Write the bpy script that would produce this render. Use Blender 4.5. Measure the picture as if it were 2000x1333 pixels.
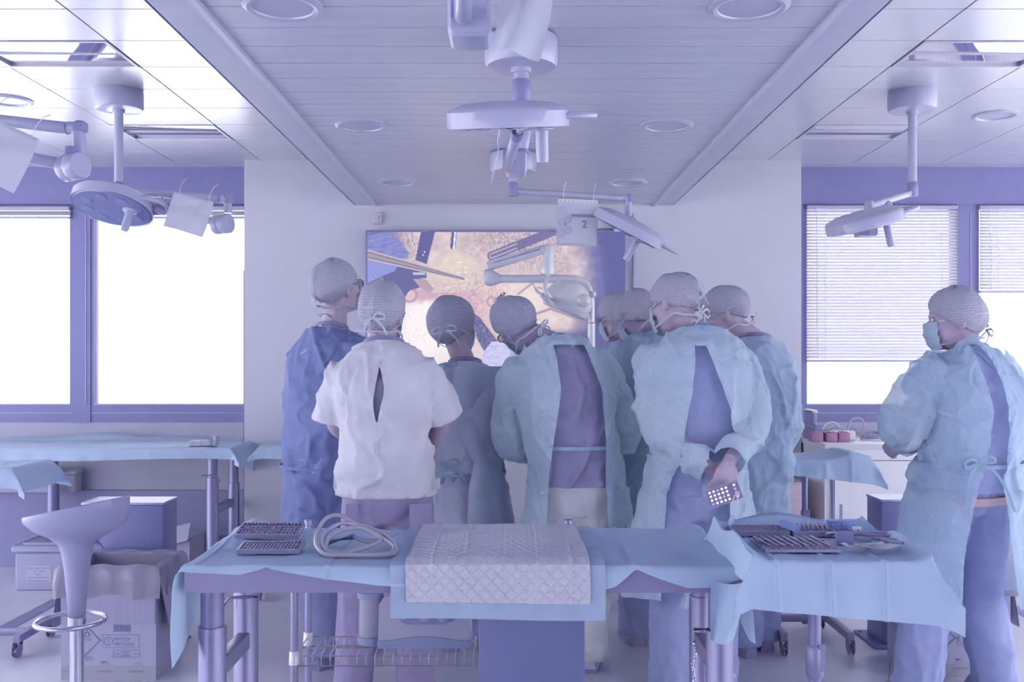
import bpy, bmesh, math, random
import numpy as np
from mathutils import Vector, Matrix, Euler
random.seed(7)
sc = bpy.context.scene
for _o in list(bpy.data.objects): bpy.data.objects.remove(_o)
COL = sc.collection
PI = math.pi
# ------------------------------------------------------------------ camera
EYE = 1.43          # lens height above the floor (m)
FPX = 1900.0        # focal length in pixels of the 2000 px wide frame
HX, HY = 998.0, 698.0
cam_d = bpy.data.cameras.new('camera'); cam = bpy.data.objects.new('camera', cam_d); COL.objects.link(cam)
cam.location = (0, 0, EYE); cam.rotation_euler = (PI/2, 0, 0)
cam_d.sensor_width = 36.0; cam_d.lens = 36.0*FPX/2000.0
cam_d.shift_x = (1000.0-HX)/2000.0; cam_d.shift_y = (HY-666.5)/2000.0
cam_d.clip_start = 0.05; cam_d.clip_end = 300
sc.camera = cam
# ------------------------------------------------------------------ daylight, exposure
SKY = 2.1
w = bpy.data.worlds.new('sky'); sc.world = w; w.use_nodes = True
w.node_tree.nodes['Background'].inputs[0].default_value = (0.93, 0.935, 1.0, 1)
w.node_tree.nodes['Background'].inputs[1].default_value = SKY
vs = sc.view_settings
vs.view_transform = 'Standard'; vs.look = 'None'; vs.exposure = 0.80; vs.gamma = 1.0; vs.use_curve_mapping = False
try:
    cy = sc.cycles
    cy.max_bounces = 5; cy.diffuse_bounces = 3; cy.glossy_bounces = 3; cy.transmission_bounces = 3; cy.transparent_max_bounces = 10; cy.adaptive_threshold = 0.15; cy.adaptive_min_samples = 10
    cy.sample_clamp_indirect = 6.0; cy.caustics_reflective = False; cy.caustics_refractive = False
except Exception: pass

# ------------------------------------------------------------------ helpers
def P(x, y, Y):
    """a point of the room that stands Y metres from the lens"""
    return Vector(((x-HX)/FPX*Y, Y, EYE-(y-HY)/FPX*Y))
def V(*a): return Vector(a)
def s2l(c):
    c = c/255.0
    return c/12.92 if c <= 0.04045 else ((c+0.055)/1.055)**2.4
KL = 0.66
def lin(rgb, k=None):
    if k is not None: return tuple(min(0.93, s2l(v)/k) for v in rgb)+(1.0,)
    c = [0.90*s2l(v)**0.55 for v in rgb]; g = 0.3*c[0]+0.45*c[1]+0.25*c[2]  # lifts the darks, putting the violet haze veil into base colours
    return tuple(min(0.90, max(0.02, g+(v-g)*1.25)) for v in c)+(1.0,)
MATS = {}
class N:
    """tiny node helper"""
    def __init__(s, name):
        s.m = bpy.data.materials.new(name); s.m.use_nodes = True
        s.t = s.m.node_tree; s.n = s.t.nodes; s.n.clear()
        s.out = s.n.new('ShaderNodeOutputMaterial')
    def a(s, typ, **kw):
        nd = s.n.new(typ)
        for k, v in kw.items():
            if k.startswith('i_'):
                key = k[2:]; key = int(key) if key.isdigit() else key.replace('_', ' ')
                nd.inputs[key].default_value = v
            else: setattr(nd, k, v)
        return nd
    def l(s, a, b): s.t.links.new(a, b)
def mat(name, rgb, rough=0.55, metal=0.0, bump=0.0, bscale=40.0, var=0.0, vscale=6.0, k=None, spec=0.4, aniso=None, coat=0.0, transl=0.0, transp=0.0, sheen=0.0):
    if name in MATS: return MATS[name]
    q = N(name)
    b = q.a('ShaderNodeBsdfPrincipled')
    b.inputs['Roughness'].default_value = rough; b.inputs['Metallic'].default_value = metal
    b.inputs['Specular IOR Level'].default_value = spec
    if coat: b.inputs['Coat Weight'].default_value = coat; b.inputs['Coat Roughness'].default_value = 0.08
    if sheen: b.inputs['Sheen Weight'].default_value = sheen
    c = lin(rgb, k)
    tc = q.a('ShaderNodeTexCoord')
    src = tc.outputs['Object']
    if aniso:
        mp = q.a('ShaderNodeMapping'); mp.inputs['Scale'].default_value = aniso
        q.l(src, mp.inputs[0]); src = mp.outputs[0]
    col = None
    if var > 0:
        nz = q.a('ShaderNodeTexNoise', i_Scale=vscale, i_Detail=1.5, i_Roughness=0.6)
        q.l(src, nz.inputs['Vector'])
        rp = q.a('ShaderNodeValToRGB')
        e = rp.color_ramp.elements
        e[0].position = 0.3; e[1].position = 0.72
        e[0].color = tuple(max(0, v*(1-var)) for v in c[:3])+(1,)
        e[1].color = tuple(min(0.95, v*(1+var)) for v in c[:3])+(1,)
        q.l(nz.outputs[0], rp.inputs[0]); q.l(rp.outputs[0], b.inputs['Base Color']); col = rp.outputs[0]
    else: b.inputs['Base Color'].default_value = c
    if bump > 0:
        nb = q.a('ShaderNodeTexNoise', i_Scale=bscale, i_Detail=1.0, i_Roughness=0.65)
        q.l(src, nb.inputs['Vector'])
        bp = q.a('ShaderNodeBump'); bp.inputs['Strength'].default_value = bump; bp.inputs['Distance'].default_value = 0.01
        q.l(nb.outputs[0], bp.inputs['Height']); q.l(bp.outputs[0], b.inputs['Normal'])
    sh = b.outputs[0]
    if transl > 0:
        t = q.a('ShaderNodeBsdfTranslucent'); 
        if col: q.l(col, t.inputs[0])
        else: t.inputs[0].default_value = c
        mx = q.a('ShaderNodeMixShader', i_0=transl); q.l(sh, mx.inputs[1]); q.l(t.outputs[0], mx.inputs[2]); sh = mx.outputs[0]
    if transp > 0:
        t = q.a('ShaderNodeBsdfTransparent')
        mx = q.a('ShaderNodeMixShader', i_0=transp); q.l(sh, mx.inputs[1]); q.l(t.outputs[0], mx.inputs[2]); sh = mx.outputs[0]
    q.l(sh, q.out.inputs[0])
    MATS[name] = q.m
    return q.m

def origin_of(o):
    p = Vector((0, 0, 0))
    while o is not None: p += o.location; o = o.parent
    return p
def setp(o, label=None, cat=None, group=None, kind=None):
    if label: o['label'] = label
    if cat: o['category'] = cat
    if group: o['group'] = group
    if kind: o['kind'] = kind
    return o
def thing(name, label, cat, loc=(0, 0, 0), group=None):
    o = bpy.data.objects.new(name, None); COL.objects.link(o); o.location = loc
    o.empty_display_size = 0.05
    return setp(o, label, cat, group)
def mesh_obj(name, me, m, parent=None):
    if m is not None and len(me.materials) == 0: me.materials.append(m)
    o = bpy.data.objects.new(name, me); COL.objects.link(o)
    if parent is not None: o.parent = parent
    return o
def shared(name, me, loc, parent=None, rot=None):
    o = bpy.data.objects.new(name, me); COL.objects.link(o)
    off = origin_of(parent) if parent is not None else Vector((0, 0, 0))
    o.location = Vector(loc)-off
    if rot is not None: o.rotation_euler = rot
    if parent is not None: o.parent = parent
    return o
def frame(d, up=Vector((0, 0, 1))):
    d = Vector(d).normalized()
    if abs(d.dot(up)) > 0.98: up = Vector((0, 1, 0))
    u = d.cross(up).normalized(); v = u.cross(d).normalized()
    return u, v
def smoothstep(a, b, x):
    t = min(1, max(0, (x-a)/(b-a))); return t*t*(3-2*t)
def catmull(pts, n=6, closed=False):
    pts = [Vector(p) for p in pts]; out = []
    m = len(pts)
    for i in range(m if closed else m-1):
        if closed: p0, p1, p2, p3 = pts[i-1], pts[i], pts[(i+1) % m], pts[(i+2) % m]
        else: p0, p1, p2, p3 = pts[max(0, i-1)], pts[i], pts[i+1], pts[min(m-1, i+2)]
        for k in range(n):
            t = k/n; t2 = t*t; t3 = t2*t
            out.append(0.5*((2*p1)+(p2-p0)*t+(2*p0-5*p1+4*p2-p3)*t2+(3*p1-p0-3*p2+p3)*t3))
    if not closed: out.append(pts[-1].copy())
    return out

class B:
    def __init__(s): s.v = []; s.f = []; s.uv = None
    def add(s, vs, fs):
        o = len(s.v); s.v.extend([tuple(p) for p in vs]); s.f.extend([tuple(i+o for i in f) for f in fs]); return s
    def box(s, lo, hi):
        x0, y0, z0 = lo; x1, y1, z1 = hi
        return s.add([(x0,y0,z0),(x1,y0,z0),(x1,y1,z0),(x0,y1,z0),(x0,y0,z1),(x1,y0,z1),(x1,y1,z1),(x0,y1,z1)],
                     [(0,3,2,1),(4,5,6,7),(0,1,5,4),(1,2,6,5),(2,3,7,6),(3,0,4,7)])
    def obox(s, c, ax, ay, az):
        """oriented box: centre and three half axes"""
        c = Vector(c); ax = Vector(ax); ay = Vector(ay); az = Vector(az)
        vs = [c+i*ax+j*ay+k*az for k in (-1, 1) for (i, j) in ((-1,-1),(1,-1),(1,1),(-1,1))]
        return s.add(vs, [(0,3,2,1),(4,5,6,7),(0,1,5,4),(1,2,6,5),(2,3,7,6),(3,0,4,7)])
    def rbox(s, lo, hi, r=0.01, n=3, axis=2):
        """box with rounded edges along one axis and small chamfers on the ends"""
        lo = list(lo); hi = list(hi)
        a, b = [i for i in range(3) if i != axis]
        c = r*0.45
        def ring(t, ins):
            out = []
            for (sa, sb, a0) in ((1,1,0),(-1,1,1),(-1,-1,2),(1,-1,3)):
                ca = (hi[a]-r) if sa > 0 else (lo[a]+r); cb = (hi[b]-r) if sb > 0 else (lo[b]+r)
                for k in range(n+1):
                    ang = (a0+k/n)*PI/2
                    p = [0, 0, 0]; p[axis] = t
                    p[a] = ca+(r-ins)*math.cos(ang); p[b] = cb+(r-ins)*math.sin(ang); out.append(tuple(p))
            return out
        rs = [ring(lo[axis], c), ring(lo[axis]+c, 0), ring(hi[axis]-c, 0), ring(hi[axis], c)]
        return s.loft(rs)
    def loft(s, rings, closed=True, cap=True, uv=False):
        o = len(s.v); m = len(rings[0])
        for r in rings: s.v.extend([tuple(p) for p in r])
        for i in range(len(rings)-1):
            for k in range(m if closed else m-1):
                k2 = (k+1) % m
                s.f.append((o+i*m+k, o+i*m+k2, o+(i+1)*m+k2, o+(i+1)*m+k))
        if cap and closed:
            s.f.append(tuple(o+k for k in range(m))[::-1]); s.f.append(tuple(o+(len(rings)-1)*m+k for k in range(m)))
        return s
    def tube(s, pts, r, n=10, cap=True, closed=False, flat=None):
        pts = [Vector(p) for p in pts]; m = len(pts)
        rs = r if isinstance(r, (list, tuple)) else [r]*m
        if len(rs) != m: rs = [rs[min(len(rs)-1, int(i*len(rs)/m))] for i in range(m)]
        rings = []; u = None
        for i in range(m):
            if closed: d = pts[(i+1) % m]-pts[i-1]
            else: d = pts[min(m-1, i+1)]-pts[max(0, i-1)]
            if d.length < 1e-9: d = Vector((0, 0, 1))
            d.normalize()
            if u is None: u, v = frame(d)
            else:
                u = (u-d*u.dot(d))
                if u.length < 1e-6: u, v = frame(d)
                u.normalize(); v = d.cross(u).normalized()
            rings.append([pts[i]+(u*math.cos(2*PI*k/n)+v*math.sin(2*PI*k/n))*rs[i] for k in range(n)])
        if closed: rings.append(rings[0]); cap = False
        return s.loft(rings, True, cap)
    def cyl(s, a, b, r, r2=None, n=16):
        return s.tube([a, b], [r, r if r2 is None else r2], n)
    def lathe(s, c, prof, axis=(0, 0, 1), n=28, cap=True):
        c = Vector(c); d = Vector(axis).normalized(); u, v = frame(d)
        return s.loft([[c+d*z+(u*math.cos(2*PI*k/n)+v*math.sin(2*PI*k/n))*max(r, 1e-4) for k in range(n)] for (r, z) in prof], True, cap)
    def ell(s, c, r, M=None, nu=16, nv=10, sq=1.0):
        c = Vector(c); rings = []
        def pw(x): return math.copysign(abs(x)**sq, x)
        for i in range(nv+1):
            th = PI*i/nv; th = min(max(th, 0.02), PI-0.02)
            ring = []
            for k in range(nu):
                a = 2*PI*k/nu
                p = Vector((r[0]*pw(math.sin(th))*pw(math.cos(a)), r[1]*pw(math.sin(th))*pw(math.sin(a)), r[2]*pw(math.cos(th))))
                if M is not None: p = M @ p
                ring.append(c+p)
            rings.append(ring)
        return s.loft(rings[::-1])
    def prism(s, poly, d):
        """polygon (list of points) extruded by vector d"""
        d = Vector(d); a = [Vector(p) for p in poly]
        return s.loft([a, [p+d for p in a]])
    def ribbon(s, pts, w, nrm, th=0.0012):
        """flat strip along points; nrm = direction the flat side faces (vector or list)"""
        pts = [Vector(p) for p in pts]; m = len(pts); rings = []
        for i in range(m):
            d = (pts[min(m-1, i+1)]-pts[max(0, i-1)]).normalized()
            nn = Vector(nrm[i] if isinstance(nrm, list) else nrm).normalized()
            sd = d.cross(nn)
            if sd.length < 1e-4: sd = frame(d)[0]
            sd.normalize(); nn = sd.cross(d).normalized()
            ww = w[i] if isinstance(w, list) else w
            p = pts[i]
            rings.append([p+sd*ww/2+nn*th/2, p-sd*ww/2+nn*th/2, p-sd*ww/2-nn*th/2, p+sd*ww/2-nn*th/2])
        return s.loft(rings)
    def grid(s, fn, nu, nv):
        """open sheet fn(i/nu, j/nv)"""
        rows = [[fn(i/nu, j/nv) for i in range(nu+1)] for j in range(nv+1)]
        return s.loft(rows, closed=False, cap=False)
    def mesh(s, name, m=None, smooth=False, off=None, ang=None):
        me = bpy.data.meshes.new(name)
        v = s.v
        if off is not None: v = [(p[0]-off[0], p[1]-off[1], p[2]-off[2]) for p in v]
        me.from_pydata(v, [], s.f)
        if m is not None: me.materials.append(m)
        bm = bmesh.new(); bm.from_mesh(me); bmesh.ops.recalc_face_normals(bm, faces=bm.faces)
        if ang:
            for e in bm.edges:
                if len(e.link_faces) == 2 and e.calc_face_angle(0) > ang: e.smooth = False
        bm.to_mesh(me); bm.free()
        if smooth: me.polygons.foreach_set('use_smooth', [True]*len(me.polygons))
        return me
    def obj(s, name, m, parent=None, smooth=False, label=None, cat=None, group=None, kind=None, ang=0.7):
        off = origin_of(parent) if parent is not None else None
        if parent is None:                       # put the origin of a one-mesh thing at its base
            xs = np.array(s.v); c = (xs.min(0)+xs.max(0))/2; c[2] = xs[:, 2].min(); off = c
        me = s.mesh(name, m, smooth, off, ang if smooth else None)
        o = mesh_obj(name, me, None, parent)
        if parent is None: o.location = off
        return setp(o, label, cat, group, kind)

# numpy gradient noise --------------------------------------------------
_rng = np.random.RandomState(3)
_G = _rng.normal(size=(256, 3)); _G /= np.linalg.norm(_G, axis=1)[:, None]
_PERM = _rng.permutation(256)
def gnoise(p):
    p = np.asarray(p, float); i = np.floor(p).astype(int); f = p-i
    u = f*f*f*(f*(f*6-15)+10); r = 0
    for dx in (0, 1):
        for dy in (0, 1):
            for dz in (0, 1):
                h = _PERM[(_PERM[(_PERM[(i[:, 0]+dx) & 255]+i[:, 1]+dy) & 255]+i[:, 2]+dz) & 255]
                g = _G[h]
                d = (g*(f-np.array([dx, dy, dz]))).sum(1)
                wt = (u[:, 0] if dx else 1-u[:, 0])*(u[:, 1] if dy else 1-u[:, 1])*(u[:, 2] if dz else 1-u[:, 2])
                r = r+d*wt
    return r*1.5
def wrinkle(p, freq, sharp=1.0, oct=2):
    r = 0; a = 1.0; fr = np.array(freq, float)
    for k in range(oct):
        n = 1-np.abs(gnoise(p*fr+17.3*k))*2.2
        r = r+a*np.clip(n, -0.4, 1)**1; a *= 0.5; fr = fr*2.1
    return r/1.5-0.35
# ================================================================== the room
D, DW = 6.40, 6.65
ZC, ZS = 2.433, 2.726
XP0, XP1 = -1.755, 1.910          # central wall pier
XL, XR, YB = -5.6, 5.6, -9.0
M_wall = mat('wall_paint', (192,193,214), 0.6, var=0.02, vscale=2.0)
M_side = mat('side_wall_paint', (186,186,212), 0.7, var=0.02)
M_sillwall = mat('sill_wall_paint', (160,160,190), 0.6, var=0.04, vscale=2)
M_dark = mat('dark_anodised_frame', (90,90,146), 0.45, var=0.03, spec=0.35)
M_navy = mat('dark_plinth', (108,108,160), 0.6, var=0.03)
def floor_mat():
    q = N('vinyl_floor'); b = q.a('ShaderNodeBsdfPrincipled', i_Roughness=0.32)
    b.inputs['Specular IOR Level'].default_value = 0.55
    tc = q.a('ShaderNodeTexCoord')
    n1 = q.a('ShaderNodeTexNoise', i_Scale=1.6, i_Detail=2.0, i_Roughness=0.6); q.l(tc.outputs['Object'], n1.inputs['Vector'])
    mp = q.a('ShaderNodeMapping'); mp.inputs['Scale'].default_value = (9, 70, 9); q.l(tc.outputs['Object'], mp.inputs[0])
    n2 = q.a('ShaderNodeTexNoise', i_Scale=3.0, i_Detail=1.0); q.l(mp.outputs[0], n2.inputs['Vector'])
    ad = q.a('ShaderNodeMath', operation='ADD'); q.l(n1.outputs[0], ad.inputs[0]); q.l(n2.outputs[0], ad.inputs[1])
    rp = q.a('ShaderNodeValToRGB'); e = rp.color_ramp.elements
    e[0].position = 0.75; e[1].position = 1.25
    e[0].color = lin((186,186,214)); e[1].color = lin((206,206,228))
    md = q.a('ShaderNodeMath', operation='MULTIPLY', i_1=1.0); q.l(ad.outputs[0], md.inputs[0])
    q.l(md.outputs[0], rp.inputs[0]); q.l(rp.outputs[0], b.inputs['Base Color'])
    bp = q.a('ShaderNodeBump'); bp.inputs['Strength'].default_value = 0.06; bp.inputs['Distance'].default_value = 0.01
    q.l(n2.outputs[0], bp.inputs['Height']); q.l(bp.outputs[0], b.inputs['Normal'])
    q.l(b.outputs[0], q.out.inputs[0]); return q.m
M_floor = floor_mat()
floor = B().box((XL, YB, -0.08), (XR, DW+0.2, 0)).obj('floor', M_floor, kind='structure')
# welded seams of the sheet floor
M_seam = mat('floor_seam', (128,130,172), 0.5)
for k, (x0, y0, x1, y1) in enumerate(((1.12, 3.0, 2.05, 5.2), (-1.9, 2.6, -1.9, 6.3), (2.05, 5.2, 2.05, 6.2))):
    dv = Vector((x1-x0, y1-y0, 0)); u = frame(dv)[0]
    B().obox(((x0+x1)/2, (y0+y1)/2, 0.0004), dv/2, u*0.003, (0, 0, 0.0005)).obj('floor_seam', M_seam, floor)
# slotted drain channels let into the floor
M_steel = mat('brushed_steel', (168,166,196), 0.32, 0.75, aniso=(60, 60, 2), vscale=3, var=0.1, k=0.62)
M_slot = mat('drain_slot', (116,116,166), 0.7)
for x0 in (-2.71, 2.82):
    ch = thing('drain_channel', 'slotted steel drain channel in the floor at the %s' % ('left, beside the lidded plastic crate' if x0 < 0 else 'right, behind the lone person'), 'drain', (x0+0.045, 4.6, 0))
    B().box((x0, 3.0, 0.0005), (x0+0.09, 6.2, 0.003)).obj('cover', M_steel, ch)
    for k in range(5):
        B().box((x0+0.008+k*0.017, 3.02, 0.003), (x0+0.015+k*0.017, 6.18, 0.0042)).obj('slot', M_slot, ch)
# ---- walls
B().box((XP0, D, 0), (XP1, DW+0.2, ZS)).obj('wall_pier', M_wall, kind='structure')
zs1, zh0 = 0.985, 2.473
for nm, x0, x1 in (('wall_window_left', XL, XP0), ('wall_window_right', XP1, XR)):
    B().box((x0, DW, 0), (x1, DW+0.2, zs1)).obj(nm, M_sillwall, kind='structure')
    B().box((x0, DW-0.02, zh0), (x1, DW+0.2, ZS)).obj('trim_1' if x0 < 0 else 'trim_2', M_dark, kind='structure')
B().box((XL, DW-0.03, 0), (XP0-0.001, DW-0.001, 0.522)).obj('baseboard_left', M_navy, kind='structure')
B().box((XL, YB-0.15, 0), (XR, YB, ZS)).obj('wall_back', M_side, kind='structure')  # unseen wall behind the camera, put in to cut the frontal light
# thin dark joint where the pier meets the left sill wall
B().box((XP0-0.006, D+0.001, 0), (XP0, D+0.02, 2.0)).obj('trim_3', M_dark, kind='structure')
# ---- windows
def glass_mat():
    q = N('window_glass'); t = q.a('ShaderNodeBsdfTransparent'); t.inputs[0].default_value = (0.98, 0.985, 0.99, 1)
    g = q.a('ShaderNodeBsdfGlossy', i_Roughness=0.02)
    fr = q.a('ShaderNodeFresnel', i_IOR=1.25)
    mx = q.a('ShaderNodeMixShader'); q.l(fr.outputs[0], mx.inputs[0]); q.l(t.outputs[0], mx.inputs[1]); q.l(g.outputs[0], mx.inputs[2])
    q.l(mx.outputs[0], q.out.inputs[0]); return q.m
M_glass = glass_mat()
M_framel = mat('frame_edge_light', (150,150,190), 0.4)
wins = [(-5.6, -4.16), (-4.03, -2.992), (-2.870, -1.800), (2.000, 3.045), (3.175, 4.22), (4.35, 5.6)]
for i, (x0, x1) in enumerate(wins):
    wb = B(); t = 0.022
    y0, y1 = DW-0.005, DW+0.07
    zb, zt = 1.108, zh0
    wb.box((x0-0.0, y0, zs1), (x1, y1, zb)).box((x0, y0+0.01, zt-0.03), (x1, y1, zt)).box((x0, y0, zb), (x0+t, y1, zt-0.03)).box((x1-t, y0, zb), (x1, y1, zt-0.03))
    wo = wb.obj('window_%d' % (i+1), M_dark, kind='structure')
    B().box((x0+t, y0+0.03, zb), (x1-t, y0+0.038, zt-0.03)).obj('pane', M_glass, wo)
    B().box((x0+t, y0-0.004, zb-0.004), (x1-t, y0+0.002, zb+0.004)).obj('glazing_bead', M_framel, wo)
    B().box((x0, y0-0.004, 1.046), (x1, y0+0.001, 1.051)).obj('sill_groove', M_framel, wo)
for i, (x0, x1) in enumerate(((-4.16, -4.03), (-2.992, -2.870), (-1.800, XP0), (XP1, 2.000), (3.045, 3.175), (4.22, 4.35))):
    mb = B().box((x0, DW-0.012, zs1), (x1, DW+0.08, zh0)).obj('trim_%d' % (i+4), M_dark, kind='structure')
    if x1-x0 > 0.1:
        B().box((x0+0.088, DW-0.016, zs1+0.12), (x0+0.094, DW-0.011, zh0-0.06)).obj('edge_strip', M_framel, mb)
# ---- venetian blinds (drawn up on the left, lowered on the right)
M_slat = mat('blind_slat', (196,192,208), 0.35, var=0.0, transl=0.35, spec=0.6)
M_rail = mat('blind_rail', (150,148,184), 0.4, var=0.03)
M_cord = mat('white_cord', (225,225,238), 0.6, var=0.0)
def slat_mesh(wd, tilt):
    b = B(); n = 5; hw = 0.0125
    def fn(u, v):
        a = (v-0.5)*2; y = a*hw; z = 0.0028*(1-a*a)
        c, s_ = math.cos(tilt), math.sin(tilt)
        return Vector(((u-0.5)*wd, y*c-z*s_, y*s_+z*c))
    b.grid(fn, 1, n)
    return b.mesh('slat', M_slat, True)
def blind(x0, x1, z_top, z_bot, label):
    yb = DW-0.035; wd = x1-x0-0.02; cx = (x0+x1)/2
    t = thing('venetian_blind', label, 'blind', (cx, yb, z_bot), 'venetian blinds')
    B().rbox((x0+0.01, yb-0.016, z_top-0.026), (x1-0.01, yb+0.016, z_top), 0.006, axis=0).obj('head_rail', M_rail, t, True)
    B().rbox((x0+0.01, yb-0.014, z_bot), (x1-0.01, yb+0.014, z_bot+0.014), 0.005, axis=0).obj('bottom_rail', M_rail, t, True)
    span = z_top-0.035-(z_bot+0.018)
    n = max(6, int(span/0.0215)) if span > 0.2 else 9
    me = slat_mesh(wd, math.radians(52) if span > 0.2 else 0.05)
    for k in range(n):
        z = z_bot+0.022+(k+0.5)*span/n
        shared('slat', me, (cx, yb, z), t)
    for fx in ((0.13, 0.9) if span > 0.2 else (0.3, 0.8)):
        B().cyl((x0+wd*fx, yb-0.016, z_bot+0.005), (x0+wd*fx, yb-0.016, z_top-0.02), 0.0022, n=6).obj('ladder_cord', M_cord, t)
    if span > 0.2:
        B().cyl((x0+0.075, yb-0.03, z_bot+0.02), (x0+0.07, yb-0.026, z_top-0.02), 0.0035, n=6).obj('tilt_wand', M_cord, t)
blind(-4.03, -2.992, 2.455, 2.372, 'venetian blind drawn up at the top of the leftmost window')
blind(-2.870, -1.800, 2.455, 2.372, 'venetian blind drawn up behind the surgical lamp on the left')
blind(2.000, 3.045, 2.462, 1.398, 'long white venetian blind lowered beside the wall pier on the right')
blind(3.175, 4.22, 2.462, 1.868, 'shorter half lowered venetian blind at the right edge')
# ---- pale buildings outside the windows, washed out by daylight
M_fac = mat('pale_facade', (250,250,252), 0.8, k=1.06, var=0.01)
M_facw = mat('facade_window', (240,239,246), 0.4, k=1.25)
def building(x0, x1, y, z1, label, cols, rows):
    t = thing('apartment_building', label, 'building', ((x0+x1)/2, y, -6), 'buildings outside the windows')
    B().box((x0, y, -6), (x1, y+6, z1)).obj('facade', M_fac, t)
    wb = B().box((-0.55, -0.06, -0.75), (0.55, 0.0, 0.75)).mesh('facade_window', M_facw)
    rl = B().box((-0.9, -0.5, -0.9), (0.9, 0.0, -0.1)).mesh('balcony', M_fac)
    for r in range(rows):
        for c in range(cols):
            x = x0+(c+0.6)*(x1-x0)/cols; z = z1-1.8-r*3.0
            shared('facade_window', wb, (x, y, z), t)
            if (c+r) % 2 == 0: shared('balcony', rl, (x, y, z), t)
building(7.5, 13.5, 27, 2.8, 'pale building with windows seen under the long blind on the right', 3, 2)
building(14.5, 23, 31, 3.6, 'pale building seen beyond the rightmost window', 4, 3)
# ---- ceiling
M_soffit = mat('soffit_paint', (158,160,198), 0.5, var=0.03)
M_plank = mat('ceiling_plank', (184,186,214), 0.34, var=0.05, vscale=2.0, aniso=(1.0, 9, 1), spec=0.6)
M_tile = mat('metal_ceiling_tile', (212,212,226), 0.27, 0.35, var=0.03, vscale=1.5, spec=0.6)
M_gap = mat('ceiling_joint', (70,72,120), 0.7, var=0)
M_band = mat('soffit_trim', (178,180,210), 0.45, var=0.03)
BL0, BL1, BR0, BR1 = -1.024, -0.880, 0.936, 1.066
ceil = B().box((XL, YB, ZS+0.012), (XR, DW+0.2, ZS+0.1)).obj('ceiling', M_gap, kind='structure')
soff = B().box((BL0+0.004, YB, ZC+0.022), (BR1-0.004, D, ZS+0.011)).obj('ceiling_soffit', M_gap, kind='structure')
# planks of the lowered middle strip
pl = B().box((BL1, 0, ZC+0.006), (BR0, 0.1745, ZC+0.021))
pl_me = pl.mesh('plank', M_plank, False, ((BL1+BR0)/2, 0, ZC))
yy = D-0.18
while yy > 0.4:
    shared('plank', pl_me, ((BL1+BR0)/2, yy, ZC), soff); yy -= 0.18
for k, (x0, x1) in enumerate(((BL0, BL1), (BR0, BR1))):
    tb = B().box((x0, YB, ZC-0.004), (x1, D-0.001, ZC+0.02)).obj('trim_%d' % (20+k), M_band, kind='structure')
    xi = x1 if k == 0 else x0
    sg = -1 if k == 0 else 1
    B().box((min(xi, xi+sg*0.018), YB, ZC-0.010), (max(xi, xi+sg*0.018), D-0.002, ZC-0.0035)).obj('edge_strip', M_plank, tb)
    xo = x0 if k == 0 else x1
    B().box((xo-0.004, YB, ZC-0.004), (xo+0.004, D-0.002, ZS+0.01)).obj('side_panel', M_soffit, tb)
# metal tiles left and right of it
TW, TD = 0.586, 0.36
M_mirror = mat('mirror_reflector', (205,205,220), 0.04, 1.0, var=0)
M_fix = mat('fixture_frame', (190,190,212), 0.35, 0.3, var=0)
def tile_mesh(wd):
    return B().rbox((-wd/2+0.0025, 0.0025, 0), (wd/2-0.0025, TD-0.0025, 0.011), 0.003, 1, axis=2).mesh('ceiling_tile', M_tile, False)
tm_full = tile_mesh(TW)
lights_at = {(4, 0), (0, 0)}
def fixture(cx, y0, label):
    t = thing('recessed_light', label, 'ceiling light', (cx, y0+TD/2, ZS), 'recessed mirror louvre lights')
    w2 = TW/2-0.004
    fb = B(); r = 0.014
    fb.box((cx-w2, y0+0.004, ZS-0.004), (cx+w2, y0+0.004+r, ZS+0.011)).box((cx-w2, y0+TD-0.004-r, ZS-0.004), (cx+w2, y0+TD-0.004, ZS+0.011))
    fb.box((cx-w2, y0+0.004+r, ZS-0.004), (cx-w2+r, y0+TD-0.004-r, ZS+0.011)).box((cx+w2-r, y0+0.004+r, ZS-0.004), (cx+w2, y0+TD-0.004-r, ZS+0.011))
    fb.obj('frame', M_fix, t)
    def fn(u, v): return Vector((cx-w2+r+u*(2*w2-2*r), y0+0.004+r+v*(TD-0.008-2*r), ZS+0.009-0.008*math.sin(PI*v)*(0.4+0.6*u)))
    B().grid(fn, 8, 10).obj('reflector', M_mirror, t, True)
    B().box((cx-w2+r, y0+TD*0.5-0.003, ZS-0.002), (cx+w2-r, y0+TD*0.5+0.003, ZS+0.006)).obj('louvre_bar', M_fix, t)
for sg in (-1, 1):
    xb = BL0 if sg < 0 else BR1
    e0 = -1.652 if sg < 0 else 1.690
    wd0 = abs(e0-xb)
    tm0 = tile_mesh(wd0)
    for r in range(-2, 8):
        y0 = 3.98+(r)*TD
        if y0+TD > DW-0.01: continue
        shared('ceiling_tile', tm0, ((xb+e0)/2, y0, ZS), ceil)
        for c in range(0, 5):
            cx = e0+sg*(c+0.5)*TW
            if c == 0 and r in (0, 4):
                fixture(cx, y0, 'recessed mirror ceiling light, %s, %s' % ('left side' if sg < 0 else 'right side', 'nearer one in front of the round lamp mount' if r == 0 else 'farther one near the window'))
                continue
            if abs(cx)+TW/2 > 4.99: continue
            shared('ceiling_tile', tm_full, (cx, y0, ZS), ceil)
    ylast = 3.98+8*TD-TD
    while ylast+TD < DW-0.01: ylast += TD
    B().box((min(xb, sg*4.99), ylast+0.003, ZS), (max(xb, sg*4.99), DW-0.001, ZS+0.011)).obj('edge_tile', M_tile, ceil)
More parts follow.
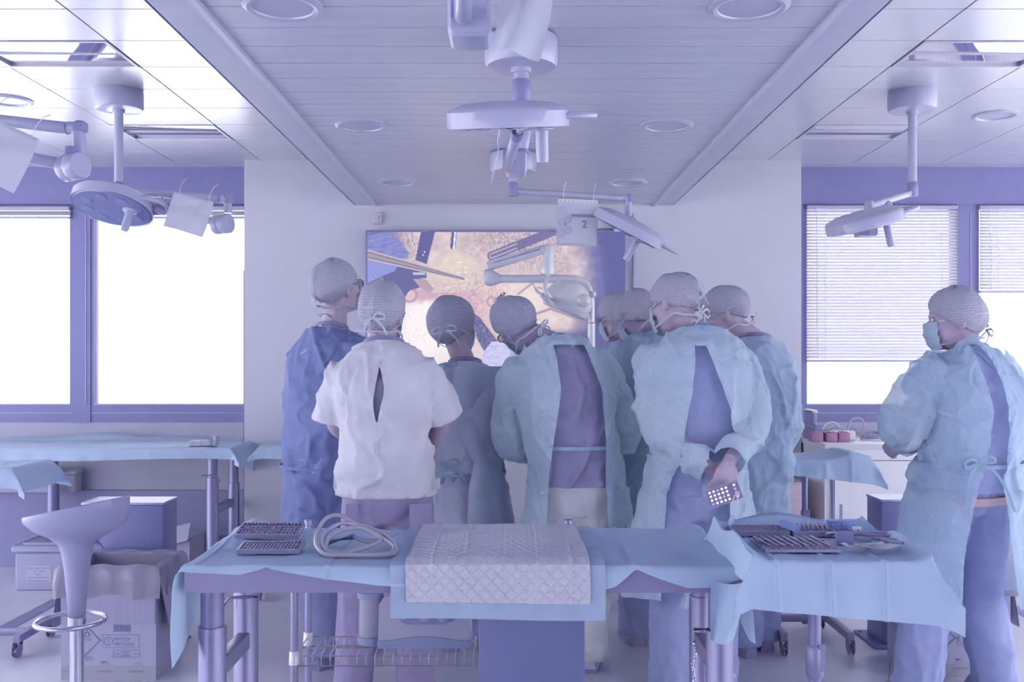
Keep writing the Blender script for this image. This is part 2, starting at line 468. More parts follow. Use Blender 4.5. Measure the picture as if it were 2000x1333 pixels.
# round downlights
M_dl = mat('downlight_ring', (176,178,208), 0.35, 0.2, var=0.02)
M_dlg = mat('downlight_glass', (162,164,198), 0.15, var=0.02, spec=0.7)
def downlight(x, y, z, r, label):
    t = thing('downlight', label, 'downlight', (x, y, z-0.01), 'round ceiling downlights')
    B().lathe((x, y, z), [(r*0.76, -0.003), (r*0.78, -0.009), (r*0.88, -0.012), (r, -0.005), (r, 0.004)], n=40, cap=False).obj('ring', M_dl, t, True)
    B().lathe((x, y, z), [(r*0.77, -0.004), (r*0.4, -0.0025), (0.001, -0.002)], n=40, cap=False).obj('diffuser', M_dlg, t, True)
for (x, y, lb) in ((-0.655, 2.79, 'large round downlight at the top left of the plank ceiling'), (0.683, 2.79, 'large round downlight at the top right of the plank ceiling'),
                   (-0.65, 4.225, 'middle left round downlight in the plank ceiling'), (0.678, 4.225, 'middle right round downlight in the plank ceiling'),
                   (-0.657, 5.6, 'farthest left round downlight in the plank ceiling'), (0.67, 5.6, 'farthest right round downlight in the plank ceiling')):
    downlight(x, y, ZC+0.006, 0.115, lb)
downlight(-2.53, 4.90, ZS, 0.115, 'round downlight at the left edge among metal ceiling tiles')
downlight(2.59, 5.20, ZS, 0.115, 'round downlight at the right edge among metal ceiling tiles')
# ------------------------------------------------------------------ screen on the pier
def in_poly(x, y, poly):
    ins = np.zeros(x.shape, bool); n = len(poly)
    for i in range(n):
        x0, y0 = poly[i]; x1, y1 = poly[i-1]
        c = ((y0 > y) != (y1 > y)) & (x < (x1-x0)*(y-y0)/((y1-y0)+1e-9)+x0)
        ins ^= c
    return ins
def seg_d(x, y, a, b):
    ax, ay = a; bx, by = b; dx, dy = bx-ax, by-ay
    t = np.clip(((x-ax)*dx+(y-ay)*dy)/(dx*dx+dy*dy), 0, 1)
    return np.hypot(x-ax-t*dx, y-ay-t*dy)
def screen_image(x, y):
    """the operation shown on the screen; x, y in frame pixels of the picture area"""
    pts = np.stack([x/40, y/40, 0*x], 1)
    n1 = gnoise(pts); n2 = gnoise(pts*3.1+5); n3 = gnoise(np.stack([x/14+y/30, y/5, 0*x+2], 1)); n4 = gnoise(np.stack([x/2.2+gnoise(pts*0.9+3)*3, y/6.0+x/7+gnoise(pts*1.3)*3, 0*x+4], 1))*0.8+gnoise(np.stack([x/5+y/4, y/2.4-x/6, 0*x+9], 1))*0.6
    col = np.zeros((len(x), 3)); col[:] = (216, 198, 204)
    col += (n1*22)[:, None]+(n2*14)[:, None]
    def blend(c, m):
        m = np.clip(m, 0, 1)[:, None]; col[:] = col*(1-m)+np.array(c, float)*m
    # hair at the top and to the right
    hair = np.clip(1.2-np.hypot((x-1020)/120, (y-470)/70), 0, 1)+np.clip(1-np.hypot((x-790)/70, (y-475)/50), 0, 1)+np.clip(1-np.hypot((x-1080)/60, (y-560)/70), 0, 1)*0.8
    blend((128, 116, 150), hair*np.clip(n4*1.6+0.28, 0, 0.75))
    # bright skin lower left
    blend((250, 244, 248), np.clip(1.5-np.hypot((x-835)/75, (y-640)/85), 0, 1)*0.95)
    blend((226, 196, 208), np.clip(n4*2-0.3, 0, 0.6)*np.clip(1.2-np.hypot((x-820)/60, (y-650)/60), 0, 1))
    blend((240, 226, 226), np.clip(1.3-np.hypot((x-1030)/80, (y-590)/60), 0, 1)*0.8)
    # pink opened tissue in the middle
    d = seg_d(x, y, (860, 555), (985, 640)); blend((214, 180, 196), np.clip(1.5-d/26+n2*0.4, 0, 0.9))
    d = seg_d(x, y, (955, 520), (965, 640)); blend((226, 200, 206), np.clip(1.4-d/24+n2*0.5, 0, 0.85))
    d = seg_d(x, y, (800, 575), (880, 570)); blend((206, 170, 190), np.clip(1.4-d/16+n2*0.5, 0, 0.9))
    for (cx, cy, r) in ((800, 577, 13), (976, 612, 11), (960, 590, 9), (870, 548, 10), (985, 625, 9)):
        d = np.hypot(x-cx, y-cy)/r; blend((226, 196, 206), (d < 1)*0.8); blend((176, 140, 170), np.clip(1-np.abs(d-1)*4, 0, 0.7)); blend((252, 246, 250), np.clip(1-np.hypot(x-cx+r*.3, y-cy+r*.4)/(r*.35), 0, 1))
    # yellow fatty tissue
    ye = [(885, 484), (850, 508), (826, 536), (822, 556), (850, 572), (882, 576), (916, 566), (944, 556), (950, 526), (922, 500)]
    blend((218, 203, 200), in_poly(x+n2*7, y+n1*7, ye)*0.9)
    blend((229, 215, 204), in_poly(x+n2*6, y+n1*6, [(886, 490), (860, 520), (850, 545), (890, 560), (930, 540), (930, 512)])*np.clip(0.55+n2*0.7, 0, 0.9))
    blend((255, 252, 250), np.clip(n3*3-1.15, 0, 1)*np.clip(1.3-np.hypot((x-900)/75, (y-545)/70), 0, 1))
    blend((180, 148, 176), np.clip(1-np.abs(n2)*9, 0, 0.5)*np.clip(1.4-np.hypot((x-930)/80, (y-585)/60), 0, 1))
    # darkness round the left hand
    blend((112, 112, 166), in_poly(x, y, [(714, 535), (770, 515), (818, 528), (826, 560), (800, 568), (782, 592), (714, 600)]))
    blend((120, 118, 168), np.clip(1.25-np.hypot((x-735)/46, (y-465)/40), 0, 1))
    # gloved fingers
    f1 = [(714, 462), (752, 452), (778, 466), (798, 494), (797, 504), (770, 506), (740, 500), (714, 498)]
    blend((128, 133, 196), in_poly(x, y, f1)); blend((150, 154, 212), in_poly(x, y, f1)*np.clip(0.5+n3, 0, 0.8))
    f2 = [(714, 506), (745, 502), (768, 506), (776, 518), (770, 530), (745, 540), (714, 556)]
    blend((152, 158, 220), in_poly(x, y, f2)); blend((124, 128, 190), in_poly(x, y, f2)*np.clip(1-np.abs(np.sin((x*0.8-y*0.6)*0.45))*5, 0, 0.5))
    # retractor, forceps, sucker
    blend((108, 108, 162), in_poly(x, y, [(822, 450), (850, 450), (833, 516), (811, 508)]))
    blend((225, 222, 232), np.clip(2.2-np.hypot(x-829, y-492), 0, 1)+np.clip(2.0-np.hypot(x-826, y-498), 0, 1))
    blend((112, 112, 164), in_poly(x, y, [(805, 525), (832, 526), (832, 544), (803, 542)]))
    blend((214, 212, 228), (np.abs(y-535) < 3)*((x > 806) & (x < 830))*0.8)
    blend((186, 164, 180), in_poly(x, y, [(806, 545), (832, 546), (848, 566), (838, 572), (820, 562)]))
    d = seg_d(x, y, (716, 497), (905, 545)); wdt = 3.5+(905-x)/190*7
    blend((170, 158, 176), (d < wdt)*1.0); blend((122, 116, 160), (np.abs(d-wdt*0.45) < 1.2)*0.7); blend((232, 222, 222), (np.abs(d-wdt*0.8) < 1.0)*0.6)
    d = seg_d(x, y, (887, 450), (884, 482)); blend((110, 108, 160), d < 5); blend((240, 238, 246), np.abs(x-(889-(y-450)*0.09)) < 1.6*(y < 486))
    d = seg_d(x, y, (1080, 452), (960, 500)); blend((120, 116, 164), (d < 9)*0.9); blend((222, 216, 226), (np.abs(d-4) < 1)*(x < 1010)*0.8)
    # dark blue drapes right and below
    edge = 1108+18*np.sin((y-450)/60.0)+n2*6
    blend((118, 116, 168), np.clip((x-edge)/46, 0, 1)); blend((104, 106, 164), np.clip((x-edge-46)/20, 0, 1))
    blend((122, 130, 190), np.clip(1-np.abs(x-(1160+(y-450)*0.12))/8, 0, 0.55))
    blend((110, 108, 160), np.clip((y-640-(1120-x)*0.05)/18, 0, 1)*(x > 990))
    blend((150, 128, 158), np.clip(1-np.abs(y-(604+0.35*np.abs(x-1075)))/4, 0, 0.7)*((x > 1040) & (x < 1130)))
    blend((160, 136, 164), np.clip(1-seg_d(x, y, (1012, 575), (1050, 545))/3, 0, 0.8)); blend((168, 144, 170), np.clip(1-seg_d(x, y, (1050, 562), (1085, 572))/3, 0, 0.7))
    # needle holder and the second hand
    d = seg_d(x, y, (892, 572), (988, 682)); blend((214, 182, 190), (d < 2.5)*0.9)
    blend((104, 104, 154), in_poly(x, y, [(922, 612), (936, 620), (975, 672), (952, 700), (930, 660)])); blend((178, 172, 196), in_poly(x, y, [(922, 612), (936, 620), (975, 672), (952, 700), (930, 660)])*np.clip(n4*2.2, 0, 0.6))
    g2 = [(944, 690), (960, 668), (986, 668), (998, 690), (1002, 736), (936, 736)]
    blend((190, 190, 234), in_poly(x, y, g2)); blend((214, 214, 246), in_poly(x, y, g2)*np.clip(0.4+n3, 0, 0.7))
    blend((172, 172, 226), in_poly(x, y, [(994, 676), (1012, 672), (1026, 736), (1004, 736)]))
    return np.clip(col, 96, 255)
def build_screen():
    yf = D-0.07
    a = P(714, 450, yf); b = P(1222, 736, yf)
    t = thing('wall_screen', 'large flat screen on the wall showing a close-up operation video', 'screen', ((a.x+b.x)/2, yf, b.z))
    B().rbox((a.x, yf, b.z), (b.x, D-0.012, a.z), 0.006, 2, axis=1).obj('housing', mat('screen_bezel', (98,98,150), 0.35, var=0), t, True)
    B().box((a.x+0.3, D-0.013, b.z+0.2), (b.x-0.3, D, a.z-0.2)).obj('wall_bracket', M_dark, t)
    nu, nv = 380, 214
    x0, x1, z0, z1 = a.x+0.012, b.x-0.010, b.z+0.014, a.z-0.012
    us = np.linspace(0, 1, nu+1); vs_ = np.linspace(0, 1, nv+1)
    U, Vv = np.meshgrid(us, vs_)
    co = np.stack([x0+U*(x1-x0), np.full(U.shape, yf-0.002), z1+Vv*(z0-z1)], -1).reshape(-1, 3)
    idx = (np.arange(nv)[:, None]*(nu+1)+np.arange(nu)[None, :]).ravel()
    fc = np.stack([idx, idx+nu+1, idx+nu+2, idx+1], 1)
    og = np.array(t.location); me = bpy.data.meshes.new('display')
    me.from_pydata((co-og).tolist(), [], fc.tolist())
    rgb = screen_image(717+U.ravel()*502, 453+Vv.ravel()*280)/255.0
    lin_ = np.where(rgb <= 0.04045, rgb/12.92, ((rgb+0.055)/1.055)**2.4)
    at = me.color_attributes.new('picture', 'FLOAT_COLOR', 'POINT')
    at.data.foreach_set('color', np.concatenate([lin_, np.ones((len(lin_), 1))], 1).astype(np.float32).ravel())
    q = N('screen_picture'); em = q.a('ShaderNodeEmission', i_Strength=0.60); va = q.a('ShaderNodeVertexColor', layer_name='picture')
    q.l(va.outputs[0], em.inputs[0]); q.l(em.outputs[0], q.out.inputs[0]); me.materials.append(q.m)
    mesh_obj('display', me, None, t)
build_screen()
# ================================================================== people
def remesh(b, voxel, smooth=3):
    me = bpy.data.meshes.new('tmp'); me.from_pydata(b.v, [], b.f)
    bm = bmesh.new(); bm.from_mesh(me); bmesh.ops.recalc_face_normals(bm, faces=bm.faces); bm.to_mesh(me); bm.free()
    o = bpy.data.objects.new('tmp', me); COL.objects.link(o)
    r = o.modifiers.new('r', 'REMESH'); r.mode = 'VOXEL'; r.voxel_size = voxel
    if smooth:
        s = o.modifiers.new('s', 'SMOOTH'); s.factor = 0.5; s.iterations = smooth
    dg = bpy.context.evaluated_depsgraph_get(); ev = o.evaluated_get(dg); m2 = ev.to_mesh()
    nv = len(m2.vertices); co = np.empty(nv*3); m2.vertices.foreach_get('co', co); no = np.empty(nv*3); m2.vertices.foreach_get('normal', no)
    nl = len(m2.loops); li = np.empty(nl, int); m2.loops.foreach_get('vertex_index', li)
    ls = np.empty(len(m2.polygons), int); m2.polygons.foreach_get('loop_start', ls)
    lt = np.empty(len(m2.polygons), int); m2.polygons.foreach_get('loop_total', lt)
    q = np.stack([li[ls+k] for k in range(4)], 1)[lt == 4] if len(ls) else np.zeros((0, 4), int)
    ev.to_mesh_clear(); bpy.data.objects.remove(o); bpy.data.meshes.remove(me)
    return co.reshape(-1, 3), no.reshape(-1, 3), q
def skin_mesh(name, co, q, m, parent, keep=None, uvscale=None):
    used = np.unique(q); mp = -np.ones(len(co), int); mp[used] = np.arange(len(used))
    me = bpy.data.meshes.new(name)
    off = np.array(origin_of(parent)) if parent is not None else 0
    me.from_pydata((co[used]-off).tolist(), [], mp[q].tolist()); me.materials.append(m)
    me.polygons.foreach_set('use_smooth', [True]*len(me.polygons))
    return mesh_obj(name, me, None, parent)
def cloth(b, name, m, parent, voxel=0.011, smooth=4, disp=None, cuts=(), label=None):
    co, no, q = remesh(b, voxel, smooth)
    if disp is not None: co = co+no*disp(co)[:, None]
    for g in cuts:
        v0 = g(co); near = np.abs(v0) < 0.75*voxel
        if near.any():
            pn = co[near]; e = 1e-4
            gr = np.stack([(g(pn+np.eye(3)[k]*e)-g(pn-np.eye(3)[k]*e))/(2*e) for k in range(3)], 1)
            gl = (gr*gr).sum(1)+1e-6
            stp = -(v0[near]/gl)[:, None]*gr
            ln = np.linalg.norm(stp, axis=1); stp *= np.minimum(1, voxel/(ln+1e-9))[:, None]
            co[near] = pn+stp
        cen = co[q].mean(1); q = q[g(cen) > 0]
    o = skin_mesh(name, co, q, m, parent)
    if label: o['label'] = label
    return o
def sring(c, u, v, a, b, n=36, e=2.35, rip=None):
    out = []
    for k in range(n):
        t = 2*PI*k/n; ct, st = math.cos(t), math.sin(t)
        x = math.copysign(abs(ct)**(2/e), ct)*a; y = math.copysign(abs(st)**(2/e), st)*b
        f = 1.0 if rip is None else 1+rip(t)
        out.append(c+u*x*f+v*y*f)
    return out
M_skin = mat('skin', (158,138,166), 0.5, var=0.08, vscale=14)
M_skind = mat('skin_deeper', (132,120,160), 0.5, var=0.08, vscale=14)
M_eye = mat('eye', (190,190,208), 0.2, var=0)
M_tape = mat('white_tape', (196,200,222), 0.6, var=0.03, transl=0.2)
M_lany = mat('lanyard_webbing', (96,96,142), 0.6, var=0.05)
M_frame = mat('spectacle_frame', (92,92,140), 0.3, var=0)
M_lens = mat('spectacle_lens', (205,206,226), 0.08, var=0, transp=0.6)
M_mask = mat('mask_paper', (172,192,220), 0.7, var=0.04, transl=0.25)
M_shoe = mat('dark_shoe', (100,98,148), 0.5, var=0.06)
M_shoew = mat('white_shoe', (178,176,206), 0.5, var=0.05)
M_hair = mat('dark_hair', (92,88,136), 0.6, var=0.15, vscale=60)
def cap_mat(name, rgb):
    q = N(name); b = q.a('ShaderNodeBsdfPrincipled', i_Roughness=0.75)
    uv = q.a('ShaderNodeUVMap', uv_map='crepe'); sp = q.a('ShaderNodeSeparateXYZ'); q.l(uv.outputs[0], sp.inputs[0])
    def M(op, a, bb):
        nd = q.a('ShaderNodeMath', operation=op)
        for i, s_ in enumerate((a, bb)):
            if s_ is None: continue
            if isinstance(s_, (int, float)): nd.inputs[i].default_value = s_
            else: q.l(s_, nd.inputs[i])
        return nd.outputs[0]
    zig = M('PINGPONG', M('MULTIPLY', sp.outputs[0], 34.0), 0.5)
    ph = M('ADD', M('MULTIPLY', sp.outputs[1], 22.0), M('MULTIPLY', zig, 1.1))
    tri = M('PINGPONG', ph, 0.5); tri = M('MULTIPLY', tri, 2.0)
    nz = q.a('ShaderNodeTexNoise', i_Scale=18.0, i_Detail=1.0)
    s2 = M('ADD', M('MULTIPLY', tri, 0.8), M('MULTIPLY', nz.outputs[0], 0.35))
    rp = q.a('ShaderNodeValToRGB'); e = rp.color_ramp.elements; e[0].position = 0.3; e[1].position = 0.85
    c = lin(rgb); e[0].color = tuple(v*0.80 for v in c[:3])+(1,); e[1].color = tuple(min(.93, v*1.18) for v in c[:3])+(1,)
    q.l(s2, rp.inputs[0]); q.l(rp.outputs[0], b.inputs['Base Color'])
    bp = q.a('ShaderNodeBump'); bp.inputs['Strength'].default_value = 0.5; bp.inputs['Distance'].default_value = 0.004
    q.l(tri, bp.inputs['Height']); q.l(bp.outputs[0], b.inputs['Normal'])
    t = q.a('ShaderNodeBsdfTranslucent'); q.l(rp.outputs[0], t.inputs[0])
    mx = q.a('ShaderNodeMixShader', i_0=0.25); q.l(b.outputs[0], mx.inputs[1]); q.l(t.outputs[0], mx.inputs[2]); q.l(mx.outputs[0], q.out.inputs[0])
    return q.m
M_cap = cap_mat('crepe_cap', (182,182,210)); M_capd = cap_mat('crepe_cap_grey_blue', (164,166,202))
def cloth_mat(name, rgb, transp=0.0, transl=0.15, bump=0.35, bscale=22, rough=0.75, var=0.07, vscale=9):
    return mat(name, rgb, rough, var=var, vscale=vscale, bump=bump, bscale=bscale, transl=transl, transp=transp, spec=0.2)
def gown_mat(name, rgb, transp, transl=0.3):
    """non-woven paper gown: mottled fibres, fine crumple lines, a little see-through"""
    q = N(name); c = lin(rgb)
    tc = q.a('ShaderNodeTexCoord')
    nz = q.a('ShaderNodeTexNoise', i_Scale=5.0, i_Detail=1.0); q.l(tc.outputs['Object'], nz.inputs['Vector'])
    mx = q.a('ShaderNodeMix', data_type='VECTOR'); mx.inputs['Factor'].default_value = 0.16
    q.l(tc.outputs['Object'], mx.inputs[4]); q.l(nz.outputs['Color'], mx.inputs[5])
    vo = q.a('ShaderNodeTexVoronoi', feature='DISTANCE_TO_EDGE', i_Scale=4.2); mp = q.a('ShaderNodeMapping'); mp.inputs['Scale'].default_value = (1.5, 1.5, 0.7); mp.inputs['Rotation'].default_value = (0.3, 0.35, 0.2); q.l(mx.outputs[1], mp.inputs[0]); q.l(mp.outputs[0], vo.inputs['Vector'])
    rp = q.a('ShaderNodeValToRGB'); e = rp.color_ramp.elements
    e[0].position = 0.0; e[1].position = 0.05; e[0].color = (1, 1, 1, 1); e[1].color = (0, 0, 0, 1)
    q.l(vo.outputs['Distance'], rp.inputs[0])
    fb = q.a('ShaderNodeTexNoise', i_Scale=130.0, i_Detail=0.0); q.l(tc.outputs['Object'], fb.inputs['Vector'])
    ad = q.a('ShaderNodeMath', operation='MULTIPLY_ADD', i_1=0.28); q.l(rp.outputs[0], ad.inputs[0]); q.l(fb.outputs[0], ad.inputs[2])
    cr = q.a('ShaderNodeValToRGB'); e = cr.color_ramp.elements; e[0].position = 0.25; e[1].position = 1.05
    e[0].color = tuple(v*0.965 for v in c[:3])+(1,); e[1].color = tuple(min(0.95, v*1.10) for v in c[:3])+(1,)
    q.l(ad.outputs[0], cr.inputs[0])
    b = q.a('ShaderNodeBsdfPrincipled', i_Roughness=0.7); b.inputs['Specular IOR Level'].default_value = 0.2; q.l(cr.outputs[0], b.inputs['Base Color'])
    bp = q.a('ShaderNodeBump'); bp.inputs['Strength'].default_value = 0.4; bp.inputs['Distance'].default_value = 0.005; q.l(rp.outputs[0], bp.inputs['Height']); q.l(bp.outputs[0], b.inputs['Normal'])
    t = q.a('ShaderNodeBsdfTranslucent'); q.l(cr.outputs[0], t.inputs[0])
    m1 = q.a('ShaderNodeMixShader', i_0=transl); q.l(b.outputs[0], m1.inputs[1]); q.l(t.outputs[0], m1.inputs[2])
    tr = q.a('ShaderNodeBsdfTransparent'); m2 = q.a('ShaderNodeMixShader', i_0=transp); q.l(m1.outputs[0], m2.inputs[1]); q.l(tr.outputs[0], m2.inputs[2]); q.l(m2.outputs[0], q.out.inputs[0])
    return q.m
M_gown = gown_mat('light_blue_gown', (194,221,252), 0.13, 0.2)
M_gownt = gown_mat('thin_blue_gown', (184,215,250), 0.26, 0.22)
M_gownd = cloth_mat('dark_blue_gown', (124,132,180), transl=0.05)
M_gownn = cloth_mat('navy_gown', (80,90,146), transl=0.0)
M_gownp = cloth_mat('slate_blue_gown', (186,194,228), transl=0.05)
M_scrub = cloth_mat('blue_scrub', (132,142,196), transl=0.0)
M_scrubd = cloth_mat('navy_scrub', (112,120,176), transl=0.0)
M_grey = cloth_mat('grey_scrub', (122,118,162), transl=0.0)
M_white = cloth_mat('white_tunic', (204,204,222), transl=0.05)
M_whitep = cloth_mat('white_trousers', (234,234,242), transl=0.05)
M_brown = cloth_mat('brown_trousers', (118,108,152), transl=0.0)
M_under = cloth_mat('rust_undershirt', (192,158,170), transl=0.0)
M_gtie = cloth_mat('gown_tie', (150,184,222), transl=0.2, bump=0.05)

def head_matrix(c, yaw, pitch, roll):
    R = Matrix.Rotation(math.radians(yaw), 4, 'Z') @ Matrix.Rotation(math.radians(-pitch), 4, 'X') @ Matrix.Rotation(math.radians(roll), 4, 'Y')
    return Matrix.Translation(c) @ R
def add_head(b, M):
    R = M.to_3x3()
    def el(c, r, **k): b.ell(M @ Vector(c), r, R, **k)
    el((0, -0.004, 0.018), (0.077, 0.097, 0.104), nu=24, nv=16)
    el((0, 0.032, -0.055), (0.058, 0.058, 0.062)); el((0, 0.062, -0.088), (0.030, 0.030, 0.026))
    el((0, 0.088, 0.028), (0.052, 0.014, 0.012))                      # brow
    el((0, 0.100, -0.014), (0.010, 0.016, 0.026)); el((0, 0.108, -0.030), (0.015, 0.013, 0.011))
    el((0, 0.090, -0.058), (0.024, 0.009, 0.006)); el((0, 0.088, -0.069), (0.021, 0.009, 0.007))
    for s in (-1, 1):
        el((s*0.044, 0.072, -0.018), (0.022, 0.020, 0.020))
        b.ell(M @ Vector((s*0.081, -0.012, -0.012)), (0.008, 0.020, 0.032), R @ Matrix.Rotation(s*0.35, 3, 'Z'))
        b.tube([M @ Vector(p) for p in ((s*0.080, 0.004, -0.030), (s*0.087, -0.004, 0.012), (s*0.088, -0.022, 0.018), (s*0.086, -0.030, -0.008), (s*0.080, -0.016, -0.040))], 0.0045, 6)
def hand(b, W, d, nrm, thumb, curl=0.5, k=1.0, spread=0.0):
    """palm and five bent fingers; nrm = back of the hand, thumb = +1/-1 side along d x nrm"""
    d = Vector(d).normalized(); nrm = Vector(nrm); nrm = (nrm-d*nrm.dot(d)).normalized(); s = d.cross(nrm).normalized()*thumb
    prof = [(0.0, 0.027, 0.019), (0.02, 0.032, 0.017), (0.05, 0.040, 0.016), (0.08, 0.042, 0.014), (0.093, 0.038, 0.011)]
    b.loft([sring(W+d*z*k, s, nrm, a*k, t*k, 16, 2.6) for (z, a, t) in prof])
    for i, (off, ln) in enumerate(((0.030, 0.072), (0.010, 0.082), (-0.010, 0.076), (-0.029, 0.060))):
        p = W+d*(0.085-abs(off)*0.15)*k+s*off*k; dd = (d+s*off*spread*8).normalized(); pts = [p-dd*0.02*k, p]
        ang = curl*(0.55+0.1*i)
        for seg, fr in enumerate((0.42, 0.32, 0.26)):
            ax = dd.cross(nrm).normalized()
            rot = Matrix.Rotation(-ang*(0.8 if seg == 0 else 1.0), 3, ax); dd = (rot @ dd).normalized()
            p = p+dd*ln*fr*k; pts.append(p.copy())
        b.tube(catmull(pts, 3), [0.0095*k]*5+[0.0085*k]*4+[0.0075*k]*4, 8)
    p = W+d*0.022*k+s*0.026*k; q1 = p+(d*0.7+s*0.7-nrm*0.15).normalized()*0.035*k; q2 = q1+(d*0.9+s*0.25-nrm*(0.2+0.3*curl)).normalized()*0.032*k; q3 = q2+(d*0.95-nrm*0.4*curl-s*0.1).normalized()*0.025*k
    b.tube(catmull([W+d*0.01*k+s*0.008*k, p, q1, q2, q3], 3), [0.015*k]*5+[0.0115*k]*4+[0.009*k]*4, 8)
TORSO = [(-0.17, .118, .095), (-0.06, .160, .115), (0.06, .168, .118), (0.20, .158, .110), (0.40, .146, .102), (0.60, .160, .114), (0.74, .172, .116), (0.83, .166, .106), (0.90, .134, .092), (0.95, .104, .080), (0.99, .078, .070), (1.04, .062, .060)]
ROTA = np.array(Matrix.Rotation(0.7, 3, 'X') @ Matrix.Rotation(0.6, 3, 'Y')); ROTB = np.array(Matrix.Rotation(-0.8, 3, 'Y') @ Matrix.Rotation(0.5, 3, 'Z'))
def crease(p, fr, wd):
    """thin raised folds"""
    return np.exp(-(gnoise(p*np.array(fr, float)+3.7)/wd)**2)*np.clip(0.6+gnoise(p*2.3+8)*1.2, 0, 1)
class Fig: pass
def bow(b, c, nrm, size, w, ang=0.0, tails=(1.0, 0.9), droop=0.5, loops=True):
    """a tied bow: two loops and two tails of tape"""
    c = Vector(c); nrm = Vector(nrm).normalized(); u, v = frame(nrm); 
    R = Matrix.Rotation(ang, 3, nrm); u = R @ u; v = R @ v
    b.ell(c, (w*0.75, w*0.6, w*0.75), None, 8, 6)
    for s in (-1, 1):
        if loops:
            pts = [c, c+u*s*size*0.35+v*size*0.28+nrm*0.006, c+u*s*size*0.78+v*size*0.18+nrm*0.012, c+u*s*size*0.8-v*size*0.1+nrm*0.012, c+u*s*size*0.4-v*size*0.08+nrm*0.007, c+nrm*0.003]
            b.ribbon(catmull(pts, 4), w, nrm+v*0.4)
        tl = tails[0 if s < 0 else 1]*size
        pts = [c, c+u*s*tl*0.35-v*tl*droop*0.35+nrm*0.008, c+u*s*tl*0.6-v*tl*droop*1.0+nrm*0.006, c+u*s*tl*0.7-v*tl*droop*1.7+nrm*0.002]
        b.ribbon(catmull(pts, 4), w, nrm)
def make_cap(f, m, sz=(0.099, 0.119, 0.117), back=150, front=82, peak=(0, 0), seam=True, seed=0, sag=0.0, cz=0.026):
    M = f.HM; nu, nv = 56, 30; vs_ = []; uvs = []
    c = Vector((0, -0.010, cz))
    rings = []
    rn = np.random.RandomState(seed+5)
    ph = rn.rand(6)*6.28
    for j in range(nv+1):
        row = []
        for i in range(nu):
            az = 2*PI*i/nu                         # 0 = right, pi/2 = front
            fb = 0.5-0.5*math.sin(az)              # 1 at the back
            thm = math.radians(front+(back-front)*fb**0.8)
            th = max(0.03, thm*j/nv)
            rr = 1+0.030*math.sin(3*az+ph[0]+2*th)+0.022*math.sin(5*az+ph[1]-3*th)+0.016*math.sin(9*az+ph[2]+4*th)*min(1, th)+0.012*math.sin(14*az+ph[4])*smoothstep(0.5, 1.6, th)
            tck = smoothstep(0.75, 1.0, j/nv); rr *= 1-0.10*tck+0.02*math.sin(22*az+ph[3])*tck
            if seam: rr += 0.018*math.exp(-((math.cos(az)*math.sin(th))/0.05)**2)
            x = sz[0]*rr*math.sin(th)*math.cos(az); y = sz[1]*rr*math.sin(th)*math.sin(az)-sag*fb*math.sin(th)**2; z = sz[2]*rr*math.cos(th)
            tz = max(0, math.cos(th))**1.5; x += peak[0]*tz; y += peak[1]*tz
            row.append(M @ (c+Vector((x, y, z)))); uvs.append((i/nu, 0.5*th))
        rings.append(row)
    b = B(); b.loft(rings, True, False)
    hem = [rings[-1][k] for k in range(nu)]
    me = b.mesh('cap', m, True, origin_of(f.root))
    uvl = me.uv_layers.new(name='crepe')
    arr = np.array(uvs); li = np.empty(len(me.loops), int); me.loops.foreach_get('vertex_index', li)
    uvv = arr[li].copy()
    lp = li.reshape(-1, 4) if len(li) % 4 == 0 else None
    if lp is not None:
        u4 = uvv[:, 0].reshape(-1, 4); mxx = u4.max(1)
        wrap = (mxx-u4.min(1)) > 0.5
        u4[wrap] = np.where(u4[wrap] < 0.5, u4[wrap]+1, u4[wrap]); uvv[:, 0] = u4.ravel()
    uvl.data.foreach_set('uv', uvv.ravel())
    o = mesh_obj('surgical_cap', me, None, f.root)
    B().tube(hem, 0.0042, 6, closed=True).obj('hem', f.capm2, o, True)
    if seam: B().tube([rings[j][nu*3//4] for j in range(1, nv)], 0.0022, 5).obj('seam', M_tape, o, True)
    else: B().tube([rings[nv*5//9][i] for i in range(nu//2, nu)], 0.0018, 5).obj('seam', M_tape, o, True)
    return o
def make_mask(f, ties=True):
    M = f.HM
    def fn(u, v):
        a = (u-0.5)*2*1.08; z = 0.000-0.112*v
        bulge = 0.020*math.cos(a)*math.sin(PI*min(1, v*1.05))
        x = (0.076-0.012*v)*math.sin(a); y = 0.030+(0.092-0.020*v*v)*math.cos(a)+bulge*0.4+0.0022*math.sin(v*18)
        return M @ Vector((x, y, z))
    o = B().grid(fn, 18, 14).obj('face_mask', M_mask, f.root, True)
    if ties:
        tb = B()
        for s in (-1, 1):
            for (z0, zb, yb) in ((0.0, 0.02, -0.128), (-0.095, -0.075, -0.105)):
                pts = [M @ Vector(p) for p in ((s*0.064, 0.070, z0), (s*0.090, 0.0, (z0+zb)/2), (s*0.088, -0.055, zb*0.9), (s*0.060, yb+0.025, zb), (0, yb, zb))]
                nr = [(p-(M @ Vector((0, 0, 0)))) for p in catmull(pts, 4)]
                tb.ribbon(catmull(pts, 4), 0.0085, nr)
        tb.obj('tie', M_tape, o)
    return o
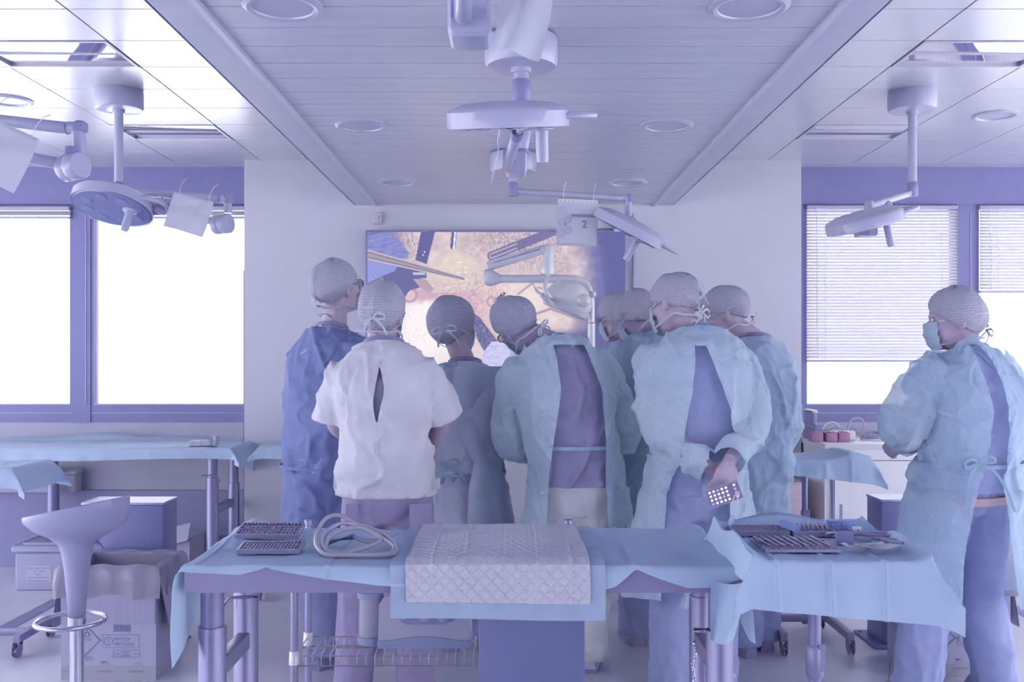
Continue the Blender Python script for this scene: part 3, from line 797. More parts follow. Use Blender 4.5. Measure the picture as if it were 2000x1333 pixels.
def make_glasses(f, m=None, goggles=False):
    M = f.HM; b = B(); m = m or M_frame
    for s in (-1, 1):
        c = Vector((s*0.034, 0.113, 0.012)); w_, h_ = (0.027, 0.020) if not goggles else (0.034, 0.030)
        b.tube([M @ (c+Vector((w_*math.cos(t), -0.008*abs(math.cos(t)) if s*math.cos(t) > 0 else 0, h_*math.sin(t)))) for t in [2*PI*k/20 for k in range(20)]], 0.0022, 6, closed=True)
        b.tube([M @ Vector(p) for p in ((s*0.062, 0.104, 0.018), (s*0.082, 0.05, 0.018), (s*0.086, -0.005, 0.014), (s*0.084, -0.035, -0.012))], 0.0030 if not goggles else 0.006, 6)
    b.tube([M @ Vector(p) for p in ((-0.008, 0.114, 0.016), (0, 0.118, 0.019), (0.008, 0.114, 0.016))], 0.0022, 6)
    o = b.obj('spectacles' if not goggles else 'safety_goggles', m, f.root, True)
    for s in (-1, 1):
        c = Vector((s*0.034, 0.112, 0.012)); w_, h_ = (0.027, 0.020) if not goggles else (0.034, 0.030)
        B().prism([M @ (c+Vector((w_*math.cos(t), 0, h_*math.sin(t)))) for t in [2*PI*k/16 for k in range(16)]], (M.to_3x3() @ Vector((0, 0.001, 0)))).obj('lens', M_lens, o)
def person(sp):
    f = Fig(); f.sp = sp; Y = sp['Y']; k = sp.get('k', 1.0)
    def J(t): return P(t[0], t[1], Y+(t[2] if len(t) > 2 else 0))
    f.J = J
    PV = J(sp['pelvis']); NB = J(sp['neck']); H = J(sp['head'])
    base = Vector((PV.x, PV.y, 0))
    f.root = thing('person', sp['label'], 'person', base, sp.get('group', 'people in caps and gowns'))
    f.HM = head_matrix(H, *sp['hrot']); f.PV, f.NB, f.H = PV, NB, H
    yaw = math.radians(sp.get('yaw', 0)); hyaw = math.radians(sp.get('hyaw', sp.get('yaw', 0)*0.6))
    sr = math.radians(sp.get('sroll', 0))
    uS = Vector((math.cos(yaw)*math.cos(sr), math.sin(yaw), math.sin(sr))).normalized(); uH = Vector((math.cos(hyaw), math.sin(hyaw), 0))
    mid = (PV+NB)/2+Vector((0, sp.get('arch', -0.03), 0))+uH*sp.get('sway', 0)
    ctl = mid*2-(PV+NB)/2
    L = (NB-PV).length
    def spine(t):
        tt = min(max(t, 0), 1); p = PV*(1-tt)**2+ctl*2*tt*(1-tt)+NB*tt**2
        tan = ((ctl-PV)*(1-tt)+(NB-ctl)*tt).normalized()
        if t < 0: tan = (tan+Vector((0, 0, 2))).normalized(); p = PV+Vector((0, 0, t*L))
        if t > 1: p = NB+tan*(t-1)*L
        u = (uH*(1-tt)+uS*tt); u = (u-tan*u.dot(tan)).normalized(); v = tan.cross(u).normalized()
        return p, tan, u, v
    f.spine = spine; f.L = L; f.k = k; wk = sp.get('wk', 1.0); f.wk = wk
    def trings(lo, hi, off, offb=None, table=TORSO, ext=None):
        offb = off if offb is None else offb; out = []
        ts = [t for (t, a, b_) in table if lo < t < hi]; ts = [lo]+ts+[hi]
        tt = [r[0] for r in table]; aa = [r[1] for r in table]; bb = [r[2] for r in table]
        for t in ts:
            p, tan, u, v = spine(t)
            a = np.interp(t, tt, aa)*k*wk+off; b_ = np.interp(t, tt, bb)*k*wk+offb
            if ext: a, b_, p = ext(t, a, b_, p, u, v)
            out.append(sring(p, u, v, a, b_))
        return out
    f.trings = trings
    p, tan, u, v = spine(0.83); f.u90 = u
    sw = sp.get('sw', 0.185)*0.90*k*wk
    S = {-1: p-u*sw-tan*0.005, 1: p+u*sw-tan*0.005}
    for key, s in (('shl', -1), ('shr', 1)):
        if key in sp: S[s] = J(sp[key])
    E = {-1: J(sp['elb_l']), 1: J(sp['elb_r'])}; W = {-1: J(sp['wri_l']), 1: J(sp['wri_r'])}
    f.S, f.E, f.W = S, E, W
    # ---- body: one continuous mesh
    b = B()
    b.loft(trings(-0.16, 1.03, -0.012))
    hd = f.HM @ Vector((0, -0.018, -0.045))
    b.tube(catmull([NB-spine(1)[1]*0.06, NB, (NB+hd)/2, hd], 3), [0.066*k]*3+[0.058*k]*3+[0.056*k]*4, 16)
    add_head(b, f.HM)
    hipw = 0.088*k; HP = {s: PV+uH*s*hipw-Vector((0, 0, 0.02)) for s in (-1, 1)}
    KN = {-1: J(sp['kn_l']), 1: J(sp['kn_r'])}; AN = {-1: J(sp['an_l']), 1: J(sp['an_r'])}
    for s in (-1, 1): AN[s].z = 0.085
    f.HP, f.KN, f.AN = HP, KN, AN
    for s in (-1, 1):
        b.tube(catmull([HP[s], (HP[s]+KN[s])/2, KN[s], (KN[s]*0.6+AN[s]*0.4), AN[s]], 4), [0.082*k]*4+[0.070*k]*4+[0.052*k]*4+[0.050*k]*2+[0.040*k]*3, 12)
        b.tube([AN[s], AN[s]+Vector((math.sin(math.radians(-sp.get('hyaw', 0)))*0.1, 0.1, -0.045))], [0.036*k, 0.026*k], 10)
        b.tube(catmull([S[s], (S[s]*0.5+E[s]*0.5), E[s], (E[s]*0.5+W[s]*0.5), W[s]], 4), [0.034*k]+[0.046*k]*3+[0.044*k]*4+[0.038*k]*4+[0.036*k]*2+[0.028*k]*3, 12)
        hd_ = sp.get('hand_l' if s < 0 else 'hand_r')
        if hd_ is None: hd_ = dict(d=(W[s]-E[s]), n=(0, -0.3, 1), th=1 if s < 0 else -1, curl=0.5)
        hand(b, W[s], hd_['d'], hd_['n'], hd_['th'], hd_.get('curl', 0.5), k*hd_.get('k', 1.0))
    co, no, q = remesh(b, sp.get('voxel', 0.0085), 2)
    skin_mesh('body', co, q, sp.get('skin', M_skin), f.root)
    for s in (-1, 1):
        B().ell(f.HM @ Vector((s*0.031, 0.088, 0.010)), (0.014, 0.008, 0.008), f.HM.to_3x3(), 10, 8).obj('eye', M_eye, f.root, True)
    # ---- shoes
    for s in (-1, 1):
        fd = Vector((math.sin(math.radians(-sp.get('hyaw', 0)+s*8)), math.cos(math.radians(-sp.get('hyaw', 0)+s*8)), 0)); sd = Vector((fd.y, -fd.x, 0))
        c = Vector((AN[s].x, AN[s].y, 0)); ub = B()
        prof = [(-0.075, .026, .050), (-0.06, .036, .085), (-0.02, .040, .092), (0.04, .043, .075), (0.10, .050, .058), (0.155, .044, .045), (0.185, .022, .030)]
        ub.loft([[c+fd*z+sd*math.cos(t)*a+Vector((0, 0, 0.012+max(0, math.sin(t))*h)) for t in [2*PI*i/16 for i in range(16)]] for (z, a, h) in prof])
        so = ub.obj('shoe', sp.get('shoem', M_shoe), f.root, True)
        sl = B(); sl.loft([[c+fd*z*1.03+sd*a*1.06*j+Vector((0, 0, zz)) for (j, zz) in ((-1, 0.0), (1, 0.0), (1, 0.018), (-1, 0.018))] for (z, a, h) in prof]); sl.obj('sole', sp.get('solem', M_shoe), so)
    # ---- trousers
    tb = B(); tr = sp.get('trk', 1.0)
    tb.loft(trings(-0.17, 0.22, 0.008))
    for s in (-1, 1):
        hem = Vector((AN[s].x, AN[s].y, sp.get('cuff', 0.045)))
        tb.tube(catmull([HP[s]+Vector((0, 0, 0.03)), (HP[s]+KN[s])/2, KN[s], (KN[s]+hem)/2, hem], 4), [x*k*tr for x in [0.098]*3+[0.096]*3+[0.088]*3+[0.082]*4+[0.080]*3+[0.078]], 18)
    def dsp(p):
        z = p[:, 2]; lowf = np.clip((0.55-z)/0.5, 0.2, 1)
        return 0.009*wrinkle(p, (8, 8, 11))*lowf+0.011*crease(p, (9, 9, 2.0), 0.12)+0.010*crease(p@ROTA, (8, 5, 8), 0.12)*lowf
    cloth(tb, 'trousers', sp['trm'], f.root, 0.012, 3, dsp, [lambda p: p[:, 2]-sp.get('cuff', 0.045)-0.004])
    # ---- top under the gown
    if 'topm' in sp:
        b = B(); lo = sp.get('toplo', -0.10)
        b.loft(trings(lo-0.03, 1.0, sp.get('topoff', 0.014), sp.get('topoff', 0.014)+0.004))
        sl = sp.get('sleeve', 0.55)
        for s in (-1, 1):
            e = S[s]*(1-sl)+E[s]*sl
            b.tube([S[s]-(E[s]-S[s])*0.22, S[s], (S[s]+e)/2, e+(e-S[s]).normalized()*0.02], [x*k for x in (0.045, 0.066)+tuple(sp.get('slr', (0.068, 0.070, 0.074))[1:])], 16)
        pz, tz, _, _ = spine(lo); ntop, nt, _, _ = spine(0.985)
        pz, nt_, ntop_ = np.array(pz), np.array(nt), np.array(ntop)
        cuts = [lambda p: p[:, 2]-pz[2], lambda p: np.where(np.linalg.norm(p-ntop_, axis=1) < 0.14, -(p-ntop_)@nt_, 1.0)]
        for s in (-1, 1):
            e = np.array(S[s]*(1-sl)+E[s]*sl); dd = np.array((E[s]-S[s]).normalized())
            cuts.append(lambda p, e=e, dd=dd: np.where(np.linalg.norm(p-e, axis=1) < 0.13, -(p-e)@dd, 1.0))
        td = sp.get('topdisp')
        def dsp2(p):
            r = 0.006*wrinkle(p, (7, 7, 9))+0.014*crease(p@ROTA, (6, 3.5, 6), 0.08)+0.012*crease(p@ROTB, (5, 9, 5), 0.08)
            if td: r = r+td(p)
            return r
        if 'topcut' in sp: cuts.append(sp['topcut'](f))
        f.top = cloth(b, sp.get('topname', 'scrub_top'), sp['topm'], f.root, 0.0105, 3, dsp2, cuts)
    # ---- gown
    if 'gown' in sp:
        g = sp['gown']; b = B(); off = g.get('off', 0.030)
        hemz = g['hem']; zt = PV.z
        def ext(t, a, b_, p, u, v):
            tie = math.exp(-((t-g.get('tie_t', 0.28))/0.07)**2)
            a -= 0.016*tie; b_ -= 0.014*tie
            bl = math.exp(-((t-0.5)/0.16)**2)
            return a+0.010*bl, b_+0.020*bl, p-v*0.008*bl
        upper = trings(-0.02, 1.02, off, off+0.006, ext=ext)
        skirt = []
        rn = random.Random(g.get('seed', 1)); ph = [rn.random()*6.28 for _ in range(5)]
        for i in range(7):
            fr = i/6; z = (zt-0.02*L)*(1-fr)+(hemz-0.04)*fr
            a = (g.get('aw', 0.178)+off)*k*wk+g.get('fl', 0.06)*fr; bb = (0.135+off)*k*wk+g.get('flb', 0.06)*fr
            c = Vector((PV.x+g.get('dx', 0)*fr, PV.y+g.get('dy', 0)*fr, z))
            am = 0.015+0.055*fr
            skirt.append(sring(c, uH, Vector((-uH.y, uH.x, 0)), a, bb, 72, 2.2, lambda t, am=am: am*(math.sin(5*t+ph[0])*0.6+math.sin(9*t+ph[1])*0.45+math.sin(14*t+ph[2])*0.25)))
        b.loft(upper)
        b.loft(skirt[::-1])
        sr_ = g.get('sleeve', (0.082, 0.080, 0.078, 0.070, 0.050))
        cuts = []
        for s in (-1, 1):
            dirn = (W[s]-E[s]).normalized()
            pts = catmull([S[s]-(E[s]-S[s])*0.24, S[s]+(E[s]-S[s])*0.06, (S[s]+E[s])/2, E[s], (E[s]+W[s])/2, W[s]+dirn*0.03], 5)
            rr = np.interp(np.linspace(0, 5, len(pts)), range(6), (0.05,)+tuple(sr_))
            b.tube(pts, [float(x)*k for x in rr], 18)
            wv, dv = np.array(W[s]+dirn*0.005), np.array(dirn)
            if s in g.get('cutw', (-1, 1)): cuts.append(lambda p, wv=wv, dv=dv: np.where(np.linalg.norm(p-wv, axis=1) < 0.085, -(p-wv)@dv, 1.0))
        ntop, nt, _, _ = spine(0.975); nt_, ntop_ = np.array(nt), np.array(ntop)
        cuts += [lambda p: np.where(np.linalg.norm(p-ntop_, axis=1) < 0.14, -(p-ntop_)@nt_, 1.0), lambda p: p[:, 2]-hemz-0.02*np.sin(p[:, 0]*14)]
        if 'open' in g:
            op = g['open']; Yb = Y-0.14
            zz = np.array([P(0, r[0], Yb).z for r in op])[::-1]; xl = np.array([P(r[1], 0, Yb).x for r in op])[::-1]; xr = np.array([P(r[2], 0, Yb).x for r in op])[::-1]
            SPZ = [0.2]+[spine(q_/12)[0].z for q_ in range(13)]; SPY = [PV.y+g.get('dy', 0)*0.5]+[spine(q_/12)[0].y for q_ in range(13)]
            def opn(p):
                a = np.interp(p[:, 2], zz, xl); c = np.interp(p[:, 2], zz, xr)
                yc = np.interp(p[:, 2], SPZ, SPY)
                top = (p[:, 2]-zz[-1])
                return np.maximum(np.maximum(np.maximum(np.maximum(a-p[:, 0], p[:, 0]-c), p[:, 1]-yc), top), (yc-g.get('arm', 0.25))-p[:, 1])
            cuts.append(opn)
        amp = g.get('amp', 1.0)
        Svec = [np.array(S[s]) for s in (-1, 1)]
        def dsp3(p):
            q1 = p+0.03*gnoise(p*4.0)[:, None]
            low = np.clip((PV.z+0.1-p[:, 2])/0.5, 0, 1)
            up = 1-low
            r = up*(0.010*wrinkle(q1, (6.5, 6.5, 7.5))+0.015*crease(q1, (5, 5, 3.5), 0.09)+0.013*crease(q1@ROTA, (7, 4, 7), 0.09))
            r += low*(0.010*wrinkle(q1, (10, 10, 2.0))+0.012*crease(q1, (9, 9, 1.6), 0.12))
            r += 0.008*crease(p@ROTB, (11, 6, 11), 0.12)
            if 'open' in g:
                d_ = opn(p); r += 0.014*np.exp(-(d_/0.03)**2)
            return amp*r
        f.gown = cloth(b, 'gown', g['m'], f.root, g.get('voxel', 0.0105), 3, dsp3, cuts)
        # belt tied round the waist
        if g.get('belt', True):
            t = g.get('tie_t', 0.28); p, tan, u, v = spine(t)
            a = np.interp(t, [r[0] for r in TORSO], [r[1] for r in TORSO])*k*wk+off-0.004; bb = np.interp(t, [r[0] for r in TORSO], [r[2] for r in TORSO])*k*wk+off+0.004
            ring = sring(p+Vector((0, 0, g.get('beltdz', 0))), u, v, a+0.008, bb+0.010, 48)
            for q_ in ring: q_.z = p.z+g.get('beltdz', 0)
            rb = B(); ring.append(ring[0]); rb.ribbon(ring, 0.016, [(q_-p) for q_ in ring])
            f.belt = rb.obj('belt', g.get('tiem', M_gtie), f.root)
            if 'beltbow' in g:
                bb_ = B(); bow(bb_, g['beltbow'][0] if isinstance(g['beltbow'][0], Vector) else J(g['beltbow']), (0, -1, 0), 0.07, 0.011, 0.2, (2.0, 1.6), 0.9); bb_.obj('bow', g.get('tiem', M_gtie), f.belt)
        if 'neckbow' in g:
            nb_ = B(); bow(nb_, J(g['neckbow']), (0, -1, 0.25), g.get('nbs', 0.055), 0.011, g.get('nba', 0.3), g.get('nbt', (2.2, 1.4)), 0.9)
            nb_.obj('neck_tie', g.get('tiem', M_gtie), f.root)
    # ---- head wear
    f.capm2 = sp.get('capm', M_cap)
    f.cap = make_cap(f, sp.get('capm', M_cap), **sp.get('cap', {}))
    if sp.get('mask', True): f.mask = make_mask(f)
    for (where, ang, size) in sp.get('bows', []):
        bb_ = B(); c = f.HM @ Vector(where); n_ = (c-f.H).normalized(); bow(bb_, c, n_, size, 0.009, ang, (1.1, 1.0), 0.6); bb_.obj('cap_tie', M_tape, f.root)
    if sp.get('glasses'): make_glasses(f, goggles=sp['glasses'] == 'goggles', m=M_lens if sp['glasses'] == 'goggles' else None)
    if sp.get('lanyard', True):
        p, tan, u, v = spine(1.0)
        ring = sring(p+Vector((0, 0, 0.006)), u, v, 0.086*k, 0.082*k, 32, 2.0); ring.append(ring[0])
        B().ribbon([q_+Vector((0, 0, -0.02 if (q_-p).dot(v) > 0 else 0.004)) for q_ in ring], 0.017, [(q_-p) for q_ in ring]).obj('lanyard', M_lany, f.root)
    return f
# ================================================================== ceiling lamps
M_lampw = mat('lamp_enamel', (154,156,194), 0.3, var=0.02, spec=0.6, coat=0.3)
M_lampd = mat('lamp_joint_cap', (106,106,160), 0.4, var=0.02)
M_lampu = mat('lamp_lens', (80,84,138), 0.12, spec=0.8)
M_chrome = mat('chrome', (190,190,214), 0.18, 0.85, var=0)
M_pocket = mat('clear_pocket', (206,208,228), 0.2, var=0.03, transl=0.4, spec=0.8)
M_print = mat('dark_print', (98,98,150), 0.6, var=0)
M_printl = mat('pale_print', (160,162,200), 0.6, var=0)
def text_mesh(s, size, m, align='LEFT', bold=0.0, narrow=1.0):
    cu = bpy.data.curves.new('txt', 'FONT'); cu.body = s; cu.size = size; cu.align_x = align; cu.extrude = 0.0002; cu.offset = bold; cu.resolution_u = 2
    o = bpy.data.objects.new('txt', cu); COL.objects.link(o)
    dg = bpy.context.evaluated_depsgraph_get(); me = bpy.data.meshes.new_from_object(o.evaluated_get(dg))
    bpy.data.objects.remove(o); bpy.data.curves.remove(cu); me.materials.clear(); me.materials.append(m)
    me.transform(Matrix.Diagonal((narrow, 1, 1, 1)))
    return me
def letter(s, size, c, ax, up, m, parent, align='LEFT', bold=0.0, narrow=1.0, name='lettering'):
    me = text_mesh(s, size, m, align, bold, narrow); ax = Vector(ax).normalized(); up = Vector(up); up = (up-ax*up.dot(ax)).normalized(); n_ = ax.cross(up)
    Mx = Matrix((ax, up, n_)).transposed().to_4x4(); Mx.translation = Vector(c)-origin_of(parent); me.transform(Mx)
    return mesh_obj(name, me, None, parent)
def canister(b, x, y, z, r=0.115, h=0.095):
    b.lathe((x, y, z), [(r*0.97, 0.0), (r, -0.012), (r, -h+0.018), (r*0.94, -h+0.004), (r*0.80, -h), (0.02, -h)], n=40)
def lamp_head(c, up, fwd, t, R=0.178, hl=0.10, grip=True, hside=0.05):
    c = Vector(c); up = Vector(up).normalized(); fwd = Vector(fwd); fwd = (fwd-up*fwd.dot(up)).normalized(); sd = up.cross(fwd)
    def rg(z, k): return sring(c+up*z, fwd, sd, R*k, R*0.92*k, 40, 2.2)
    B().loft([rg(-0.022, 0.96), rg(-0.028, 1.0), rg(0.016, 1.0), rg(0.026, 0.95), rg(0.040, 0.72), rg(0.046, 0.4), rg(0.047, 0.05)]).obj('lamp_housing', M_lampw, t, True)
    B().loft([rg(-0.022, 0.955), rg(-0.0285, 0.93), rg(-0.031, 0.6), rg(-0.0315, 0.05)]).obj('lamp_lens', M_lampu, t, True)
    for i in range(8):
        a = 2*PI*i/8; p = c+fwd*math.cos(a)*R*0.66+sd*math.sin(a)*R*0.6-up*0.031
        B().lathe(p, [(0.028, 0.001), (0.028, -0.002), (0.02, -0.003), (0.001, -0.002)], up, 14).obj('light_cell', mat('lamp_cell', (92,98,152), 0.1, var=0, spec=0.8), t, True)
    hc = c+fwd*hside-up*0.030
    B().lathe(hc, [(0.034, 0.004), (0.034, -0.006), (0.020, -0.010), (0.019, -0.016), (0.0185, -hl*0.9), (0.0165, -hl), (0.001, -hl)], up, 20).obj('sterile_handle', M_lampw, t, True)
    if grip:
        g = c+fwd*R*0.97+up*0.0
        B().tube(catmull([g-sd*0.07-fwd*0.03, g-sd*0.062+fwd*0.035, g-sd*0.03+fwd*0.075, g+sd*0.03+fwd*0.075, g+sd*0.062+fwd*0.035, g+sd*0.07-fwd*0.03], 6), 0.0095, 8).obj('grip_bar', M_lampw, t, True)
    return c
def joint_block(p, ax, t, r=0.045, ln=0.075):
    """round knuckle at the end of an arm"""
    p = Vector(p); ax = Vector(ax).normalized()
    B().lathe(p-ax*ln/2, [(r*0.9, 0), (r, 0.006), (r, ln*0.45), (r*0.97, ln*0.47), (r, ln*0.5), (r, ln-0.006), (r*0.9, ln)], ax, 28).obj('knuckle', M_lampw, t, True)
def arm_tube(a, b_, r, t, name='arm', m=None, n=18):
    a = Vector(a); b_ = Vector(b_); d = (b_-a).normalized(); L_ = (b_-a).length
    B().lathe(a, [(r*0.8, 0), (r, 0.006), (r, L_-0.006), (r*0.8, L_)], d, n).obj(name, m or M_lampw, t, True)
def mount(t, x, y, zc, z_col, r=0.021):
    b = B(); canister(b, x, y, zc); b.obj('ceiling_canopy', M_lampw, t, True)
    B().lathe((x, y, 0), [(r*1.35, zc-0.11), (r*1.35, zc-0.093)], n=20).obj('canopy_ring', M_lampw, t, True)
    B().lathe((x, y, 0), [(r, z_col), (r, zc-0.09)], n=20).obj('drop_tube', M_lampw, t, True)
    B().lathe((x, y, 0), [(r*1.05, z_col-0.045), (r*1.22, z_col-0.04), (r*1.22, z_col+0.02), (r*1.05, z_col+0.025)], n=20).obj('swivel_collar', M_lampd, t, True)
def sign_pocket(c, ax, up, wd, ht, label, front=True, bend=0.0):
    """clear punched pocket hanging from an arm by thin loops"""
    c = Vector(c); ax = Vector(ax).normalized(); up = Vector(up); up = (up-ax*up.dot(ax)).normalized(); n_ = ax.cross(up)
    t = thing('sign_pocket', label, 'sign', c-up*ht/2)
    def fn(u, v): return c+ax*(u-0.5)*wd+up*(0.5-v*(1+2.5*bend*(u-0.5)))*ht+n_*bend*(math.sin(PI*u)*0.6+v*v*0.8+0.25*math.sin(9*u+4*v))
    B().grid(fn, 14, 14).obj('pocket', M_pocket, t, True)
    def fn2(u, v): return c+ax*(u-0.5)*wd*0.98+up*(0.5-0.075*v+0.01)*ht+n_*(0.002)
    pb = B().grid(fn2, 6, 2).obj('punched_strip', M_cord, t)
    hb = B()
    for k in range(9): hb.lathe(c+ax*(-0.42+k*0.105)*wd+up*(0.468)*ht+n_*0.0035, [(wd*0.013, 0), (wd*0.013, 0.0008)], n_, 8)
    hb.obj('punched_holes', M_print, t)
    for s in (-0.36, 0.38):
        p = c+ax*s*wd+up*0.47*ht
        B().tube(catmull([p, p+up*0.035+n_*0.012, p+up*0.075+n_*0.004+ax*0.006, p+up*0.095-n_*0.02+ax*0.012], 5), 0.0014, 5).obj('hanging_loop', M_cord, t)
    return t, n_
# --- left lamp over the rear table
x0, y0 = P(232, 200, 4.73).x, 4.73
t = thing('surgical_lamp', 'surgical lamp on a long ceiling tube in front of the left window', 'surgical lamp', (x0, y0, ZS), 'ceiling mounted surgical lamps')
zc = P(0, 366, 4.73).z; mount(t, x0, y0, ZS, zc)
e1 = P(437, 388, 4.62); a0 = Vector((x0, y0, zc-0.02))
arm_tube(a0+(e1-a0).normalized()*0.02, e1, 0.0165, t, 'upper_arm')
B().tube(catmull([e1-Vector((0.02, 0, 0)), e1+Vector((0.012, 0, -0.006)), e1+Vector((0.02, 0, -0.03)), e1+Vector((0.02, 0, -0.07))], 4), 0.019, 14).obj('elbow', M_lampw, t, True)
B().lathe(e1+Vector((0.022, 0, 0.02)), [(0.012, 0.0), (0.021, -0.006), (0.021, -0.045)], n=18).obj('elbow_cap', M_lampd, t, True)
kb = P(434, 438, 4.60); joint_block(kb, (1, -0.35, 0.05), t, 0.046, 0.085)
hc = P(222, 398, 4.55); a1 = P(312, 410, 4.56)
arm_tube(kb, a1, 0.0150, t, 'spring_arm')
B().lathe(a1, [(0.018, -0.02), (0.020, 0.0), (0.018, 0.03)], (kb-a1), 16).obj('arm_collar', M_lampd, t, True)
B().tube(catmull([a1, a1+Vector((-0.03, 0, 0.01)), P(318, 385, 4.55), P(290, 380, 4.55)], 5), 0.008, 8).obj('head_bracket', M_lampw, t, True)
lamp_head(hc, (0.12, 0.38, 1), (1, -0.1, 0.0), t, 0.185, 0.105, hside=0.09)
sp_, n_ = sign_pocket(P(369, 420, 4.50), (1, 0, -0.25), (0.2, 0.1, 1), 0.19, 0.17, 'blank white card in a clear pocket on the left lamp arm', bend=0.02)
# --- arm of a nearer lamp at the left edge
t = thing('surgical_lamp', 'surgical lamp arm entering at the left edge of the picture', 'surgical lamp', (-2.2, 3.2, ZS), 'ceiling mounted surgical lamps')
mount(t, -2.25, 3.35, ZS, 2.32)
e1 = P(148, 252, 3.3); a0 = Vector((-2.25, 3.35, 2.30))
arm_tube(a0, e1, 0.020, t, 'upper_arm')
B().tube(catmull([e1-Vector((0.03, 0, -0.003)), e1+Vector((0.0, 0, 0)), e1+Vector((0.012, 0, -0.03)), e1+Vector((0.012, 0, -0.10))], 4), 0.022, 14).obj('elbow', M_lampw, t, True)
B().lathe(e1+Vector((0.014, 0, 0.026)), [(0.014, 0), (0.026, -0.008), (0.026, -0.035)], n=18).obj('elbow_cap', M_lampd, t, True)
kb = P(142, 326, 3.25); joint_block(kb, (0.9, -0.5, 0.06), t, 0.045, 0.085)
B().lathe(kb+Vector((0.0, 0, 0.03)), [(0.024, 0.0), (0.026, 0.02), (0.024, 0.035)], n=16).obj('knuckle_collar', M_lampd, t, True)
hc = P(-260, 290, 3.2); arm_tube(kb, P(-170, 258, 3.2), 0.019, t, 'spring_arm')
lamp_head(hc, (0.1, 0.3, 1), (1, 0, 0), t, 0.185)
sign_pocket(P(2, 302, 3.15), (1, 0, -0.45), (0.1, 0, 1), 0.19, 0.19, 'blank white card hanging from the lamp arm at the left edge', bend=0.012)
# --- middle lamp, nearer mount
x0, y0 = P(1018, 0, 3.06).x, 3.06
t = thing('surgical_lamp', 'surgical lamp under the plank ceiling, seen edge on at top centre', 'surgical lamp', (x0, y0, ZC), 'ceiling mounted surgical lamps')
mount(t, x0, y0, ZC, P(0, 172, 3.06).z, 0.024)
zc = P(0, 190, 3.06).z; hc = P(992, 230, 2.82)
arm_tube((x0, y0, zc), (x0, y0, P(0, 222, 3.06).z), 0.016, t, 'chrome_stem', M_chrome)
lamp_head(hc, (-0.03, -0.24, 1), (1, 0.05, 0.0), t, 0.178, 0.10, hside=0.098)
kb = P(1008, 322, 3.35); 
b = B(); b.rbox((kb.x-0.036, kb.y-0.045, kb.z-0.038), (kb.x+0.036, kb.y+0.045, kb.z+0.038), 0.012, 3, axis=1); b.obj('knuckle', M_lampw, t, True)
B().box((kb.x-0.044, kb.y-0.047, kb.z-0.006), (kb.x-0.004, kb.y-0.03, kb.z+0.045)).obj('knuckle_recess', M_lampd, t)
arm_tube(P(990, 326, 3.28), P(1010, 262, 2.95), 0.017, t, 'spring_arm')
B().lathe(P(1010, 262, 2.95), [(0.020, -0.02), (0.022, 0.0), (0.018, 0.02)], (P(1010, 262, 2.95)-P(990, 326, 3.28)), 18).obj('arm_collar', M_lampd, t, True)
B().tube(catmull([P(1012, 258, 2.93), P(1024, 250, 2.90), P(1048, 246, 2.86), P(1064, 244, 2.84)], 5), 0.010, 10).obj('head_bracket', M_lampw, t, True)
arm_tube(kb+Vector((0.022, 0, 0.03)), P(1030, 245, 3.35), 0.016, t, 'upper_arm')
B().lathe(kb+Vector((0.022, 0, 0.038)), [(0.022, 0), (0.022, 0.014), (0.018, 0.016)], n=16).obj('knuckle_collar', M_lampd, t, True)
arm_tube(P(1030, 246, 3.35), Vector((x0, y0, zc-0.03)), 0.016, t, 'link_arm')
sign_pocket(P(968, 318, 3.2), (0.04, -1, 0), (0.22, 0, 1), 0.19, 0.13, 'blank card seen edge on below the middle surgical lamp')
# --- nearest lamp arm at the top edge
t = thing('surgical_lamp', 'knuckle of the nearest surgical lamp arm at the top edge, close to the camera', 'surgical lamp', (0.0, 1.3, ZC), 'ceiling mounted surgical lamps')
mount(t, -0.05, 1.05, ZC, 2.30, 0.024)
kb = P(918, 44, 1.75)
B().rbox((kb.x-0.038, kb.y-0.045, kb.z-0.038), (kb.x+0.038, kb.y+0.045, kb.z+0.042), 0.014, 3, axis=1).obj('knuckle', M_lampw, t, True)
B().box((kb.x-0.032, kb.y-0.048, kb.z-0.006), (kb.x+0.002, kb.y-0.03, kb.z+0.044)).obj('knuckle_recess', M_lampd, t)
arm_tube(P(904, 36, 1.70), Vector((-0.02, 0.75, 2.2)), 0.0155, t, 'spring_arm')
arm_tube(kb+Vector((0.012, 0.0, 0.04)), kb+Vector((0.012, 0, 0.16)), 0.0175, t, 'upper_arm')
arm_tube(kb+Vector((0.012, 0, 0.16)), Vector((-0.05, 1.05, 2.27)), 0.0175, t, 'link_arm')
lamp_head((0.05, 0.62, 2.16), (0.02, 0.0, 1), (1, 0, 0), t, 0.16)
sp_, n_ = sign_pocket(P(1028, 18, 1.72), (0.96, -0.28, -0.10), (0.08, 0, 1), 0.090, 0.19, 'crumpled clear pocket hanging at the top edge near the camera', bend=0.045)
# --- middle lamp, farther mount, with the workstation sign
x0, y0 = P(1002, 0, 4.8).x, 4.8
t = thing('surgical_lamp', 'tilted surgical lamp on a swung out arm in front of the screen, right of centre', 'surgical lamp', (x0, y0, ZC), 'ceiling mounted surgical lamps')
zc = P(0, 366, 4.8).z; mount(t, x0, y0, ZC, zc)
e1 = P(1222, 388, 4.86); a0 = Vector((x0, y0, zc-0.02))
arm_tube(a0, e1, 0.0165, t, 'upper_arm')
B().tube(catmull([e1-Vector((0.03, 0, -0.003)), e1+Vector((0.004, 0, 0)), e1+Vector((0.014, 0, -0.02)), e1+Vector((0.014, 0, -0.10))], 4), 0.019, 14).obj('elbow', M_lampw, t, True)
B().lathe(e1+Vector((0.018, 0, 0.02)), [(0.012, 0), (0.020, -0.006), (0.020, -0.04)], n=18).obj('elbow_cap', M_lampd, t, True)
kb = e1+Vector((0.014, 0, -0.13)); joint_block(kb, (0, 1, 0), t, 0.04, 0.07)
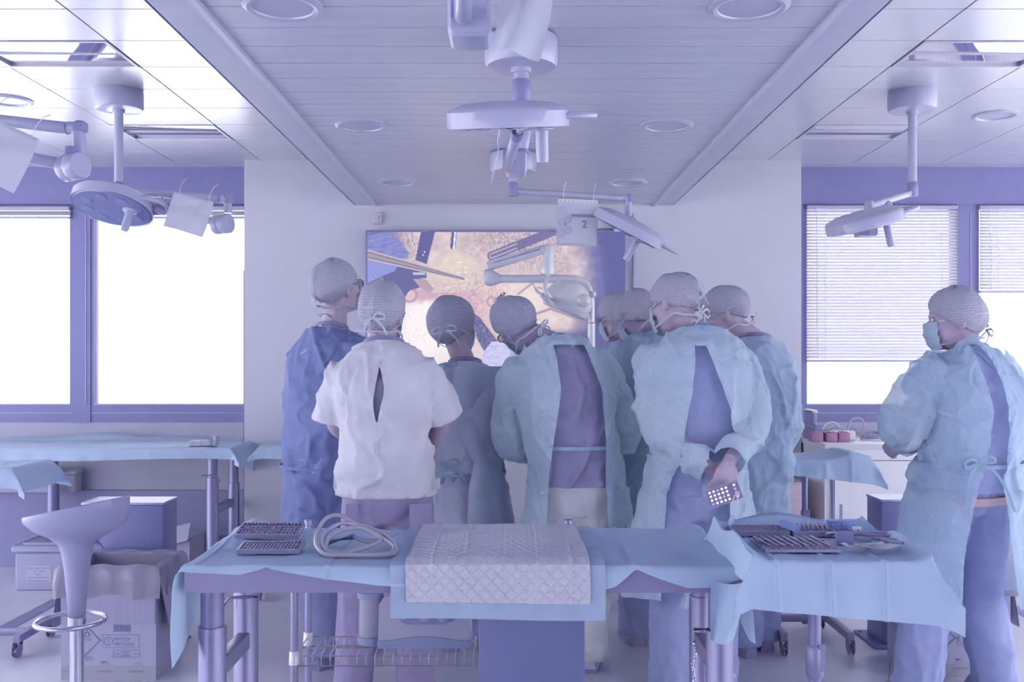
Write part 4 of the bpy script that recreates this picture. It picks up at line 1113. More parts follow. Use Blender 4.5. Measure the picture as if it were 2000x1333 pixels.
hc = P(1230, 446, 4.72); lamp_head(hc, (0.52, -0.17, 1), (1, 0.0, -0.5), t, 0.185, 0.115, hside=0.055)
cs = P(1127, 436, 4.74); sax = (1, 0, -0.035); sup = (0.03, 0, 1)
ts, n_ = sign_pocket(cs, sax, sup, 0.198, 0.225, 'clear pocket with the printed sign WORKSTATION 2', bend=0.0)
B().obox(cs+n_*0.0022, Vector(sax).normalized()*0.095, n_*0.0004, Vector(sup).normalized()*0.098).obj('paper', mat('sign_paper', (196,198,222), 0.6, var=0.02), ts)
fr_ = cs+n_*0.0034; ax_, up_ = Vector(sax).normalized(), Vector(sup).normalized()
letter('WORKSTATION', 0.019, fr_+ax_*0.034+up_*0.030, sax, sup, M_print, ts, 'CENTER', 0.0009, 0.9)
letter('2', 0.050, fr_+ax_*0.036-up_*0.022, sax, sup, M_print, ts, 'CENTER', 0.001)
letter('I  E  L  E', 0.008, fr_+ax_*0.062-up_*0.082, sax, sup, M_print, ts, 'CENTER')
letter('workstation', 0.0045, fr_+ax_*0.062-up_*0.091, sax, sup, M_printl, ts, 'CENTER')
for (dx, dy, r) in ((-0.070, 0.058, 0.022), (-0.045, 0.018, 0.020), (-0.074, 0.000, 0.022), (-0.074, -0.052, 0.024), (-0.044, -0.036, 0.022)):
    b = B()
    for rr in (r, r*0.72, r*0.4): b.tube([fr_+ax_*(dx+rr*math.cos(a)*0.86)+up_*(dy+rr*math.sin(a)) for a in [2*PI*k/24 for k in range(24)]], 0.0007, 4, closed=True)
    b.obj('printed_circle', M_printl, ts)
B().lathe(fr_+ax_*-0.056-up_*0.008, [(0.005, 0), (0.005, 0.0006)], n_, 14).obj('printed_dot', M_print, ts)
# --- right lamp
x0, y0 = P(1782, 0, 4.75).x, 4.75
t = thing('surgical_lamp', 'surgical lamp on a long ceiling tube in front of the lowered blind', 'surgical lamp', (x0, y0, ZS), 'ceiling mounted surgical lamps')
zc = P(0, 366, 4.75).z; mount(t, x0, y0, ZS, zc)
a0 = Vector((x0, y0, zc-0.025)); e1 = P(1698, 402, 4.6)
arm_tube(a0, e1, 0.0165, t, 'upper_arm')
B().lathe(e1+Vector((0, 0, 0.01)), [(0.016, 0.012), (0.022, 0.0), (0.022, -0.035), (0.016, -0.045)], n=18).obj('elbow', M_lampw, t, True)
kb = P(1693, 448, 4.55); b = B(); b.rbox((kb.x-0.045, kb.y-0.03, kb.z-0.034), (kb.x+0.045, kb.y+0.05, kb.z+0.03), 0.012, 3, axis=1); b.obj('knuckle', M_lampw, t, True)
B().box((kb.x-0.046, kb.y-0.034, kb.z-0.03), (kb.x+0.0, kb.y-0.02, kb.z+0.03)).obj('knuckle_recess', M_lampd, t)
arm_tube(P(1684, 446, 4.52), P(1706, 432, 4.40), 0.015, t, 'spring_arm')
hc = P(1688, 432, 4.45); lamp_head(hc, (-0.27, -0.15, 1), (1, 0.0, 0.27), t, 0.172, 0.115, hside=0.10)
B().ell(P(1735, 405, 4.5), (0.02, 0.02, 0.03), None, 12, 8).obj('head_joint', M_lampw, t, True)
# ================================================================== dental light behind the group
Yd = 6.05
t = thing('dental_light', 'glossy white examination light on a folding arm before the screen', 'examination light', (P(1155, 0, Yd).x, Yd, 0))
M_gloss = mat('glossy_white_plastic', (226,226,236), 0.15, var=0.02, spec=0.7, coat=0.6)
M_glossd = mat('light_grey_plastic', (196,199,222), 0.25, var=0.02, spec=0.6)
px = P(1155, 0, Yd).x
B().lathe((px, Yd, 0), [(0.10, 0), (0.10, 0.02), (0.03, 0.05), (0.024, 0.1), (0.024, P(0, 632, Yd).z)], n=24).obj('stand_pole', M_gloss, t, True)
el = P(958, 545, Yd)
B().tube(catmull([(px, Yd, P(0, 634, Yd).z), (px, Yd, P(0, 600, Yd).z), (px-0.006, Yd, P(0, 572, Yd).z), (px-0.04, Yd, P(0, 552, Yd).z), (px-0.1, Yd, P(0, 545, Yd).z)], 6), 0.021, 16).obj('pole_bend', M_gloss, t, True)
B().lathe(el+Vector((0.05, 0, 0)), [(0.018, 0.0), (0.025, 0.01), (0.025, 0.40), (0.02, px-0.1-el.x-0.04)], (1, 0, 0), 20).obj('lower_arm', M_glossd, t, True)
eb = B(); eb.loft([sring(el+Vector((x_, 0, z_)), Vector((0, 1, 0)), Vector((0, 0, 1)), ry, rz, 20) for (x_, z_, ry, rz) in ((-0.045, 0.012, 0.018, 0.03), (-0.035, 0.010, 0.028, 0.048), (0.0, 0.008, 0.032, 0.056), (0.035, 0.003, 0.028, 0.040), (0.06, 0.0, 0.026, 0.028))]); eb.obj('elbow_housing', M_glossd, t, True)
ua, ub = P(952, 520, Yd-0.05), P(1068, 486, Yd-0.05); dd = (ub-ua).normalized(); nn = Vector((-dd.z, 0, dd.x))
B().loft([sring(ua+dd*s_, Vector((0, 1, 0)), nn, 0.026, h_, 20, 3.0) for (s_, h_) in ((0, 0.022), (0.02, 0.032), ((ub-ua).length*0.9, 0.027), ((ub-ua).length, 0.025))]).obj('spring_arm', M_glossd, t, True)
B().obox((ua+ub)/2+Vector((0, -0.027, 0))+nn*0.006, dd*0.15, (0, 0.0015, 0), nn*0.0035).obj('arm_trim', M_chrome, t)
B().lathe(P(1072, 482, Yd-0.05), [(0.020, 0.018), (0.032, 0.0), (0.034, -0.05), (0.034, -0.075), (0.040, -0.10), (0.048, -0.155), (0.044, -0.17), (0.02, -0.18)], (0.06, 0, 1), 26).obj('upper_knuckle', M_gloss, t, True)
hd = P(1112, 582, Yd-0.12); Rh = Matrix.Rotation(math.radians(22), 3, 'Y')
def hl(p): return hd+Rh @ Vector(p)
b = B()
b.loft([[hl((x_*math.cos(a)*kx+0.0, -0.0+math.sin(a)*0.085*ky, z_)) for a in [2*PI*i/36 for i in range(36)] for x_ in (1,)] for (z_, kx, ky) in ((-0.055, 0.135, 0.9), (-0.03, 0.150, 1.0), (0.0, 0.148, 1.05), (0.04, 0.128, 1.0), (0.075, 0.095, 0.85), (0.098, 0.055, 0.55), (0.106, 0.01, 0.1))])
b.obj('lamp_hood', M_gloss, t, True)
B().loft([[hl((math.cos(a)*kx, math.sin(a)*0.088*ky, z_)) for a in [2*PI*i/36 for i in range(36)]] for (z_, kx, ky) in ((-0.095, 0.120, 0.85), (-0.085, 0.142, 1.0), (-0.052, 0.150, 1.02), (-0.05, 0.14, 0.95))]).obj('front_shield', M_glossd, t, True)
B().ell(hl((0.085, -0.072, 0.012)), (0.045, 0.03, 0.04), Rh, 18, 12).obj('switch_dome', M_gloss, t, True)
yk = [P(1072, 540, Yd-0.12), P(1064, 556, Yd-0.2), P(1068, 580, Yd-0.22), P(1082, 596, Yd-0.22)]
B().tube(catmull(yk, 6), [0.012]*8+[0.014]*6+[0.012]*5, 12).obj('yoke', M_gloss, t, True)
B().lathe(P(1068, 582, Yd-0.24), [(0.016, 0), (0.016, 0.03)], (0, 1, 0), 18).obj('yoke_pivot', M_glossd, t, True)
B().tube(catmull([P(1040, 552, Yd-0.2), P(1048, 568, Yd-0.21), P(1060, 578, Yd-0.22), P(1072, 590, Yd-0.2)], 6), [0.004]*5+[0.009]*6+[0.015]*8, 12).obj('grip_handle', M_glossd, t, True)
B().ell(P(1158, 575, Yd-0.05), (0.020, 0.02, 0.022), None, 12, 8).obj('pole_cap', M_cord, t, True)
# ---- small things on the pier wall
a = P(737, 428, D)
t = thing('motion_sensor', 'small white motion sensor on the wall above the screen corner', 'sensor', (a.x, D, a.z-0.04))
B().rbox((a.x-0.030, D-0.035, a.z-0.036), (a.x+0.030, D-0.001, a.z+0.036), 0.008, 3, axis=1).obj('housing', M_wall, t, True)
B().loft([[Vector((a.x+x_, D-y_, a.z+z_)) for (x_, y_) in ((-0.02, 0.034), (-0.012, 0.046), (0.012, 0.046), (0.02, 0.034))] for z_ in (-0.03, 0.018)]).obj('lens', mat('sensor_lens', (176,176,204), 0.3, var=0), t)
a, c = P(1168, 418, D), P(1235, 462, D)
t = thing('cable_box', 'pale wall junction boxes behind the tilted lamp head', 'junction box', ((a.x+c.x)/2, D, c.z))
B().rbox((a.x-0.02, D-0.03, P(0, 448, D).z), (P(1222, 0, D).x, D-0.001, P(0, 414, D).z), 0.005, 2, axis=1).obj('housing', M_wall, t, True)
B().box((a.x, D-0.032, P(0, 432, D).z), (P(1200, 0, D).x, D-0.029, P(0, 424, D).z)).obj('opening', M_dark, t)
B().rbox((P(1197, 0, D).x, D-0.09, P(0, 456, D).z), (P(1224, 0, D).x, D-0.03, P(0, 437, D).z), 0.004, 2, axis=1).obj('bracket', M_wall, t, True)
B().tube([P(1236, 418, D-0.012), P(1237, 480, D-0.012), P(1236, 560, D-0.012), P(1238, 640, D-0.012)], 0.0055, 8).obj('power_cable', M_frame, None, True, 'dark cable running down the wall at the right edge of the screen', 'cable')
# ================================================================== draped tables, trolleys, stool, boxes
M_drape = cloth_mat('blue_drape', (172,200,238), transl=0.12, bump=0.08, bscale=120, var=0.05, vscale=3)
M_draped = cloth_mat('blue_drape_far', (172,198,236), transl=0.12, bump=0.08, bscale=120, var=0.05, vscale=3)
M_stl = mat('table_steel', (108,104,146), 0.4, 0.3)
M_stlb = mat('leg_steel', (100,98,142), 0.35, 0.35, var=0)
def drape(name, parent, m, x0, x1, y0, y1, z, hf, hb, hl_, hr, nx=60, ny=26, nh=14, amp=0.006, seed=0.0, lift=None, out=0.02, creases=(0.16, 0.47, 0.78)):
    """sheet over a rectangular top that hangs down its four sides; the h* are hang lengths as functions of 0..1 along the edge"""
    cols = [('l', 1-i/nh) for i in range(nh)]+[('t', i/nx) for i in range(nx+1)]+[('r', (i+1)/nh) for i in range(nh)]
    rows = [('f', 1-i/nh) for i in range(nh)]+[('t', i/ny) for i in range(ny+1)]+[('b', (i+1)/nh) for i in range(nh)]
    pts = []
    for (rk, rv) in rows:
        line = []
        v = 0.0 if rk == 'f' else 1.0 if rk == 'b' else rv
        for (ck, cv) in cols:
            u = 0.0 if ck == 'l' else 1.0 if ck == 'r' else cv
            dx = (hl_(v)*cv if ck == 'l' else hr(v)*cv if ck == 'r' else 0); dy = (hf(u)*rv if rk == 'f' else hb(u)*rv if rk == 'b' else 0)
            mn = min(dx, dy); drop = dx+dy-0.75*mn
            x = x0+(x1-x0)*u; y = y0+(y1-y0)*v
            sx = -1 if ck == 'l' else 1 if ck == 'r' else 0; sy = -1 if rk == 'f' else 1 if rk == 'b' else 0
            cr = min(1, mn/0.04)
            x += sx*(out*(1-math.exp(-dx/0.02))*(1 if dx else 0)+0.55*mn*cr); y += sy*(out*(1-math.exp(-dy/0.02))*(1 if dy else 0)+0.25*mn*cr)
            line.append((x, y, z-drop, drop, u, v))
        pts.append(line)
    A = np.array(pts); co = A[..., :3].reshape(-1, 3); dr = A[..., 3].ravel()
    n1 = wrinkle(co+seed, (5, 5, 5)); n2 = gnoise(co*np.array([9, 9, 3])+seed*3)
    if lift is not None: co[:, 2] += np.array([lift((p[0], p[1], z+0.01)) for p in co])*np.exp(-dr/0.03)
    co[:, 2] += amp*np.clip(n1, -0.2, 1)*np.where(dr < 0.005, 1, 0.2)
    co[:, 1] -= np.where(dr > 0.004, np.minimum(1, dr/0.08)*(0.016*n2+0.012*n1), 0)
    for uc in creases: co[:, 1] -= np.where(dr > 0.004, 0.008*np.exp(-((co[:, 0]-(x0+(x1-x0)*uc))/0.005)**2)*np.minimum(1, dr/0.02), 0); co[:, 2] += np.where(dr <= 0.004, 0.004*np.exp(-((co[:, 0]-(x0+(x1-x0)*uc))/0.005)**2), 0)
    co[:, 0] += np.where(dr > 0.004, np.minimum(1, dr/0.08)*0.012*gnoise(co*np.array([7, 7, 4])+9+seed), 0)
    R_, C_ = len(rows), len(cols); idx = (np.arange(R_-1)[:, None]*C_+np.arange(C_-1)[None, :]).ravel()
    q = np.stack([idx, idx+1, idx+C_+1, idx+C_], 1)
    if parent is None: return co, q
    return skin_mesh(name, co, q, m, parent)
def telescopic_leg(t, x, y, ztop, zs, r=0.031, r2=0.037):
    l = B().lathe((x, y, 0), [(r, zs-0.1), (r, ztop)], n=22).obj('leg', M_stlb, t, True)
    B().lathe((x, y, 0), [(r2*1.1, 0.0), (r2*1.1, 0.015), (r2, 0.02), (r2, zs-0.004), (r2*0.97, zs), (r*1.01, zs)], n=22).obj('leg_sleeve', M_stlb, t, True)
def chain(t, a, b_, n=16, name='chain'):
    a = Vector(a); b_ = Vector(b_); b = B()
    for k in range(n):
        p = a.lerp(b_, (k+0.5)/n)+Vector((0.004*math.sin(k*0.9), 0, 0)); d = (b_-a)/n*0.62; s_ = Vector((0.0035, 0, 0)) if k % 2 else Vector((0, 0.0035, 0))
        b.tube([p+d*math.cos(a_)+s_*math.sin(a_) for a_ in [2*PI*i/8 for i in range(8)]], 0.0011, 4, closed=True)
    b.obj(name, M_chrome, t, True)
# ---------------------------------------------------------------- front table
TZ = 0.88; tx0, tx1, ty0, ty1 = -0.853, 0.591, 2.54, 3.05
t = thing('steel_table', 'stainless steel table with round telescopic legs in the foreground', 'table', ((tx0+tx1)/2, (ty0+ty1)/2, 0))
b = B(); b.box((tx0, ty0, TZ-0.066), (tx1, ty0+0.03, TZ-0.004)).box((tx0, ty1-0.03, TZ-0.066), (tx1, ty1, TZ-0.004)).box((tx0, ty0+0.03, TZ-0.066), (tx0+0.03, ty1-0.03, TZ-0.004)).box((tx1-0.03, ty0+0.03, TZ-0.066), (tx1, ty1-0.03, TZ-0.004))
b.obj('apron', M_stl, t); B().box((tx0, ty0, TZ-0.004), (tx1, ty1, TZ)).obj('table_top', M_stl, t)
for (x, y, zs) in ((-0.807, 2.63, 0.703), (-0.812, 2.98, 0.722), (0.564, 2.63, 0.693), (0.583, 2.98, 0.70)): telescopic_leg(t, x, y, TZ-0.06, zs)
for x in (-0.81, 0.573): B().rbox((x-0.018, 2.64, 0.545), (x+0.018, 2.97, 0.595), 0.004, 2, axis=1).obj('cross_brace', M_stl, t, True)
B().rbox((-0.80, 2.965, 0.30), (0.58, 2.995, 0.335), 0.004, 2, axis=0).obj('stretcher', M_stl, t, True)
pl_ = P(478, 1162, 2.98)
B().tube(catmull([pl_+Vector((0.05, -0.03, 0)), pl_+Vector((-0.02, -0.04, 0)), pl_+Vector((-0.04, -0.04, -0.004)), pl_+Vector((-0.062, -0.04, -0.04))], 4), 0.0045, 8).obj('locking_pin', M_stlb, t, True)
chain(t, pl_+Vector((-0.062, -0.04, -0.04)), P(441, 1272, 2.9), 18)
pl_ = P(1385, 1222, 2.66); B().cyl(pl_+Vector((-0.05, -0.04, 0.0)), pl_+Vector((0.03, -0.04, 0)), 0.0045, n=8).obj('locking_pin', M_stlb, t, True)
chain(t, P(1358, 1262, 2.92), P(1352, 1340, 2.92), 12)
B().tube([P(1362, 1256, 2.92)+Vector((0.014*math.cos(a), 0.006*math.sin(a), 0.004*math.sin(a))) for a in [2*PI*k/14 for k in range(14)]], 0.0022, 5, closed=True).obj('chain_ring', M_chrome, t, True)
chain(t, P(1427, 1262, 2.7), P(1430, 1325, 2.7), 10)
# blue drape over it
def hf(u):
    x = tx0+(tx1-tx0)*u; px_ = HX+x*FPX/2.52
    return np.interp(px_, [350, 470, 520, 640, 735, 900, 1158, 1200, 1240, 1290, 1340, 1400, 1445], [0.012, 0.020, 0.004, 0.030, 0.045, 0.055, 0.062, 0.050, 0.006, 0.030, 0.052, 0.050, 0.03])
def hr_(v): return 0.185-0.05*v
def hll(v): return 0.26-0.22*v
def lift_front(p):
    r = 0
    r += 0.030*math.exp(-((p[0]-tx0-0.06)/0.05)**2)*smoothstep(ty0+0.16, ty0+0.40, p[1])        # rolled left end
    r += 0.014*math.exp(-((p[1]-ty1+0.03)/0.03)**2)*(0.6+0.4*math.sin(p[0]*7))
    r += 0.020*math.exp(-((p[0]-tx1+0.03)/0.05)**2)*smoothstep(ty0+0.3, ty1, p[1])
    return r
dro = thing('table_drape', 'light blue paper drape covering the foreground steel table', 'drape', ((tx0+tx1)/2, (ty0+ty1)/2, TZ))
drape('sheet', dro, M_drape, tx0-0.004, tx1+0.004, ty0-0.004, ty1+0.01, TZ+0.004, hf, lambda u: 0.05, hll, hr_, 200, 30, 16, 0.007, 0.0, lift_front, 0.02, (0.02, 0.26, 0.62, 0.81))
# hanging corner at the right front of the table
def corner(u, v):
    p = P(1388+78*u-34*v*u, 1132+118*v+10*math.sin(u*3), 2.495+0.035*math.sin(u*5.5+v)*(0.3+v))
    return p
B().grid(corner, 14, 18).obj('hanging_corner', M_drape, dro, True)
def fold(u, v):
    a = P(1402, 1062, 2.80).lerp(P(1425, 1012, 2.84), v); return a+Vector((0.028*u*(1-0.3*v), -0.02*math.sin(PI*u), 0.012*math.sin(PI*u)+0.01*u))
B().grid(fold, 8, 10).obj('turned_up_fold', M_drape, dro, True)
# absorbent quilted pad
M_quilt = cloth_mat('quilted_pad', (198,198,218), transl=0.05, bump=0.25, bscale=200, var=0.03)
M_padblue = cloth_mat('pad_backing', (158,180,216), transl=0.2, bump=0.12, bscale=60, var=0.05, vscale=12)
pd = thing('absorbent_pad', 'white quilted absorbent pad with blue plastic edges hanging over the table', 'pad', (P(945, 0, 2.6).x, 2.75, TZ+0.02))
LTOP, LH = 0.50, 0.142
def pad_pt(a, s_, h=0.0):
    """a across (m), s_ along from the back edge over the top and down (m)"""
    bx = 0.07*math.exp(-((a-0.02)/0.16)**2) if False else 0
    if s_ <= LTOP:
        y = ty1+0.0-s_*(ty1-ty0+0.012)/LTOP; v = s_/LTOP
        bump_ = 0.036*math.exp(-((a+0.01)/0.13)**2-((v-0.55)/0.28)**2)+0.006*math.sin(a*17)*math.sin(v*6)
        xs = -0.005+(a)*(1.0-0.0*v); p = Vector((xs-0.03, y, TZ+0.020+bump_+h))
    else:
        d = s_-LTOP
        p = Vector((-0.035+a*1.0+0.002*math.sin(d*20), ty0-0.026-0.006*math.sin(a*11)*d/LH-h, TZ+0.016-d-0.010*(a+0.28)*(d/LH)))
    return p
AW = 0.278
def padfn(u, v):
    return pad_pt((u-0.5)*2*AW, 0.0+v*(LTOP+LH))
B().grid(padfn, 60, 70).obj('backing', M_padblue, pd, True)
def quilt(u, v):
    a = (u-0.5)*2*(AW-0.040); s_ = 0.004+v*(LTOP+0.095)
    q1 = abs(((a+s_)/0.034) % 1-0.5)*2; q2 = abs(((a-s_)/0.034) % 1-0.5)*2
    h = 0.0036*min(1, q1*4)*min(1, q2*4)+0.003
    for cx in (-0.17, -0.085, 0.015, 0.10, 0.19): h += 0.002*math.exp(-((a-cx)/0.002)**2)
    return pad_pt(a, s_, h+0.0008)
B().grid(quilt, 170, 200).obj('quilted_layer', M_quilt, pd, True)
# perforated instrument racks
M_rack = mat('rack_metal', (132,128,166), 0.3, 0.5)
M_rackd = mat('rack_shadow', (128,124,166), 0.5, var=0.03)  # plain tone of the rack base plates, a touch darker
def perf_rack(c, w_, d_, rot, tilt, label, group, h=0.012, nx=17, ny=5):
    t = thing('perforated_rack', label, 'instrument rack', c, group)
    R = Matrix.Rotation(rot, 3, 'Z') @ Matrix.Rotation(tilt, 3, 'X'); ax, ay, az = R @ Vector((1, 0, 0)), R @ Vector((0, 1, 0)), R @ Vector((0, 0, 1)); c = Vector(c)
    B().obox(c+az*0.003, ax*w_/2, ay*d_/2, az*0.003).obj('base_plate', M_rackd, t)
    b = B()
    for s in (-1, 1): b.obox(c+ay*s*d_/2+az*h/2, ax*w_/2, ay*0.002, az*h/2); b.obox(c+ax*s*w_/2+az*h/2, ax*0.002, ay*d_/2, az*h/2)
    b.obj('rim', M_rack, t)
    b = B()
    for i in range(nx):
        for j in range(ny):
            p = c+ax*(-0.47+0.94*i/(nx-1))*w_+ay*(-0.42+0.84*j/(ny-1))*d_
            b.lathe(p+az*0.006, [(0.0032, 0), (0.0032, h*0.5), (0.002, h*0.62)], az, 6)
    b.obj('pegs', M_rack, t)['kind'] = 'stuff'
    return t
perf_rack(P(528, 1068, 2.88)+Vector((0, 0, 0.042)), 0.185, 0.085, -0.02, 0.25, 'upper perforated steel instrument rack on the table drape', 'perforated racks on the front table')
perf_rack(P(530, 1092, 2.72)+Vector((0, 0, 0.026)), 0.17, 0.08, 0.02, 0.1, 'lower perforated steel instrument rack half under the drape', 'perforated racks on the front table')
# coil of clear tubing
M_tube = mat('clear_tubing', (186,184,210), 0.2, var=0.03, spec=0.7, transl=0.3)
def coil(px, py):
    p = P(px, py, 2.62+(1096-py)/85*0.24); p.z = max(p.z+0.006, TZ+0.016); return p
tc = thing('tubing_coil', 'coil of clear plastic tubing lying on the table drape', 'tubing', (P(697, 0, 2.8).x, 2.78, TZ))
cp = [(690, 1088), (640, 1092), (618, 1070), (622, 1040), (640, 1015), (668, 1012), (700, 1030), (740, 1052), (768, 1070), (772, 1086), (740, 1095), (690, 1094), (648, 1090), (630, 1068), (640, 1042), (668, 1027), (710, 1032), (752, 1050), (770, 1068), (760, 1088), (715, 1094), (660, 1090), (638, 1078), (642, 1056), (668, 1040), (705, 1036), (740, 1048), (742, 1062), (720, 1072), (695, 1080), (668, 1088)]
B().tube(catmull([coil(*q_) for q_ in cp], 5), 0.0065, 8).obj('tube', M_tube, tc, True)
B().tube([P(640, 1068, 2.80)+Vector((0, 0, 0.012)), P(690, 1058, 2.80)+Vector((0, 0, 0.014))], 0.0095, 10).obj('blue_connector', mat('blue_connector', (98,104,170), 0.4, var=0), tc, True)
B().tube(catmull([P(690, 1058, 2.80)+Vector((0, 0, 0.014)), P(720, 1058, 2.78), P(760, 1048, 2.78), P(770, 1040, 2.80)], 5), 0.0068, 8).obj('tube_end', M_tube, tc, True)
# ---------------------------------------------------------------- wire trolley with suction pump under the table
M_wire = mat('chromed_wire', (222,221,236), 0.35, 0.2)
wx0, wx1, wy0, wy1 = -0.746, 0.21, 3.35, 3.58
GRV = B().lathe((0, 0, 0), [(0.0137, -0.001), (0.0137, 0.001)], n=16, cap=False).mesh('groove', mat('post_groove', (112,110,152), 0.4), True)
t = thing('wire_shelf', 'chromed wire shelf trolley standing behind the foreground table', 'shelf', ((wx0+wx1)/2, 3.46, 0))
for x in (wx0, wx1):
    for y in (wy0, wy1):
        b = B(); prof = [(0.0145, 0.0), (0.0145, 0.79)]
        for k in range(28): z = 0.04+k*0.028; prof += []
        b.lathe((x, y, 0), [(0.0135, 0.0), (0.0135, 0.81), (0.0155, 0.812), (0.0155, 0.83), (0.010, 0.833)], n=16)
        po = b.obj('post', mat('chromed_post', (128,126,168), 0.3, 0.4), t, True)
        for k in range(28): shared('groove', GRV, (x, y, 0.03+k*0.0285), po)
for zz in (0.40, 0.10):
    for x in (wx0, wx1):
        for y in (wy0, wy1): B().lathe((x, y, zz), [(0.016, -0.03), (0.0195, -0.028), (0.0175, 0.016), (0.016, 0.018)], n=14).obj('corner_sleeve', M_wire, t, True)
    for (y, z) in ((wy0, zz), (wy0, zz-0.034), (wy1, zz), (wy1, zz-0.034), ((wy0+wy1)/2, zz-0.006)): B().cyl((wx0, y, z), (wx1, y, z), 0.003, n=8).obj('rail', M_wire, t, True)
    for x in (wx0, wx1):
        for z in (zz, zz-0.034): B().cyl((x, wy0, z), (x, wy1, z), 0.003, n=8).obj('end_rail', M_wire, t, True)
    cw = B().tube([(0, -0.115, -0.034), (0, -0.1165, 0.0), (0, -0.113, 0.004), (0, 0.113, 0.004), (0, 0.1165, 0.0), (0, 0.115, -0.034)], 0.0021, 6).mesh('wire', M_wire, True)
    for k in range(1, 31): shared('wire', cw, (wx0+(wx1-wx0)*k/31, 3.465, zz), t)
# suction pump
M_pump = mat('pump_plastic', (168,168,200), 0.35, var=0.03); M_pumpb = mat('pump_base', (120,132,176), 0.4, var=0.03)
p0 = P(738, 0, 3.40).x; p1 = P(920, 0, 3.40).x; zb = 0.408
t = thing('suction_pump', 'white suction pump with blue base and clear jar on the wire shelf', 'pump', ((p0+p1)/2, 3.46, zb))
def prof_x(s_): return p0+(p1-p0)*s_
b = B()
fr_poly = [(p0+0.002, 0.030), (p0+0.006, 0.16), (p0+0.03, 0.19), (p1-0.03, 0.19), (p1-0.008, 0.16), (p1-0.0, 0.045), (p1-0.006, 0.030)]
b.prism([(x_, 3.385, zb+z_) for (x_, z_) in fr_poly], (0, 0.14, 0)); b.obj('body', M_pump, t)
wv = [(p0, 0.008), (p0, 0.034)]+[(p0+(p1-p0)*k/14, 0.034+0.016*math.sin(PI*k/14)**2) for k in range(1, 14)]+[(p1, 0.034), (p1+0.003, 0.02), (p1-0.006, 0.008)]
B().prism([(x_, 3.379, zb+z_) for (x_, z_) in wv], (0, 0.152, 0)).obj('base', M_pumpb, t)
for x in (p0+0.03, p1-0.03): B().lathe((x, 3.40, zb-0.004), [(0.008, 0), (0.009, 0.012)], n=12).obj('foot', M_pump, t, True)
cxp = (prof_x(0.36)+prof_x(0.84))/2
B().prism([(prof_x(0.22)+0.0, 3.3795, zb+0.125), (prof_x(0.25), 3.3795, zb+0.102), (prof_x(0.32), 3.3795, zb+0.092), (prof_x(0.72), 3.3795, zb+0.092), (prof_x(0.82), 3.3795, zb+0.104), (prof_x(0.85), 3.3795, zb+0.125), (prof_x(0.8), 3.3795, zb+0.145), (prof_x(0.26), 3.3795, zb+0.145)], (0, 0.006, 0)).obj('control_panel', mat('pump_panel', (118,122,172), 0.4, var=0), t)
for (s_, r_) in ((0.50, 0.020), (0.70, 0.020), (0.28, 0.012)): B().lathe((prof_x(s_), 3.379, zb+0.122), [(r_, 0.0), (r_*0.95, 0.008), (r_*0.4, 0.010)], (0, -1, 0), 20).obj('dial', M_pump, t, True)
letter('GIMA', 0.014, (prof_x(0.36), 3.3785, zb+0.098), (1, 0, 0), (0, 0, 1), M_printl, t)
jx = P(722, 0, 3.44).x
M_jar = mat('clear_jar', (176,176,206), 0.15, var=0.05, spec=0.7, transp=0.25)
B().lathe((jx, 3.46, zb), [(0.036, 0.03), (0.042, 0.035), (0.041, 0.10), (0.040, 0.165), (0.030, 0.17)], n=26).obj('collection_jar', M_jar, t, True)
B().lathe((jx, 3.46, zb), [(0.040, 0.165), (0.046, 0.168), (0.046, 0.188), (0.030, 0.19)], n=26).obj('jar_lid', M_pumpb, t, True)
B().lathe((jx, 3.46, zb), [(0.030, 0.19), (0.032, 0.20), (0.030, 0.235), (0.022, 0.24)], n=22).obj('jar_neck', M_jar, t, True)
B().lathe((jx, 3.46, zb), [(0.044, 0.006), (0.046, 0.012), (0.046, 0.032), (0.038, 0.034)], n=26).obj('jar_base', M_pumpb, t, True)
# dark blue cabinet under the table
t = thing('pedestal_box', 'dark blue pedestal box under the hanging quilted pad', 'pedestal', (0.066, 3.18, 0))
M_ped = mat('dark_blue_laminate', (88,94,152), 0.5, var=0.03)
B().rbox((-0.103, 3.10, 0.04), (0.235, 3.30, 0.70), 0.004, 2, axis=2).obj('body', M_ped, t, True)
B().box((-0.085, 3.115, 0.0), (0.217, 3.285, 0.04)).obj('plinth', M_dark, t); B().rbox((-0.108, 3.09, 0.70), (0.24, 3.31, 0.72), 0.004, 2, axis=2).obj('lid', M_ped, t, True)
